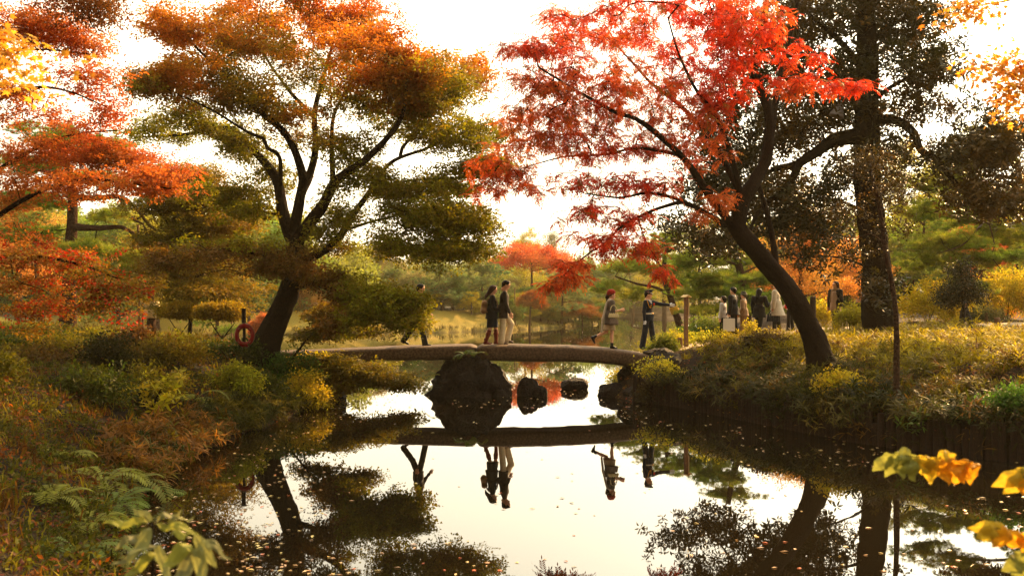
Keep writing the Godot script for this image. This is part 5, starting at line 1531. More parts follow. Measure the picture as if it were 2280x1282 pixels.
func make_things() -> void:
	var wood := grained(Color(0.50, 0.36, 0.24), Color(0.32, 0.22, 0.14), 0.03, Vector3(3, 0.4, 3), 0.8, 0.4)
	var dark_wood := grained(Color(0.20, 0.14, 0.10), Color(0.09, 0.06, 0.05), 0.03, Vector3(3, 0.6, 3), 0.85, 0.6)
	# the lifebuoy on its post
	var d := 24.4
	var foot := on_ground(543, d)
	var p := thing("signboard_post", "dark wooden post with a narrow board that holds the lifebuoy", "post", foot)
	var top := at(543, 687, d).y - foot.y
	part("post", rod(Vector3(0, -0.2, 0), Vector3(0, top, 0), 0.035, 0.035, 10, 0.05), dark_wood, p)
	var mb := MB.new()
	box(mb, Vector3(0, top - 0.17, 0.045), Vector3(0.10, 0.36, 0.03))
	mb.c.clear()
	part("board", mb.mesh(false), dark_wood, p)
	part("hook", rod(Vector3(0, top - 0.48, 0.03), Vector3(0, top - 0.44, 0.12), 0.008, 0.008, 6), dark_wood, p)
	var red := plain(Color(0.45, 0.035, 0.03), 0.5)
	var band := plain(Color(0.42, 0.34, 0.27), 0.7)
	var buoy := thing("lifebuoy", "red lifebuoy ring hanging on the dark post beside the big maple", "lifebuoy", at(547, 746, d) + Vector3(0, 0, 0.12))
	var shape := ring(0.19, 0.05)
	for k in shape.v.size(): shape.v[k].y *= 1.2
	part("ring", shape.mesh(true), red, buoy)
	for k in 4:
		var a := TAU * (k + 0.5) / 4
		var b := ring(0.05, 0.008)
		part("band", b.mesh(true), band, buoy, Transform3D(Basis.from_euler(Vector3(PI / 2, 0, 0)).rotated(Vector3.BACK, a + PI / 2), Vector3(cos(a) * 0.19, sin(a) * 0.228, 0)))
	var rope := MB.new()
	var line := PackedVector3Array()
	for k in 33:
		var a := TAU * k / 32
		line.append(Vector3(cos(a) * 0.25, sin(a) * 0.295, 0.02) * (1.0 + 0.03 * cos(a * 4.0)))
	var rr := PackedFloat32Array()
	rr.resize(33)
	rr.fill(0.007)
	tube(rope, line, rr, 5)
	rope.c.clear()
	part("rope", rope.mesh(true), band, buoy)
	# signpost by the bridge
	d = 30.6
	foot = on_ground(1528, d)
	top = at(0, 657, d).y - foot.y
	p = thing("signpost", "slim wooden signpost with a little gabled roof near the guard", "signpost", foot, 0.5)
	mb = MB.new()
	box(mb, Vector3(0, top * 0.5 - 0.1, 0), Vector3(0.10, top + 0.1, 0.10))
	mb.c.clear()
	part("post", mb.mesh(false), wood, p)
	for s in [-1.0, 1.0]:
		mb = MB.new()
		box(mb, Vector3.ZERO, Vector3(0.145, 0.022, 0.24))
		mb.c.clear()
		part("roof_board", mb.mesh(false), M.straw, p, Transform3D(Basis.from_euler(Vector3(0, 0, -s * 0.5)), Vector3(s * 0.057, top - 0.03, 0)))
	mb = MB.new()
	box(mb, Vector3(0.065, top - 0.36, 0), Vector3(0.022, 0.5, 0.13))
	mb.c.clear()
	part("sign_panel", mb.mesh(false), M.straw, p)
	# posts and stumps
	var posts := [[1515, 28.6, 0.36, 0.07, "short square wooden stub in bare soil right of the guard"], [1811, 35.5, 1.15, 0.105, "black round topped post seen behind the leaning trunk"], [2222, 32.6, 0.36, 0.10, "stubby path post with a mossy top, nearest on the path"], [2124, 37.0, 0.46, 0.07, "slim pale path post left of the walker's legs"],
		[2198, 38.5, 0.46, 0.07, "pale path post behind the path in the middle"], [2233, 40.5, 0.46, 0.07, "pale path post farthest along the path"]]
	for q in posts:
		foot = on_ground(q[0], q[1], 0.1)
		mb = MB.new()
		var lp := PackedVector3Array([Vector3.ZERO, Vector3(0, q[2] * 0.5, 0), Vector3(0, q[2] + 0.04, 0), Vector3(0, q[2] + 0.09, 0), Vector3(0, q[2] + 0.1, 0)])
		tube(mb, lp, PackedFloat32Array([q[3], q[3], q[3] * 0.98, q[3] * 0.86, q[3] * 0.5]), 12, Color.WHITE, 0.06, true)
		mb.c.clear()
		single("post", mb.mesh(true), dark_wood if q[2] > 1.0 else wood, q[4], "post", Transform3D(Basis.IDENTITY, foot))
	foot = on_ground(1668, 25.6, 0.1)
	mb = MB.new()
	tube(mb, PackedVector3Array([Vector3.ZERO, Vector3(0, 0.1, 0), Vector3(0, 0.3, 0), Vector3(0.01, 0.48, 0), Vector3(0.01, 0.5, 0)]), PackedFloat32Array([0.2, 0.16, 0.14, 0.135, 0.12]), 14, Color.WHITE, 0.2, true)
	mb.c.clear()
	p = single("tree_stump", mb.mesh(true), M.bark_dark, "dark cut tree stump among leaves on the right bank", "stump", Transform3D(Basis.IDENTITY, foot))
	# props under the old pine, wraps round pine trunks
	for q in [[306, 500, 640, 32.6, "bamboo pole propping the crooked pine limb"], [314, 540, 650, 32.4, "shorter bamboo pole beside the first prop"], [514, 610, 690, 62.0, "thin pole propping a far pine left of the big trunk"], [1146, 640, 706, 92.0, "thin pole standing by the far shrubs right of the couple"]]:
		var a := at(q[0], q[1], q[3])
		var g := Vector3(a.x + 0.05, ground(a.x, a.z) - 0.1, a.z)
		single("support_pole", rod(g - g, a - g, 0.045 if q[3] < 50 else 0.06, 0.04, 8, 0.04), wood, q[4], "pole", Transform3D(Basis.IDENTITY, g))
	d = 33.0
	var pine := tree("pine_tree", "young pine with a cream straw wrap round its trunk on the left bank", "tree", {"seed": 181, "bark": M.bark_pine, "leaves": S.tuft, "leaf": M.needle, "palette": "pine_gold", "per": 15, "spread": 0.18, "flat": 0.3, "tilt": 0.3, "thin": 0.008, "step": 0.4, "skip": 6,
		"limbs": [[[[337, 760, d], [336, 700, d], [334, 640, d], [345, 590, d]], 0.16, 0.08, "trunk"], [[[335, 640, d], [370, 630, d - 0.5], [380, 610, d - 0.8]], 0.05, 0.02], [[[336, 650, d], [300, 630, d], [280, 620, d]], 0.05, 0.02]],
		"pads": [[340, 590, d, 50, 14, 0.8, 18], [290, 610, d, 50, 14, 0.8, 14], [390, 605, d - 0.8, 40, 12, 0.8, 12]]})
	mb = MB.new()
	var wl := PackedVector3Array()
	var wr := PackedFloat32Array()
	var base := at(337, 760, d)
	for k in 13:
		wl.append(at(336, 708 - k * 3.1, d) - base)
		wr.append(0.205 + 0.012 * (k % 2) + (0.02 if k == 3 or k == 9 else 0.0) + k * 0.002)
	tube(mb, wl, wr, 18, Color.WHITE, 0.06, true)
	mb.c.clear()
	part("straw_wrap", mb.mesh(true), M.straw, pine)
	for o in get_children():
		if o.get_meta("label", "") == "leaning pine on the far right shore with a yellow wrap round its trunk":
			mb = MB.new()
			wl = PackedVector3Array()
			wr = PackedFloat32Array()
			for k in 9:
				wl.append(at(1505.0 - k * 0.66, 698 - k * 1.9, 50.0) - o.position)
				wr.append(0.215 + 0.012 * (k % 2))
			tube(mb, wl, wr, 16, Color.WHITE, 0.05, true)
			mb.c.clear()
			part("straw_wrap", mb.mesh(true), M.yellow_wrap, o)
	# the lamp on the evergreen
	var lamp := thing("lamp", "small grey bell shaped lamp on a bracket at the evergreen trunk", "lamp", at(1868, 245, 29.4))
	var shade := MB.new()
	var prof := [[0.0, 0.2], [0.06, 0.2], [0.09, 0.16], [0.12, 0.05], [0.2, -0.12], [0.22, -0.2], [0.19, -0.2], [0.0, -0.1]]
	for q in prof:
		for j in 20: shade.v.append(Vector3(cos(TAU * j / 20) * q[0], q[1], sin(TAU * j / 20) * q[0]))
	for k in prof.size() - 1:
		for j in 20:
			var a2 := k * 20 + j
			var b2 := k * 20 + (j + 1) % 20
			shade.i.append(a2); shade.i.append(b2); shade.i.append(a2 + 20)
			shade.i.append(b2); shade.i.append(b2 + 20); shade.i.append(a2 + 20)
	part("lamp_shade", shade.mesh(true), plain(Color(0.45, 0.42, 0.40), 0.5), lamp, Transform3D(Basis.from_euler(Vector3(0, 0, -0.35)), Vector3.ZERO))
	part("bracket", rod(Vector3(0.06, 0.18, 0), Vector3(0.62, 0.32, -0.35), 0.02, 0.02, 8), M.twig, lamp)
	make_foreground()

func make_foreground() -> void:
	# the tall seedling in the lower left corner
	var green := [tinted(Color(0.52, 0.55, 0.27)), tinted(Color(0.47, 0.51, 0.27)), tinted(Color(0.58, 0.58, 0.24))]
	var d := 3.3
	var foot := Vector3(at(345, 0, d).x, 0.9, -d)
	var t := thing("seedling", "tall leafy seedling with broad pale green leaves at the lower left", "plant", foot)
	var crown := at(338, 1160, d) - foot
	part("stem", rod(Vector3(0.01, -0.1, 0), crown, 0.006, 0.004, 8), M.twig, t)
	# [start px, start py, tip px, tip py, nearer, width]
	var ls := [[342, 1158, 300, 1128, 0.02, 0.035], [346, 1158, 398, 1142, -0.04, 0.035], [330, 1163, 240, 1155, 0.05, 0.045], [335, 1180, 318, 1222, 0.16, 0.075], [330, 1186, 268, 1205, 0.06, 0.06], [346, 1166, 440, 1180, 0.0, 0.05], [360, 1170, 412, 1155, -0.1, 0.035], [350, 1210, 272, 1236, 0.1, 0.05], [346, 1230, 300, 1268, 0.1, 0.05], [350, 1215, 405, 1275, 0.14, 0.05]]
	for k in ls.size():
		var q: Array = ls[k]
		var a := at(q[0], q[1], d) - foot
		var b := at(q[2], q[3], d) + Vector3(0, 0, q[4]) - foot
		part("leaf", broad_leaf(a.distance_to(b) * 1.0, q[5] * 0.7, 400 + k), green[k % 3], t, Transform3D(faced(b - a + Vector3(0, 0.06 * a.distance_to(b), 0), Vector3(0.25 * (k % 3 - 1), 0.9, 0.75)), a))
	foot = Vector3(at(432, 0, 3.1).x, 0.9, -3.1)
	t = thing("seedling", "second seedling with long drooping leaves right of the first", "plant", foot)
	crown = at(430, 1205, 3.1) - foot
	part("stem", rod(Vector3(-0.02, -0.1, 0), crown, 0.006, 0.004, 8), M.twig, t)
	ls = [[432, 1190, 485, 1250, 0.05, 0.06], [436, 1196, 512, 1252, -0.05, 0.045], [428, 1208, 388, 1240, 0.1, 0.075], [440, 1212, 470, 1282, 0.12, 0.06], [430, 1225, 415, 1285, 0.14, 0.07], [425, 1195, 360, 1190, -0.05, 0.04]]
	for k in ls.size():
		var q: Array = ls[k]
		var a := at(q[0], q[1], 3.1) - foot
		var b := at(q[2], q[3], 3.1) + Vector3(0, 0, q[4]) - foot
		part("leaf", broad_leaf(a.distance_to(b) * 1.0, q[5] * 0.7, 430 + k), green[k % 3], t, Transform3D(faced(b - a + Vector3(0, 0.06 * a.distance_to(b), 0), Vector3(0.25 * (k % 3 - 1), 0.9, 0.75)), a))
	# twigs with lobed leaves reaching in from the right
	var twigs := [
		["lobed yellow and green leaves on a twig reaching in from the right over the water", 4.0, [[2330, 1052], [2250, 1040], [2150, 1025], [2060, 1018], [1985, 1012]], [[1990, 1012, 1948, 1050, 0.05, 0], [2000, 1010, 1975, 1062, 0.05, 0], [2020, 1014, 2040, 1065, 0.07, 0], [2050, 1016, 2062, 1062, 0.06, 1], [2080, 1018, 2075, 1078, 0.06, 1], [2100, 1018, 2112, 1074, 0.07, 2], [2130, 1022, 2138, 1086, 0.07, 2], [2150, 1026, 2172, 1080, 0.06, 2], [2160, 1026, 2175, 1048, 0.05, 2], [2030, 1012, 2000, 1008, 0.05, 0], [2090, 1018, 2130, 1012, 0.05, 1], [2010, 1012, 2008, 1062, 0.06, 0], [2065, 1016, 2092, 1060, 0.06, 1], [2085, 1018, 2108, 1052, 0.06, 1], [2115, 1020, 2150, 1066, 0.07, 2], [2040, 1014, 2028, 1058, 0.06, 0], [2140, 1024, 2160, 1060, 0.06, 2], [2075, 1018, 2050, 1050, 0.06, 1]]],
		["drooping yellow green leaves cut by the right edge, upper cluster", 3.8, [[2330, 1062], [2290, 1052]], [[2295, 1050, 2222, 1082, 0.06, 1], [2298, 1052, 2240, 1095, 0.06, 1], [2300, 1054, 2275, 1098, 0.06, 2], [2300, 1052, 2255, 1062, 0.05, 0]]],
		["yellow green leaves cut by the right edge, lower cluster", 3.6, [[2330, 1185], [2250, 1178], [2215, 1176]], [[2245, 1177, 2170, 1178, 0.05, 1], [2230, 1176, 2178, 1196, 0.05, 1], [2250, 1178, 2205, 1212, 0.06, 2], [2270, 1180, 2258, 1225, 0.07, 2], [2290, 1180, 2285, 1232, 0.06, 2], [2290, 1240, 2235, 1262, 0.07, 0], [2300, 1250, 2262, 1285, 0.07, 0]]]]
	var cols := [tinted(Color(0.56, 0.57, 0.24)), tinted(Color(0.78, 0.68, 0.19)), tinted(Color(0.86, 0.62, 0.14))]
	for w in twigs.size():
		var q: Array = twigs[w]
		var dd: float = q[1]
		var root := at(q[2][0][0], q[2][0][1], dd)
		t = thing("leafy_twig", q[0], "twig", root)
		# the shoot it belongs to rises from the near bank outside the frame
		var pts := PackedVector3Array([Vector3(0.55, -1.2, 0.2), Vector3(0.3, -0.35, 0.1)])
		for s in q[2]: pts.append(at(s[0], s[1], dd) - root)
		var sm := spline(pts, 0.03)
		var rad := PackedFloat32Array()
		for k in sm.size(): rad.append(lerpf(0.004, 0.0014, float(k) / sm.size()))
		var mb := MB.new()
		tube(mb, sm, rad, 7)
		mb.c.clear()
		part("stem", mb.mesh(true), M.twig, t)
		for k in q[3].size():
			var l: Array = q[3][k]
			var a := at(l[0], l[1], dd) - root
			var b := at(l[2], l[3], dd) - root + Vector3(0, 0, 0.03 * (k % 3 - 1))
			part("leaf", broad_leaf(a.distance_to(b) * 1.05, l[4] * 1.1, 460 + k + w * 20, true), cols[l[5]], t, Transform3D(faced(b - a, Vector3(0.35 * (k % 3 - 1), 0.35 + 0.2 * (k % 2), 1.0)), a))

# ------------------------------------------------------------------ people
# prims: [a, b, radius at a, radius at b, blend]; clips: [normal, offset] keeps what lies behind the plane
func skin_over(prims: Array, cell: float, clips := []) -> MB:
	var lo := Vector3.ONE * 1e9
	var hi := -lo
	for q in prims:
		var w := Vector3.ONE * (maxf(q[2], q[3]) + cell * 3.0)
		lo = lo.min(q[0] - w).min(q[1] - w)
		hi = hi.max(q[0] + w).max(q[1] + w)
	var nx := int((hi.x - lo.x) / cell) + 2
	var ny := int((hi.y - lo.y) / cell) + 2
	var nz := int((hi.z - lo.z) / cell) + 2
	var f := PackedFloat32Array()
	f.resize(nx * ny * nz)
	f.fill(1.0)
	for q in prims:
		var a: Vector3 = (q[0] - lo) / cell
		var b: Vector3 = (q[1] - lo) / cell
		var ra: float = q[2] / cell
		var rb: float = q[3] / cell
		var kk: float = maxf(q[4] / cell, 0.001)
		var ab := b - a
		var l2 := maxf(ab.length_squared(), 1e-9)
		var w := maxf(ra, rb) + 2.5 + kk * 0.3
		var mn := a.min(b) - Vector3.ONE * w
		var mx := a.max(b) + Vector3.ONE * w
		for z in range(maxi(0, int(mn.z)), mini(nz, int(mx.z) + 2)):
			for y in range(maxi(0, int(mn.y)), mini(ny, int(mx.y) + 2)):
				var row := (z * ny + y) * nx
				for x in range(maxi(0, int(mn.x)), mini(nx, int(mx.x) + 2)):
					var p := Vector3(x, y, z)
					var t := clampf((p - a).dot(ab) / l2, 0.0, 1.0)
					var d := p.distance_to(a + ab * t) - (ra + (rb - ra) * t)
					if d > w: continue
					d *= cell
					var e := f[row + x]
					if e >= 1.0: f[row + x] = d
					else:
						var h := maxf(kk * cell - absf(e - d), 0.0)
						f[row + x] = minf(e, d) - h * h / (4.0 * kk * cell)
	for c in clips:
		var n: Vector3 = c[0]
		for z in nz:
			for y in ny:
				var row := (z * ny + y) * nx
				for x in nx:
					if f[row + x] < 0.9:
						f[row + x] = maxf(f[row + x], n.dot(lo + Vector3(x, y, z) * cell) - c[1])
	var mb := MB.new()
	var at_cell := PackedInt32Array()
	at_cell.resize(nx * ny * nz)
	at_cell.fill(-1)
	var sx := 1
	var sy := nx
	var sz := nx * ny
	var offs := [0, sx, sy, sx + sy, sz, sz + sx, sz + sy, sz + sx + sy]
	var edges := [[0, 1], [2, 3], [4, 5], [6, 7], [0, 2], [1, 3], [4, 6], [5, 7], [0, 4], [1, 5], [2, 6], [3, 7]]
	for z in nz - 1:
		for y in ny - 1:
			var row := (z * ny + y) * nx
			for x in nx - 1:
				var k := row + x
				if f[k] >= 0.9: continue
				var s0 := f[k] < 0.0
				if s0 == (f[k + sx] < 0.0) and s0 == (f[k + sy] < 0.0) and s0 == (f[k + sz] < 0.0) and s0 == (f[k + sx + sy] < 0.0) and s0 == (f[k + sx + sz] < 0.0) and s0 == (f[k + sy + sz] < 0.0) and s0 == (f[k + sx + sy + sz] < 0.0): continue
				var sum := Vector3.ZERO
				var n := 0
				for e in edges:
					var va := f[k + offs[e[0]]]
					var vb := f[k + offs[e[1]]]
					if (va < 0.0) != (vb < 0.0):
						var t := va / (va - vb)
						var pa := Vector3(e[0] & 1, (e[0] >> 1) & 1, e[0] >> 2)
						var pb := Vector3(e[1] & 1, (e[1] >> 1) & 1, e[1] >> 2)
						sum += pa.lerp(pb, t)
						n += 1
				at_cell[k] = mb.v.size()
				mb.v.append(lo + (Vector3(x, y, z) + sum / n) * cell)
	for z in range(1, nz - 1):
		for y in range(1, ny - 1):
			var row := (z * ny + y) * nx
			for x in range(1, nx - 1):
				var k := row + x
				var s0 := f[k] < 0.0
				if f[k] >= 0.9: continue
				for axis in 3:
					var st: int = [sx, sy, sz][axis]
					if s0 == (f[k + st] < 0.0): continue
					var u: int = [sy, sz, sx][axis]
					var w: int = [sz, sx, sy][axis]
					var a := at_cell[k]
					var b := at_cell[k - u]
					var c := at_cell[k - u - w]
					var d := at_cell[k - w]
					if a < 0 or b < 0 or c < 0 or d < 0: continue
					if s0:
						mb.i.append(a); mb.i.append(c); mb.i.append(b)
						mb.i.append(a); mb.i.append(d); mb.i.append(c)
					else:
						mb.i.append(a); mb.i.append(b); mb.i.append(c)
						mb.i.append(a); mb.i.append(c); mb.i.append(d)
	return mb

var B := {}
func make_body_parts() -> void:
	B.head = skin_over([
		[Vector3(-0.025, 0.035, 0), Vector3(0.015, 0.035, 0), 0.088, 0.084, 0.03], [Vector3(0.0, -0.02, 0), Vector3(0.04, -0.06, 0), 0.07, 0.048, 0.04], [Vector3(0.058, -0.088, 0), Vector3(0.062, -0.09, 0), 0.024, 0.022, 0.03],
		[Vector3(0.088, 0.012, 0), Vector3(0.106, -0.026, 0), 0.009, 0.014, 0.014], [Vector3(0.084, -0.028, -0.012), Vector3(0.084, -0.028, 0.012), 0.011, 0.011, 0.012],
		[Vector3(0.078, 0.028, -0.045), Vector3(0.084, 0.03, -0.014), 0.012, 0.012, 0.012], [Vector3(0.078, 0.028, 0.045), Vector3(0.084, 0.03, 0.014), 0.012, 0.012, 0.012],
		[Vector3(0.082, -0.058, -0.02), Vector3(0.082, -0.058, 0.02), 0.01, 0.01, 0.008], [Vector3(-0.005, 0.01, 0.078), Vector3(-0.002, -0.03, 0.074), 0.02, 0.013, 0.008], [Vector3(-0.005, 0.01, -0.078), Vector3(-0.002, -0.03, -0.074), 0.02, 0.013, 0.008],
		[Vector3(-0.03, -0.05, 0), Vector3(-0.035, -0.12, 0), 0.05, 0.052, 0.03]], 0.008)
	for kind in 3:    # 0 relaxed, 1 gripping, 2 pointing with a flat hand
		var curl: float = [0.35, 1.25, 0.08][kind]
		var q := [[Vector3(0.0, 0, 0), Vector3(0.03, 0, 0), 0.024, 0.022, 0.02], [Vector3(0.03, 0, -0.018), Vector3(0.085, 0, -0.026), 0.016, 0.014, 0.015], [Vector3(0.03, 0, 0.016), Vector3(0.085, 0, 0.024), 0.016, 0.014, 0.015], [Vector3(0.03, 0, 0), Vector3(0.088, 0, 0), 0.016, 0.014, 0.015]]
		for n in 4:
			var p := Vector3(0.09, 0, -0.03 + n * 0.0205)
			var long: float = [0.062, 0.078, 0.084, 0.072][n]
			var ang := curl * 0.5
			for j in 3:
				var e: Vector3 = p + Vector3(cos(ang), -sin(ang), (n - 1.5) * 0.03) * long * [0.45, 0.32, 0.23][j]
				q.append([p, e, 0.0095 - j * 0.0008, 0.0087 - j * 0.0008, 0.003])
				p = e
				ang += curl * 0.8
		q.append([Vector3(0.025, -0.006, 0.02), Vector3(0.055, -0.016, 0.05), 0.014, 0.011, 0.01])
		q.append([Vector3(0.055, -0.016, 0.05), Vector3(0.088, -0.03 - curl * 0.012, 0.058 - curl * 0.02), 0.011, 0.009, 0.004])
		B["hand%d" % kind] = skin_over(q, 0.005)
	var lowcut := [[Vector3(0, -1, 0), 0.08]]
	B.shoe = skin_over([[Vector3(-0.045, -0.045, 0), Vector3(0.05, -0.05, 0), 0.04, 0.042, 0.03], [Vector3(0.05, -0.052, 0), Vector3(0.15, -0.062, 0.004), 0.042, 0.03, 0.03], [Vector3(-0.02, 0.0, 0), Vector3(-0.01, -0.04, 0), 0.042, 0.05, 0.03]], 0.012, lowcut).mesh(true)
	B.boot = skin_over([[Vector3(-0.035, -0.035, 0), Vector3(0.04, -0.045, 0), 0.036, 0.04, 0.03], [Vector3(0.05, -0.05, 0), Vector3(0.14, -0.066, 0), 0.038, 0.024, 0.03], [Vector3(-0.012, 0.07, 0), Vector3(-0.01, -0.03, 0), 0.048, 0.042, 0.03], [Vector3(-0.055, -0.03, 0), Vector3(-0.05, -0.09, 0), 0.022, 0.014, 0.02]], 0.011, [[Vector3(0, -1, 0), 0.085]]).mesh(true)
	var eye := SphereMesh.new()
	eye.radius = 0.011
	eye.height = 0.018
	eye.radial_segments = 10
	eye.rings = 6
	B.eye = eye

func cloth(c: Color, rough := 0.85) -> StandardMaterial3D:
	var m := plain(Color.WHITE, rough)
	m.albedo_texture = noise_cloth
	m.albedo_color = c
	m.uv1_triplanar = true
	m.uv1_scale = Vector3(5, 5, 5)
	m.heightmap_enabled = true
	m.heightmap_scale = 0.8
	m.heightmap_texture = noise_fold
	m.rim_enabled = true
	m.rim = 0.35
	m.rim_tint = 0.6
	return m
var noise_cloth: NoiseTexture2D
var noise_fold: NoiseTexture2D

func dir_xy(deg: float) -> Vector3:
	return Vector3(sin(deg_to_rad(deg)), -cos(deg_to_rad(deg)), 0)

# who: label, feet, yaw (0 faces right in the picture), tall, legs [thigh, knee, foot pitch] x2 (left = away from the viewer when facing right), arms [[upper, fore, hand kind] x2], lean, nod
func person(w: Dictionary) -> Node3D:
	var u: float = w.tall / 1.70
	var cell: float = w.get("cell", 0.02)
	var slim: float = w.get("slim", 1.0)
	var t := thing("person", w.label, "person", Vector3.ZERO, 0.0, w.get("group", ""))
	var J := {}
	var hip := Vector3(0, 0.91, 0) * u
	var low := 1e9
	for s in 2:
		var g: Array = w.legs[s]
		var side := -1.0 if s == 0 else 1.0
		var h := hip + Vector3(0, 0, side * 0.085 * u)
		var k := h + (dir_xy(g[0]) + Vector3(0, 0, side * g[3] if g.size() > 3 else 0.0)) * 0.42 * u
		var a := k + (dir_xy(g[0] - g[1]) + Vector3(0, 0, side * g[3] if g.size() > 3 else 0.0)) * 0.41 * u
		J["hip%d" % s] = h
		J["knee%d" % s] = k
		J["ankle%d" % s] = a
		var f := deg_to_rad(g[2])
		var toe := a + Vector3(cos(f) * 0.14 + sin(f) * 0.08, sin(f) * 0.14 - cos(f) * 0.08, 0) * u
		var heel := a + Vector3(sin(f) * 0.08, -cos(f) * 0.08, 0) * u
		low = minf(low, minf(toe.y, heel.y))
	var lift := Vector3(0, -low, 0)
	for k in J: J[k] += lift
	hip += lift
	var lean := deg_to_rad(w.get("lean", 0.0))
	var spine := Vector3(sin(lean), cos(lean), 0)
	var chest := hip + spine * 0.32 * u
	var neck := hip + spine * 0.50 * u
	var head_basis := Basis.from_euler(Vector3(0, deg_to_rad(w.get("turn", 0.0)), 0)) * Basis.from_euler(Vector3(0, 0, deg_to_rad(-w.get("nod", 0.0))))
	var head: Vector3 = neck + (spine * 0.6 + Vector3(sin(deg_to_rad(w.get("nod", 0.0)) * 0.4), 0.4, 0)).normalized() * 0.165 * u
	var wide := 0.165 * u * slim
	for s in 2:
		var side := -1.0 if s == 0 else 1.0
		var sh := hip + spine * 0.455 * u + Vector3(0, 0, side * wide)
		var g: Array = w.arms[s]
		var e: Vector3 = sh + g[0].normalized() * 0.285 * u
		J["shoulder%d" % s] = sh
		J["elbow%d" % s] = e
		J["wrist%d" % s] = e + g[1].normalized() * 0.245 * u
	var skin: StandardMaterial3D = w.get("skin", M.skin)
	# the body in one skin
	var q := [[hip + Vector3(0, 0.0, -0.06) * u, hip + Vector3(0, 0.0, 0.06) * u, 0.10 * u, 0.10 * u, 0.05], [hip, chest, 0.105 * u, 0.11 * u, 0.05], [chest + Vector3(0, 0.05, -0.07) * u, chest + Vector3(0, 0.05, 0.07) * u, 0.095 * u, 0.095 * u, 0.05], [neck - spine * 0.05 * u, head - Vector3(0, 0.05, 0) * u, 0.052 * u, 0.05 * u, 0.03]]
	for s in 2:
		q.append([J["shoulder%d" % s], J["elbow%d" % s], 0.05 * u, 0.04 * u, 0.04])
		q.append([J["elbow%d" % s], J["wrist%d" % s], 0.04 * u, 0.027 * u, 0.02])
		q.append([J["hip%d" % s], J["knee%d" % s], 0.08 * u * slim, 0.053 * u, 0.03])
		q.append([J["knee%d" % s], J["knee%d" % s].lerp(J["ankle%d" % s], 0.35) - Vector3(0.015, 0, 0), 0.05 * u, 0.052 * u, 0.02])
		q.append([J["knee%d" % s].lerp(J["ankle%d" % s], 0.35) - Vector3(0.015, 0, 0), J["ankle%d" % s], 0.052 * u, 0.034 * u, 0.02])
	var body := skin_over(q, cell)
	var head_at := Transform3D(head_basis.scaled(Vector3.ONE * u), head)
	body.add(B.head, head_at)
	var gloves := MB.new()
	for s in 2:
		var fore: Vector3 = (J["wrist%d" % s] - J["elbow%d" % s]).normalized()
		var z: Vector3 = w.arms[s][3] if w.arms[s].size() > 3 else Vector3(0.9, 0, 0.0)     # where the thumb points
		z = (z - fore * z.dot(fore)).normalized()
		var b := Basis(fore, z.cross(fore), z)
		var hand: MB = B["hand%d" % int(w.arms[s][2])]
		(gloves if w.has("gloves") else body).add(hand, Transform3D((b * Basis.from_scale(Vector3(1, 1 if s == 1 else -1, 1))).scaled(Vector3.ONE * u * 1.05), J["wrist%d" % s]), s == 0)
	body.c.clear()
	var bp := part("body", body.mesh(true), skin, t)
	if gloves.i.size():
		gloves.c.clear()
		part("gloves", gloves.mesh(true), w.gloves, t)
	for s in [-1.0, 1.0]: part("eye", B.eye, M.eye, bp, head_at * Transform3D(Basis.IDENTITY, Vector3(0.083, 0.008, s * 0.031)))
	# trousers or skirt
	if w.has("trousers"):
		var c := [[hip + Vector3(0, 0.03, -0.06) * u, hip + Vector3(0, 0.03, 0.06) * u, 0.115 * u, 0.115 * u, 0.05]]
		var loose: float = w.get("loose", 0.012)
		for s in 2:
			c.append([J["hip%d" % s], J["knee%d" % s], 0.09 * u * slim, 0.06 * u + loose, 0.03])
			c.append([J["knee%d" % s], J["ankle%d" % s] - (J["ankle%d" % s] - J["knee%d" % s]).normalized() * -0.02, 0.06 * u + loose, 0.05 * u + loose * 1.6, 0.02])
		part("trousers", skin_over(c, cell, [[Vector3(0, 1, 0), hip.y + 0.1 * u]]).mesh(true), w.trousers, t)
	if w.has("skirt"):
		var end: float = w.skirt_hem
		var mid: Vector3 = (J.knee0 + J.knee1) * 0.5
		var c := [[hip + Vector3(0, 0.06, -0.05) * u, hip + Vector3(0, 0.06, 0.05) * u, 0.105 * u, 0.105 * u, 0.05], [hip + Vector3(0, 0, -0.04) * u, Vector3(mid.x * 0.6 + hip.x * 0.4, end - 0.08, -0.07), 0.11 * u, 0.15 * u, 0.08], [hip + Vector3(0, 0, 0.04) * u, Vector3(mid.x * 0.6 + hip.x * 0.4, end - 0.08, 0.07), 0.11 * u, 0.15 * u, 0.08],
			[J.hip0, Vector3(J.knee0.x, end - 0.05, J.knee0.z), 0.1 * u, 0.1 * u, 0.08], [J.hip1, Vector3(J.knee1.x, end - 0.05, J.knee1.z), 0.1 * u, 0.1 * u, 0.08]]
		part("skirt", skin_over(c, cell, [[Vector3(0, -1, 0), -end], [Vector3(0, 1, 0), hip.y + 0.12 * u]]).mesh(true), w.skirt, t)
	# coat with sleeves
	var hem: float = w.get("hem", hip.y - 0.12 * u)
	var full: float = w.get("full", 0.02)
	var c := [[hip + Vector3(0, 0.06, -0.05) * u, hip + Vector3(0, 0.06, 0.05) * u, 0.115 * u + full * 0.5, 0.115 * u + full * 0.5, 0.06], [hip + spine * 0.1 * u, chest, 0.12 * u + full * 0.3, 0.118 * u, 0.06],
		[chest + Vector3(0, 0.05, -0.08 * slim) * u, chest + Vector3(0, 0.05, 0.08 * slim) * u, 0.108 * u, 0.108 * u, 0.05], [J.shoulder0 + Vector3(0, 0.0, 0.03), J.shoulder1 - Vector3(0, 0.0, 0.03), 0.066 * u, 0.066 * u, 0.05]]
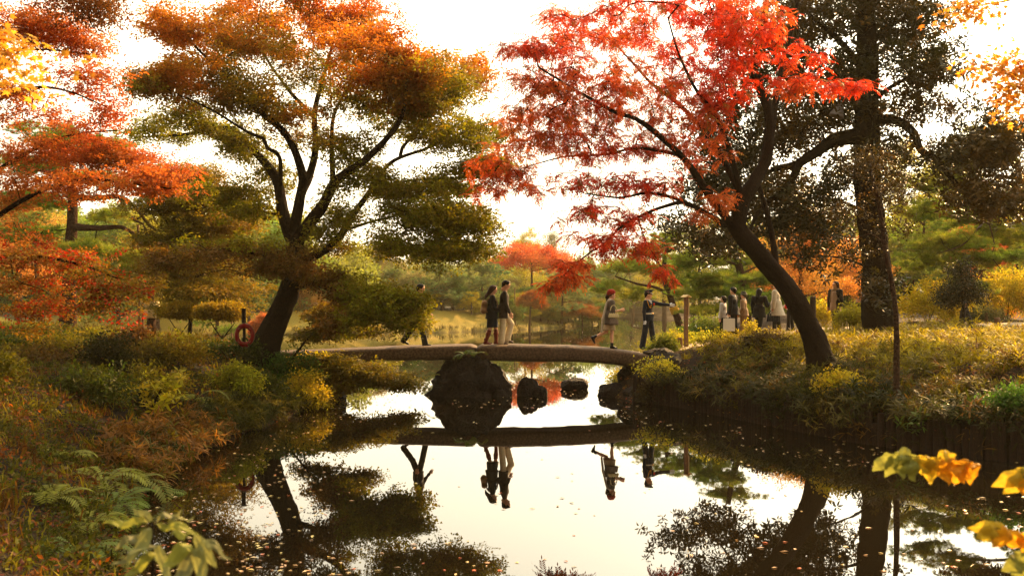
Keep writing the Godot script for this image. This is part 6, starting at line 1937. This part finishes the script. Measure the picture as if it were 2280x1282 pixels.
	for s in 2:
		var side := -0.055 if s == 0 else 0.055
		c.append([hip + Vector3(0, 0.05, side) * u, Vector3(hip.x + w.get("sweep", 0.0), hem - 0.1, side * u * (1.0 + full * 6.0)), 0.115 * u + full * 0.5, 0.115 * u + full * 1.8, 0.07])
		c.append([J["shoulder%d" % s], J["elbow%d" % s], 0.066 * u + w.get("sleeve", 0.0), 0.054 * u + w.get("sleeve", 0.0), 0.04, true])
		if w.get("cut_sleeve", false) == false: c.append([J["elbow%d" % s], J["wrist%d" % s] + (J["wrist%d" % s] - J["elbow%d" % s]).normalized() * 0.0, 0.054 * u + w.get("sleeve", 0.0), 0.042 * u + w.get("sleeve", 0.0), 0.02, true])
	part(w.get("coat_name", "coat"), clipped_coat(c, cell * 0.9, hem, hip, J), w.coat, t)
	if w.has("collar"):
		part("collar", skin_over([[neck + Vector3(-0.03, -0.01, -0.03), neck + Vector3(-0.03, -0.01, 0.03), 0.062 * u, 0.062 * u, 0.03], [neck + Vector3(0.03, -0.03, -0.02), neck + Vector3(0.03, -0.03, 0.02), 0.05 * u, 0.05 * u, 0.03]], 0.014, [[Vector3(0, 1, 0), neck.y + 0.045 * u]]).mesh(true), w.collar, t)
	# footwear
	for s in 2:
		var f := deg_to_rad(w.legs[s][2])
		var tr := Transform3D(Basis.from_euler(Vector3(0, 0, f)).scaled(Vector3.ONE * u), J["ankle%d" % s])
		part("boot" if w.get("boots", false) else "shoe", B.boot if w.get("boots", false) else B.shoe, w.shoes, t, tr)
		if w.has("shafts"):
			var k: Vector3 = J["knee%d" % s]
			var a: Vector3 = J["ankle%d" % s]
			part("boot_shaft", skin_over([[a, a.lerp(k, 0.55), 0.046 * u, 0.066 * u, 0.02], [a.lerp(k, 0.55), a.lerp(k, 0.85), 0.066 * u, 0.064 * u, 0.02]], 0.014, [[(k - a).normalized(), (k - a).normalized().dot(a.lerp(k, 0.86))]]).mesh(true), w.shoes, t)
	# hair
	var hc := []
	var clip := [[head_basis * Vector3(0.86, -0.42, 0).normalized(), (head_basis * Vector3(0.86, -0.42, 0).normalized()).dot(head + head_basis * Vector3(0.022, 0.0, 0) * u)]]
	var style: String = w.get("hair", "short")
	var hp := func(x: float, y: float, z: float) -> Vector3: return head + head_basis * Vector3(x, y, z) * u
	hc.append([hp.call(-0.03, 0.04, 0.0), hp.call(0.02, 0.048, 0.0), 0.098 * u, 0.094 * u, 0.03])
	if style == "short": hc.append([hp.call(-0.05, 0.0, 0), hp.call(-0.055, -0.05, 0), 0.078 * u, 0.05 * u, 0.03])
	if style == "bob":
		for z in [-0.055, 0.055]: hc.append([hp.call(-0.02, 0.0, z), hp.call(-0.02, -0.09, z), 0.055 * u, 0.045 * u, 0.04])
		hc.append([hp.call(-0.06, 0.0, 0), hp.call(-0.065, -0.09, 0), 0.075 * u, 0.06 * u, 0.04])
	if style == "long":
		for z in [-0.06, 0.06]: hc.append([hp.call(-0.02, 0.0, z), hp.call(0.0, -0.2, z * 1.1), 0.052 * u, 0.036 * u, 0.04])
		hc.append([hp.call(-0.06, 0.0, 0), hp.call(-0.1, -0.22, 0), 0.08 * u, 0.075 * u, 0.04])
		hc.append([hp.call(-0.09, -0.2, 0), hp.call(-0.11, -0.34, 0), 0.075 * u, 0.04 * u, 0.04])
	if style == "tail":
		hc.append([hp.call(-0.09, 0.01, 0), hp.call(-0.125, -0.05, 0), 0.045 * u, 0.06 * u, 0.02])
		hc.append([hp.call(-0.125, -0.05, 0), hp.call(-0.12, -0.17, 0), 0.06 * u, 0.03 * u, 0.03])
	part("hair", skin_over(hc, 0.013, clip if style != "hood" else []).mesh(true), w.hair_colour, t)
	t.position = w.feet
	t.rotation.y = deg_to_rad(w.yaw)
	J.hip = hip
	J.neck = neck
	J.chest = chest
	J.head = head
	J.head_at = head_at
	J.u = u
	t.set_meta("joints", J)
	return t

func clipped_coat(c: Array, cell: float, hem: float, hip: Vector3, J: Dictionary) -> ArrayMesh:
	# the skirt of the coat ends at its hem, the sleeves go on
	var skirts := []
	var sleeves := []
	for k in c.size():
		if c[k].size() > 5: sleeves.append(c[k])
		else: skirts.append(c[k])
	var cut := skin_over(skirts, cell, [[Vector3(0, -1, 0), -hem]])
	var arm := skin_over(sleeves, cell)
	cut.add(arm, Transform3D.IDENTITY)
	cut.c.clear()
	return cut.mesh(true)

func hung(called: String, label: String, where: Vector3, yaw: float) -> Node3D:
	return thing(called, label, "bag", where, deg_to_rad(yaw))

func world_of(t: Node3D, p: Vector3) -> Vector3:
	return t.transform * p

const DOWN := Vector3(0.05, -1, 0.0)

func make_people() -> void:
	noise_cloth = noise_texture(0.02, Color(0.82, 0.82, 0.82), Color.WHITE, FastNoiseLite.TYPE_SIMPLEX, 3, 256)
	noise_fold = noise_texture(0.006, Color.BLACK, Color.WHITE, FastNoiseLite.TYPE_SIMPLEX, 3, 256)
	M.skin = plain(Color(0.80, 0.60, 0.47), 0.55)
	M.skin.subsurf_scatter_enabled = true
	M.skin.subsurf_scatter_strength = 0.2
	M.eye = plain(Color(0.05, 0.035, 0.03), 0.25)
	make_body_parts()
	var black := cloth(Color(0.06, 0.055, 0.06))
	var hair_dark := plain(Color(0.055, 0.038, 0.03), 0.6)
	var hair_brown := plain(Color(0.19, 0.10, 0.055), 0.6)
	for hm in [hair_dark, hair_brown]: hm.metallic_specular = 0.2
	var leather := plain(Color(0.06, 0.05, 0.045), 0.4)
	var white := cloth(Color(0.84, 0.82, 0.78))
	var bz := BRIDGE_Z + 0.05
	var on_bridge := func(px: float) -> Vector3:
		var x := (px - 1140.0) / F * -bz
		return Vector3(x, bridge_top(x) - 0.012, bz)
	# the couple
	var p := person({"label": "person in a black coat and red brown boots walking right with long hair", "feet": on_bridge.call(1095), "yaw": 4, "tall": 1.63, "slim": 0.88, "cell": 0.017, "lean": 2, "nod": 18, "turn": 0,
		"legs": [[16, 14, 0], [-7, 10, 0]], "arms": [[Vector3(0.1, -1, -0.12), Vector3(0.75, 0.1, 0.2), 0], [Vector3(-0.05, -1, 0.1), Vector3(0.75, -0.4, -0.1), 1]],
		"skirt": cloth(Color(0.07, 0.09, 0.13)), "skirt_hem": 0.47, "coat": black, "hem": 0.70, "full": 0.05, "sleeve": 0.012, "boots": true, "shoes": cloth(Color(0.42, 0.14, 0.07), 0.5), "shafts": true, "hair": "long", "hair_colour": hair_brown})
	var bag := hung("backpack", "beige backpack worn by the person in the black coat", world_of(p, Vector3(-0.2, 1.03, 0.0)), 4)
	var beige := cloth(Color(0.55, 0.42, 0.28))
	part("pack", skin_over([[Vector3(-0.02, -0.1, -0.07), Vector3(-0.02, -0.1, 0.07), 0.085, 0.085, 0.03], [Vector3(0, 0.1, -0.06), Vector3(0, 0.1, 0.06), 0.075, 0.075, 0.03], [Vector3(-0.02, -0.1, 0), Vector3(0, 0.1, 0), 0.09, 0.08, 0.03]], 0.016).mesh(true), beige, bag)
	for s in [-1.0, 1.0]:
		var mb := MB.new()
		var sp := spline(PackedVector3Array([Vector3(0.05, 0.17, s * 0.09), Vector3(0.18, 0.26, s * 0.1), Vector3(0.33, 0.16, s * 0.115), Vector3(0.345, 0.0, s * 0.13), Vector3(0.22, -0.1, s * 0.17), Vector3(0.03, -0.14, s * 0.12)]), 0.04)
		var rr := PackedFloat32Array()
		rr.resize(sp.size())
		rr.fill(0.016)
		tube(mb, sp, rr, 6)
		mb.c.clear()
		part("strap", mb.mesh(true), beige, bag)
	person({"label": "person in a grey brown jacket and cream trousers walking right with head bowed", "feet": on_bridge.call(1121), "yaw": 0, "tall": 1.76, "slim": 0.95, "cell": 0.017, "lean": 4, "nod": 24,
		"legs": [[29, 44, -10], [-2, 3, 0]], "arms": [[Vector3(-0.15, -1, -0.1), Vector3(0.1, -1, 0.0), 0], [Vector3(0.12, -1, 0.12), Vector3(0.42, -1, 0.0), 0]],
		"trousers": cloth(Color(0.84, 0.76, 0.60)), "loose": 0.024, "coat_name": "jacket", "coat": cloth(Color(0.23, 0.19, 0.15)), "hem": 0.72, "full": 0.012, "shoes": cloth(Color(0.26, 0.16, 0.09), 0.5), "hair": "short", "hair_colour": hair_dark})
	# the man half hidden by maple leaves
	person({"label": "person in dark clothes walking right half hidden behind maple leaves", "feet": on_bridge.call(931), "yaw": 0, "tall": 1.72, "cell": 0.018, "lean": 5, "nod": 14,
		"legs": [[-22, 14, -22], [15, 3, 0]], "arms": [[Vector3(0.35, -1, -0.12), Vector3(0.6, -0.8, 0.0), 0], [Vector3(-0.35, -1, 0.12), Vector3(0.1, -1, 0.0), 0]],
		"trousers": cloth(Color(0.09, 0.075, 0.065)), "loose": 0.02, "coat_name": "jacket", "coat": cloth(Color(0.08, 0.07, 0.075)), "collar": white, "hem": 0.78, "shoes": leather, "hair": "short", "hair_colour": hair_dark})
	# the woman in the cape
	p = person({"label": "person in a grey cape and beige skirt striding right with a red hat", "feet": on_bridge.call(1358), "yaw": 6, "tall": 1.58, "slim": 0.86, "cell": 0.016, "lean": 5, "nod": 8,
		"legs": [[-12, 52, -58], [7, 6, 0]], "arms": [[Vector3(0.1, -1, -0.15), Vector3(0.9, 0.2, 0.3), 0], [Vector3(0.05, -1, 0.2), Vector3(0.95, 0.25, -0.1), 1]],
		"skirt": cloth(Color(0.66, 0.55, 0.40)), "skirt_hem": 0.50, "coat_name": "cape", "coat": cloth(Color(0.36, 0.31, 0.26)), "hem": 0.66, "full": 0.03, "sleeve": 0.02, "cut_sleeve": true, "boots": true, "shoes": leather, "hair": "tail", "hair_colour": hair_brown})
	var J: Dictionary = p.get_meta("joints")
	var hat: Transform3D = J.head_at
	var red_hat := cloth(Color(0.58, 0.15, 0.08))
	part("hat", skin_over([[hat * Vector3(-0.05, 0.075, 0), hat * Vector3(0.0, 0.085, 0), 0.1, 0.095, 0.02], [hat * Vector3(-0.08, 0.02, 0), hat * Vector3(-0.05, 0.07, 0), 0.07, 0.09, 0.03]], 0.012, [[hat.basis * Vector3(0.4, -0.9, 0), (hat.basis * Vector3(0.4, -0.9, 0)).dot(hat * Vector3(0, 0.03, 0))]]).mesh(true), red_hat, p)
	part("scarf", skin_over([[J.neck + Vector3(-0.05, -0.0, -0.04), J.neck + Vector3(-0.05, -0.0, 0.04), 0.07, 0.07, 0.03], [J.neck + Vector3(-0.13, -0.04, 0.03), J.hip + Vector3(-0.2, -0.02, 0.05), 0.03, 0.035, 0.02], [J.hip + Vector3(-0.2, -0.02, 0.05), J.hip + Vector3(-0.24, -0.38, 0.05), 0.035, 0.03, 0.02]], 0.014).mesh(true), cloth(Color(0.78, 0.72, 0.62)), p)
	bag = hung("tote_bag", "cream and grey tote bag on the arm of the person in the cape", world_of(p, Vector3(0.05, 0.82, 0.27)), 6)
	part("bag_top", tote(0.30, 0.02, 0.16, 0.07), cloth(Color(0.80, 0.72, 0.52)), bag)
	part("bag_base", tote(0.27, -0.17, 0.015, 0.075), cloth(Color(0.45, 0.38, 0.32)), bag)
	for s in [-1.0, 1.0]: part("handle", strap_loop(0.09, 0.15, 0.22, s * 0.03), cloth(Color(0.80, 0.72, 0.52)), bag)
	# the guard
	var navy := cloth(Color(0.055, 0.085, 0.135), 0.75)
	var foot := Vector3((1444.0 - 1140.0) / F * 29.4, 0, -29.4)
	foot.y = EYE - (776.0 - HORIZON) / F * 29.4
	p = person({"label": "person in a navy guard uniform and peaked cap pointing right with a white glove", "feet": foot, "yaw": -38, "tall": 1.70, "cell": 0.017, "turn": 24, "nod": 6, "gloves": cloth(Color(0.86, 0.85, 0.84)),
		"legs": [[7, 2, 0, 0.10], [-6, 2, 0, 0.10]], "arms": [[Vector3(0.72, -0.22, -0.62), Vector3(0.75, -0.08, -0.62), 2, Vector3(0.3, 1, 0)], [Vector3(-0.05, -1, 0.2), Vector3(0.12, -1, 0.05), 1]],
		"trousers": navy, "loose": 0.022, "coat_name": "tunic", "coat": navy, "collar": white, "hem": 0.80, "full": 0.012, "shoes": leather, "hair": "short", "hair_colour": hair_dark})
	J = p.get_meta("joints")
	var cap: Transform3D = J.head_at
	var mb := MB.new()
	# cap: band, wide crown sloping up to the front, peak
	var crown := lathe([[0.088, 0.055], [0.092, 0.095], [0.13, 0.125], [0.128, 0.138], [0.06, 0.15], [0.0, 0.152]], 28)
	for k in crown.v.size(): crown.v[k] = cap * (crown.v[k] + Vector3(-0.005, crown.v[k].x * 0.22 if crown.v[k].y > 0.1 else 0.0, 0))
	crown.c.clear()
	part("cap", crown.mesh(true), navy, p)
	var band := lathe([[0.0945, 0.062], [0.0965, 0.066], [0.0965, 0.088], [0.0945, 0.092]], 28)
	for k in band.v.size(): band.v[k] = cap * (band.v[k] + Vector3(-0.005, 0, 0))
	band.c.clear()
	part("cap_band", band.mesh(true), cloth(Color(0.55, 0.52, 0.5)), p)
	var peak := MB.new()
	for k in 10:
		var a0 := -1.1 + 2.2 * k / 10.0
		var a1 := -1.1 + 2.2 * (k + 1) / 10.0
		for e in 2:
			var y := 0.058 - e * 0.006
			peak.quad(cap * Vector3(cos(a0) * 0.086, y, sin(a0) * 0.086), cap * Vector3(cos(a1) * 0.086, y, sin(a1) * 0.086), cap * Vector3(cos(a1) * 0.1 + 0.045 * cos(a1 * 1.3), y - 0.025, sin(a1) * 0.105), cap * Vector3(cos(a0) * 0.1 + 0.045 * cos(a0 * 1.3), y - 0.025, sin(a0) * 0.105))
	peak.c.clear()
	part("cap_peak", peak.mesh(false), leather, p)
	var bl := lathe([[0.142, -0.02], [0.15, -0.018], [0.15, 0.018], [0.142, 0.02]], 30)
	for k in bl.v.size(): bl.v[k] = Vector3(bl.v[k].x, bl.v[k].y, bl.v[k].z * 1.28) + J.hip + Vector3(0, 0.12, 0)
	bl.c.clear()
	part("belt", bl.mesh(true), cloth(Color(0.80, 0.74, 0.62)), p)
	var buckle := MB.new()
	box(buckle, J.hip + Vector3(0.153, 0.12, 0), Vector3(0.015, 0.045, 0.06))
	buckle.c.clear()
	var brass := plain(Color(0.75, 0.55, 0.25), 0.35, 0.8)
	part("belt_buckle", buckle.mesh(false), brass, p)
	var cord := MB.new()
	var sh: Vector3 = J.shoulder1
	var cp := spline(PackedVector3Array([sh + Vector3(0.02, 0.072, -0.02), sh + Vector3(0.075, 0.0, 0.0), sh + Vector3(0.1, -0.1, -0.02), sh + Vector3(0.125, -0.17, -0.07), sh + Vector3(0.13, -0.08, -0.1)]), 0.03)
	var cr := PackedFloat32Array()
	cr.resize(cp.size())
	cr.fill(0.011)
	tube(cord, cp, cr, 7)
	cord.c.clear()
	part("shoulder_cord", cord.mesh(true), cloth(Color(0.82, 0.56, 0.10)), p)
	part("tie", skin_over([[J.neck + Vector3(0.075, -0.07, 0), J.chest + Vector3(0.122, 0.0, 0), 0.016, 0.022, 0.01]], 0.008).mesh(true), cloth(Color(0.10, 0.03, 0.03)), p)
	part("shirt_front", skin_over([[J.neck + Vector3(0.06, -0.03, 0), J.chest + Vector3(0.102, 0.03, 0), 0.045, 0.012, 0.01]], 0.01).mesh(true), white, p)
	var rose: Vector3 = J.chest + Vector3(0.125, 0.07, -0.09)
	for k in 6: part("flower_petal", skin_over([[rose, rose + Vector3(0.015, sin(k * 1.05) * 0.028, cos(k * 1.05) * 0.028), 0.012, 0.018, 0.01]], 0.008).mesh(true), cloth(Color(0.75, 0.15, 0.05)), p)
	for k in 4:
		var b := SphereMesh.new()
		b.radius = 0.011
		b.height = 0.018
		part("button", b, brass, p, Transform3D(Basis.IDENTITY, J.chest + Vector3(0.124, -0.03 - k * 0.06, 0.02)))
	# the group that waits on the path
	var stand := func(px: float, d: float) -> Vector3:
		var g := on_ground(px, d)
		g.y = maxf(g.y, ground(g.x, g.z) + 0.03)
		return g
	var left_arm := [Vector3(0.05, -1, -0.15), Vector3(0.12, -1, 0), 0]
	var right_arm := [Vector3(0.05, -1, 0.15), Vector3(0.12, -1, 0), 0]
	var suit := cloth(Color(0.055, 0.05, 0.055))
	var crowd := "visitors waiting on the right bank"
	person({"label": "person in a white jacket half hidden behind the suited visitor", "group": crowd, "feet": stand.call(1611, 35.7), "yaw": 150, "tall": 1.52, "slim": 1.2, "full": 0.06, "sleeve": 0.012, "turn": 10, "legs": [[5, 3, 0], [-5, 3, 0]], "arms": [left_arm, right_arm], "trousers": suit, "coat_name": "jacket", "coat": cloth(Color(0.74, 0.70, 0.66)), "hem": 0.75, "shoes": leather, "hair": "bob", "hair_colour": hair_dark})
	p = person({"label": "person in a black suit carrying a white paper bag", "group": crowd, "feet": stand.call(1633, 35.0), "yaw": 146, "tall": 1.74, "slim": 1.35, "turn": -10, "legs": [[4, 2, 0], [-4, 2, 0]], "arms": [[Vector3(-0.05, -1, -0.15), Vector3(0.14, -1, 0), 1], [Vector3(0.1, -1, 0.12), Vector3(0.5, -0.8, 0), 0]], "trousers": suit, "loose": 0.022, "coat_name": "suit_jacket", "coat": suit, "collar": white, "hem": 0.78, "full": 0.08, "sleeve": 0.025, "shoes": leather, "hair": "short", "hair_colour": hair_dark})
	J = p.get_meta("joints")
	bag = hung("paper_bag", "large white paper shopping bag hanging from the suited visitor's hand", world_of(p, J.wrist0 + Vector3(0.02, -0.1, 0.0)), 168)
	mb = MB.new()
	box(mb, Vector3(0, -0.31, 0), Vector3(0.40, 0.44, 0.13), Color.WHITE, 0.05)
	mb.c.clear()
	part("bag_body", mb.mesh(false), plain(Color(0.80, 0.78, 0.74), 0.6), bag)
	for s in [-1.0, 1.0]: part("handle", strap_loop(0.06, 0.09, -0.09, s * 0.035, 0.005), plain(Color(0.75, 0.73, 0.7), 0.7), bag)
	var tan := cloth(Color(0.60, 0.47, 0.34))
	p = person({"label": "person in a beige suit and dark brimmed hat", "group": crowd, "feet": stand.call(1656, 35.6), "yaw": 155, "tall": 1.56, "turn": -10, "slim": 1.25, "full": 0.06, "sleeve": 0.015, "legs": [[5, 3, 0], [-4, 3, 0]], "arms": [[Vector3(-0.1, -1, -0.15), Vector3(0.5, -0.8, 0.1), 0], right_arm], "trousers": tan, "coat_name": "jacket", "coat": tan, "hem": 0.72, "shoes": leather, "hair": "short", "hair_colour": cloth(Color(0.3, 0.26, 0.22)), "collar": white})
	J = p.get_meta("joints")
	hat = J.head_at
	var brim := lathe([[0.0, 0.172], [0.07, 0.168], [0.098, 0.14], [0.104, 0.07], [0.165, 0.045], [0.168, 0.038], [0.1, 0.05]], 28)
	for k in brim.v.size(): brim.v[k] = hat * (brim.v[k] + Vector3(-0.01, 0, 0))
	brim.c.clear()
	part("hat", brim.mesh(true), cloth(Color(0.20, 0.20, 0.15)), p)
	person({"label": "person all in black with long dark hair seen from behind", "group": crowd, "feet": stand.call(1691, 34.6), "yaw": 50, "tall": 1.62, "slim": 1.3, "sleeve": 0.02, "nod": 12, "legs": [[14, 6, 0], [-12, 6, -8]], "arms": [left_arm, [Vector3(0.1, -1, 0.35), Vector3(0.9, 0.25, -0.3), 1]], "trousers": black, "loose": 0.03, "coat": black, "hem": 0.62, "full": 0.05, "shoes": leather, "hair": "long", "hair_colour": hair_dark})
	p = person({"label": "person in a long cream coat and glasses holding a navy handbag", "group": crowd, "feet": stand.call(1729, 34.8), "yaw": 150, "tall": 1.70, "slim": 1.3, "turn": -12, "legs": [[4, 2, 0], [-5, 2, 0]], "arms": [[Vector3(0.02, -1, -0.12), Vector3(0.1, -1, 0), 1], right_arm], "trousers": black, "coat": cloth(Color(0.80, 0.74, 0.64)), "hem": 0.55, "full": 0.085, "sweep": -0.06, "sleeve": 0.025, "shoes": leather, "hair": "short", "hair_colour": hair_dark, "collar": cloth(Color(0.78, 0.72, 0.62))})
	J = p.get_meta("joints")
	hat = J.head_at
	for s in [-1.0, 1.0]:
		var g := ring(0.02, 0.0025)
		for k in g.v.size(): g.v[k] = hat * (Vector3(g.v[k].z, g.v[k].y, g.v[k].x) + Vector3(0.1, 0.008, s * 0.031))
		part("spectacle_rim", g.mesh(true), leather, p)
	bag = hung("handbag", "navy leather handbag held by the visitor in the cream coat", world_of(p, J.wrist0 + Vector3(0.02, -0.1, 0)), 172)
	var blue := plain(Color(0.09, 0.11, 0.16), 0.45)
	part("bag_body", tote(0.42, -0.40, -0.1, 0.09), blue, bag)
	for s in [-1.0, 1.0]: part("handle", strap_loop(0.11, 0.13, -0.12, s * 0.04, 0.011), blue, bag)
	mb = MB.new()
	box(mb, Vector3(0.0, -0.16, -0.1), Vector3(0.06, 0.035, 0.012))
	mb.c.clear()
	part("clasp", mb.mesh(false), plain(Color(0.8, 0.75, 0.65), 0.3, 0.9), bag)
	p = person({"label": "person in white and red half hidden by the leaning trunk", "group": crowd, "feet": stand.call(1760, 35.4), "yaw": 155, "tall": 1.5, "slim": 1.2, "legs": [[6, 3, 0], [-5, 3, 0]], "arms": [[Vector3(0.15, -1, -0.2), Vector3(0.7, -0.5, 0.2), 0], right_arm], "trousers": cloth(Color(0.10, 0.08, 0.08)), "coat_name": "blouse", "coat": cloth(Color(0.80, 0.72, 0.66)), "hem": 0.74, "shoes": leather, "hair": "bob", "hair_colour": hair_dark})
	bag = hung("shoulder_bag", "bright red shoulder bag beside the leaning trunk", world_of(p, Vector3(0.0, 0.98, -0.2)), 170)
	part("bag_body", tote(0.30, -0.2, 0.14, 0.08), cloth(Color(0.74, 0.06, 0.05)), bag)
	part("strap", strap_loop(0.1, 0.34, 0.12, 0.0, 0.012), cloth(Color(0.60, 0.34, 0.16)), bag)
	p = person({"label": "person with long brown hair and a beige scarf standing alone left of the evergreen", "feet": stand.call(1861, 33.6), "yaw": 218, "tall": 1.64, "slim": 1.2, "turn": -25, "nod": -4, "legs": [[4, 2, 0], [-4, 4, 0]], "arms": [left_arm, right_arm], "trousers": cloth(Color(0.08, 0.085, 0.10)), "coat_name": "jacket", "coat": cloth(Color(0.12, 0.09, 0.07)), "hem": 0.68, "full": 0.03, "sleeve": 0.012, "boots": true, "shoes": cloth(Color(0.5, 0.24, 0.09)), "hair": "long", "hair_colour": hair_brown})
	J = p.get_meta("joints")
	var scarf := cloth(Color(0.52, 0.38, 0.24))
	part("scarf", skin_over([[J.neck + Vector3(0.0, 0.0, -0.08), J.neck + Vector3(0.05, -0.01, 0), 0.06, 0.06, 0.03], [J.neck + Vector3(0.05, -0.01, 0), J.neck + Vector3(0.0, 0.0, 0.08), 0.06, 0.06, 0.03], [J.neck + Vector3(-0.08, 0.0, -0.04), J.neck + Vector3(-0.08, 0.0, 0.04), 0.06, 0.06, 0.04], [J.neck + Vector3(0.09, -0.05, 0.07), J.hip + Vector3(0.15, 0.1, 0.08), 0.035, 0.04, 0.02]], 0.016).mesh(true), scarf, p)
	part("dress", skin_over([[J.chest + Vector3(0.06, 0.06, -0.03), J.hip + Vector3(0.1, -0.15, -0.03), 0.085, 0.10, 0.04], [J.chest + Vector3(0.06, 0.06, 0.02), J.hip + Vector3(0.1, -0.15, 0.03), 0.085, 0.10, 0.04]], 0.018, [[Vector3(0, -1, 0), -0.62]]).mesh(true), cloth(Color(0.66, 0.52, 0.40)), p)
	person({"label": "person in a blue top and black trousers walking behind the small glossy tree", "feet": stand.call(2150, 34.4), "yaw": 180, "tall": 1.66, "slim": 0.95, "legs": [[14, 4, 0], [-12, 8, -10]], "arms": [left_arm, [Vector3(0.1, -1, 0.15), Vector3(0.7, -0.4, 0), 0]], "trousers": cloth(Color(0.09, 0.075, 0.07)), "loose": 0.03, "coat_name": "jacket", "coat": cloth(Color(0.30, 0.38, 0.50)), "hem": 0.80, "shoes": leather, "hair": "bob", "hair_colour": hair_dark})
	p = person({"label": "person in an olive coat raising a camera beyond the signpost", "feet": stand.call(1547, 47.0), "yaw": 180, "tall": 1.55, "slim": 0.95, "lean": 16, "cell": 0.024, "nod": 8, "legs": [[24, 40, 0], [-4, 20, 0]], "arms": [[Vector3(0.8, -0.5, -0.1), Vector3(0.75, 0.6, 0.25), 1], [Vector3(0.8, -0.5, 0.1), Vector3(0.75, 0.6, -0.25), 1]], "trousers": cloth(Color(0.3, 0.26, 0.2)), "coat": cloth(Color(0.36, 0.31, 0.2)), "hem": 0.5, "full": 0.03, "shoes": leather, "hair": "bob", "hair_colour": hair_brown})
	for o in get_children():
		if o.has_meta("joints"): o.remove_meta("joints")

func lathe(profile: Array, sides: int) -> MB:
	var mb := MB.new()
	var n := profile.size()
	for q in profile:
		for j in sides:
			var a := TAU * j / sides
			mb.v.append(Vector3(cos(a) * q[0], q[1], sin(a) * q[0]))
			mb.c.append(Color.WHITE)
	for k in n - 1:
		for j in sides:
			var a := k * sides + j
			var b := k * sides + (j + 1) % sides
			mb.i.append(a); mb.i.append(a + sides); mb.i.append(b)
			mb.i.append(b); mb.i.append(a + sides); mb.i.append(b + sides)
	return mb

func tote(wide: float, low: float, high: float, deep: float) -> ArrayMesh:
	var q := []
	for k in 5:
		var x := (k / 4.0 - 0.5) * (wide - deep)
		q.append([Vector3(x, low + deep * 0.5, 0), Vector3(x * 0.92, high - deep * 0.3, 0), deep * 0.5, deep * 0.3, 0.02])
	return skin_over(q, 0.015).mesh(true)

func strap_loop(half: float, high: float, y0: float, z: float, thick := 0.009) -> ArrayMesh:
	var mb := MB.new()
	var p := PackedVector3Array()
	var r := PackedFloat32Array()
	for k in 13:
		var a := PI * k / 12.0
		p.append(Vector3(-cos(a) * half, y0 + sin(a) * high, z * (1.0 - 0.6 * sin(a))))
		r.append(thick)
	tube(mb, p, r, 6)
	mb.c.clear()
	return mb.mesh(true)

func _ready() -> void:
	# the camera
	var cam := Camera3D.new()
	cam.name = "camera"
	cam.projection = Camera3D.PROJECTION_FRUSTUM
	cam.near = 0.1
	cam.far = 3000.0
	cam.size = 1282.0 / F * 0.1
	cam.frustum_offset = Vector2(0.0, (HORIZON - 641.0) / F * 0.1)
	cam.position = Vector3(0, EYE, 0)
	add_child(cam)
	# the sky: bright white haze, warmer and brighter round the low sun
	var sun_dir := Vector3(sin(deg_to_rad(SUN_AZ)) * cos(deg_to_rad(SUN_EL)), sin(deg_to_rad(SUN_EL)), -cos(deg_to_rad(SUN_AZ)) * cos(deg_to_rad(SUN_EL)))
	var img := Image.create(512, 256, false, Image.FORMAT_RGBF)
	for y in 256:
		var el := (0.5 - (y + 0.5) / 256.0) * PI
		for x in 512:
			var az := (x + 0.5) / 512.0 * TAU      # the panorama's left edge looks along -z
			var dir := Vector3(sin(az) * cos(el), sin(el), -cos(az) * cos(el))
			var g := dir.dot(sun_dir) * 0.5 + 0.5
			var k := 0.34 + 0.64 * g * g + 1.3 * pow(g, 24.0)
			var low := exp(-maxf(el, 0.0) * 3.0)
			var c := Color(1.0, 0.92, 0.74).lerp(Color(1.0, 0.84, 0.53), low * 0.8) * k
			if el < 0.0: c = Color(0.25, 0.2, 0.13)
			img.set_pixel(x, y, c)
	var sky_mat := PanoramaSkyMaterial.new()
	sky_mat.panorama = ImageTexture.create_from_image(img)
	sky_mat.energy_multiplier = SKY_E
	var env := Environment.new()
	env.background_mode = Environment.BG_SKY
	env.sky = Sky.new()
	env.sky.sky_material = sky_mat
	env.tonemap_mode = Environment.TONE_MAPPER_LINEAR
	env.tonemap_exposure = EXPOSURE
	env.sdfgi_enabled = true
	env.ssao_enabled = true
	env.ssil_enabled = true
	if HAZE > 0.0:
		env.fog_enabled = true
		env.fog_density = HAZE
		env.fog_light_color = Color(1.0, 0.92, 0.74)
	var we := WorldEnvironment.new()
	we.name = "environment"
	we.environment = env
	var lens := CameraAttributesPhysical.new()
	lens.frustum_focal_length = 50.0
	lens.exposure_aperture = 4.5
	lens.frustum_focus_distance = 26.0
	we.camera_attributes = lens
	add_child(we)
	var sun := DirectionalLight3D.new()
	sun.name = "sun"
	sun.light_energy = 1.6
	sun.light_color = Color(1.0, 0.80, 0.52)
	sun.light_angular_distance = 0.6
	sun.shadow_enabled = true
	sun.basis = Basis.looking_at(-sun_dir)
	add_child(sun)
	noise.seed = 7
	noise.frequency = 0.05
	noise.fractal_octaves = 3
	make_materials()
	make_sprays()
	make_land()
	make_trees()
	make_far_trees()
	make_near_wood()
	make_bridge()
	make_cover()
	make_things()
	make_people()

const SUN_AZ := 37.0
const SUN_EL := 27.0
const SKY_E := 1.1
const EXPOSURE := 3.3
const HAZE := 0.00035
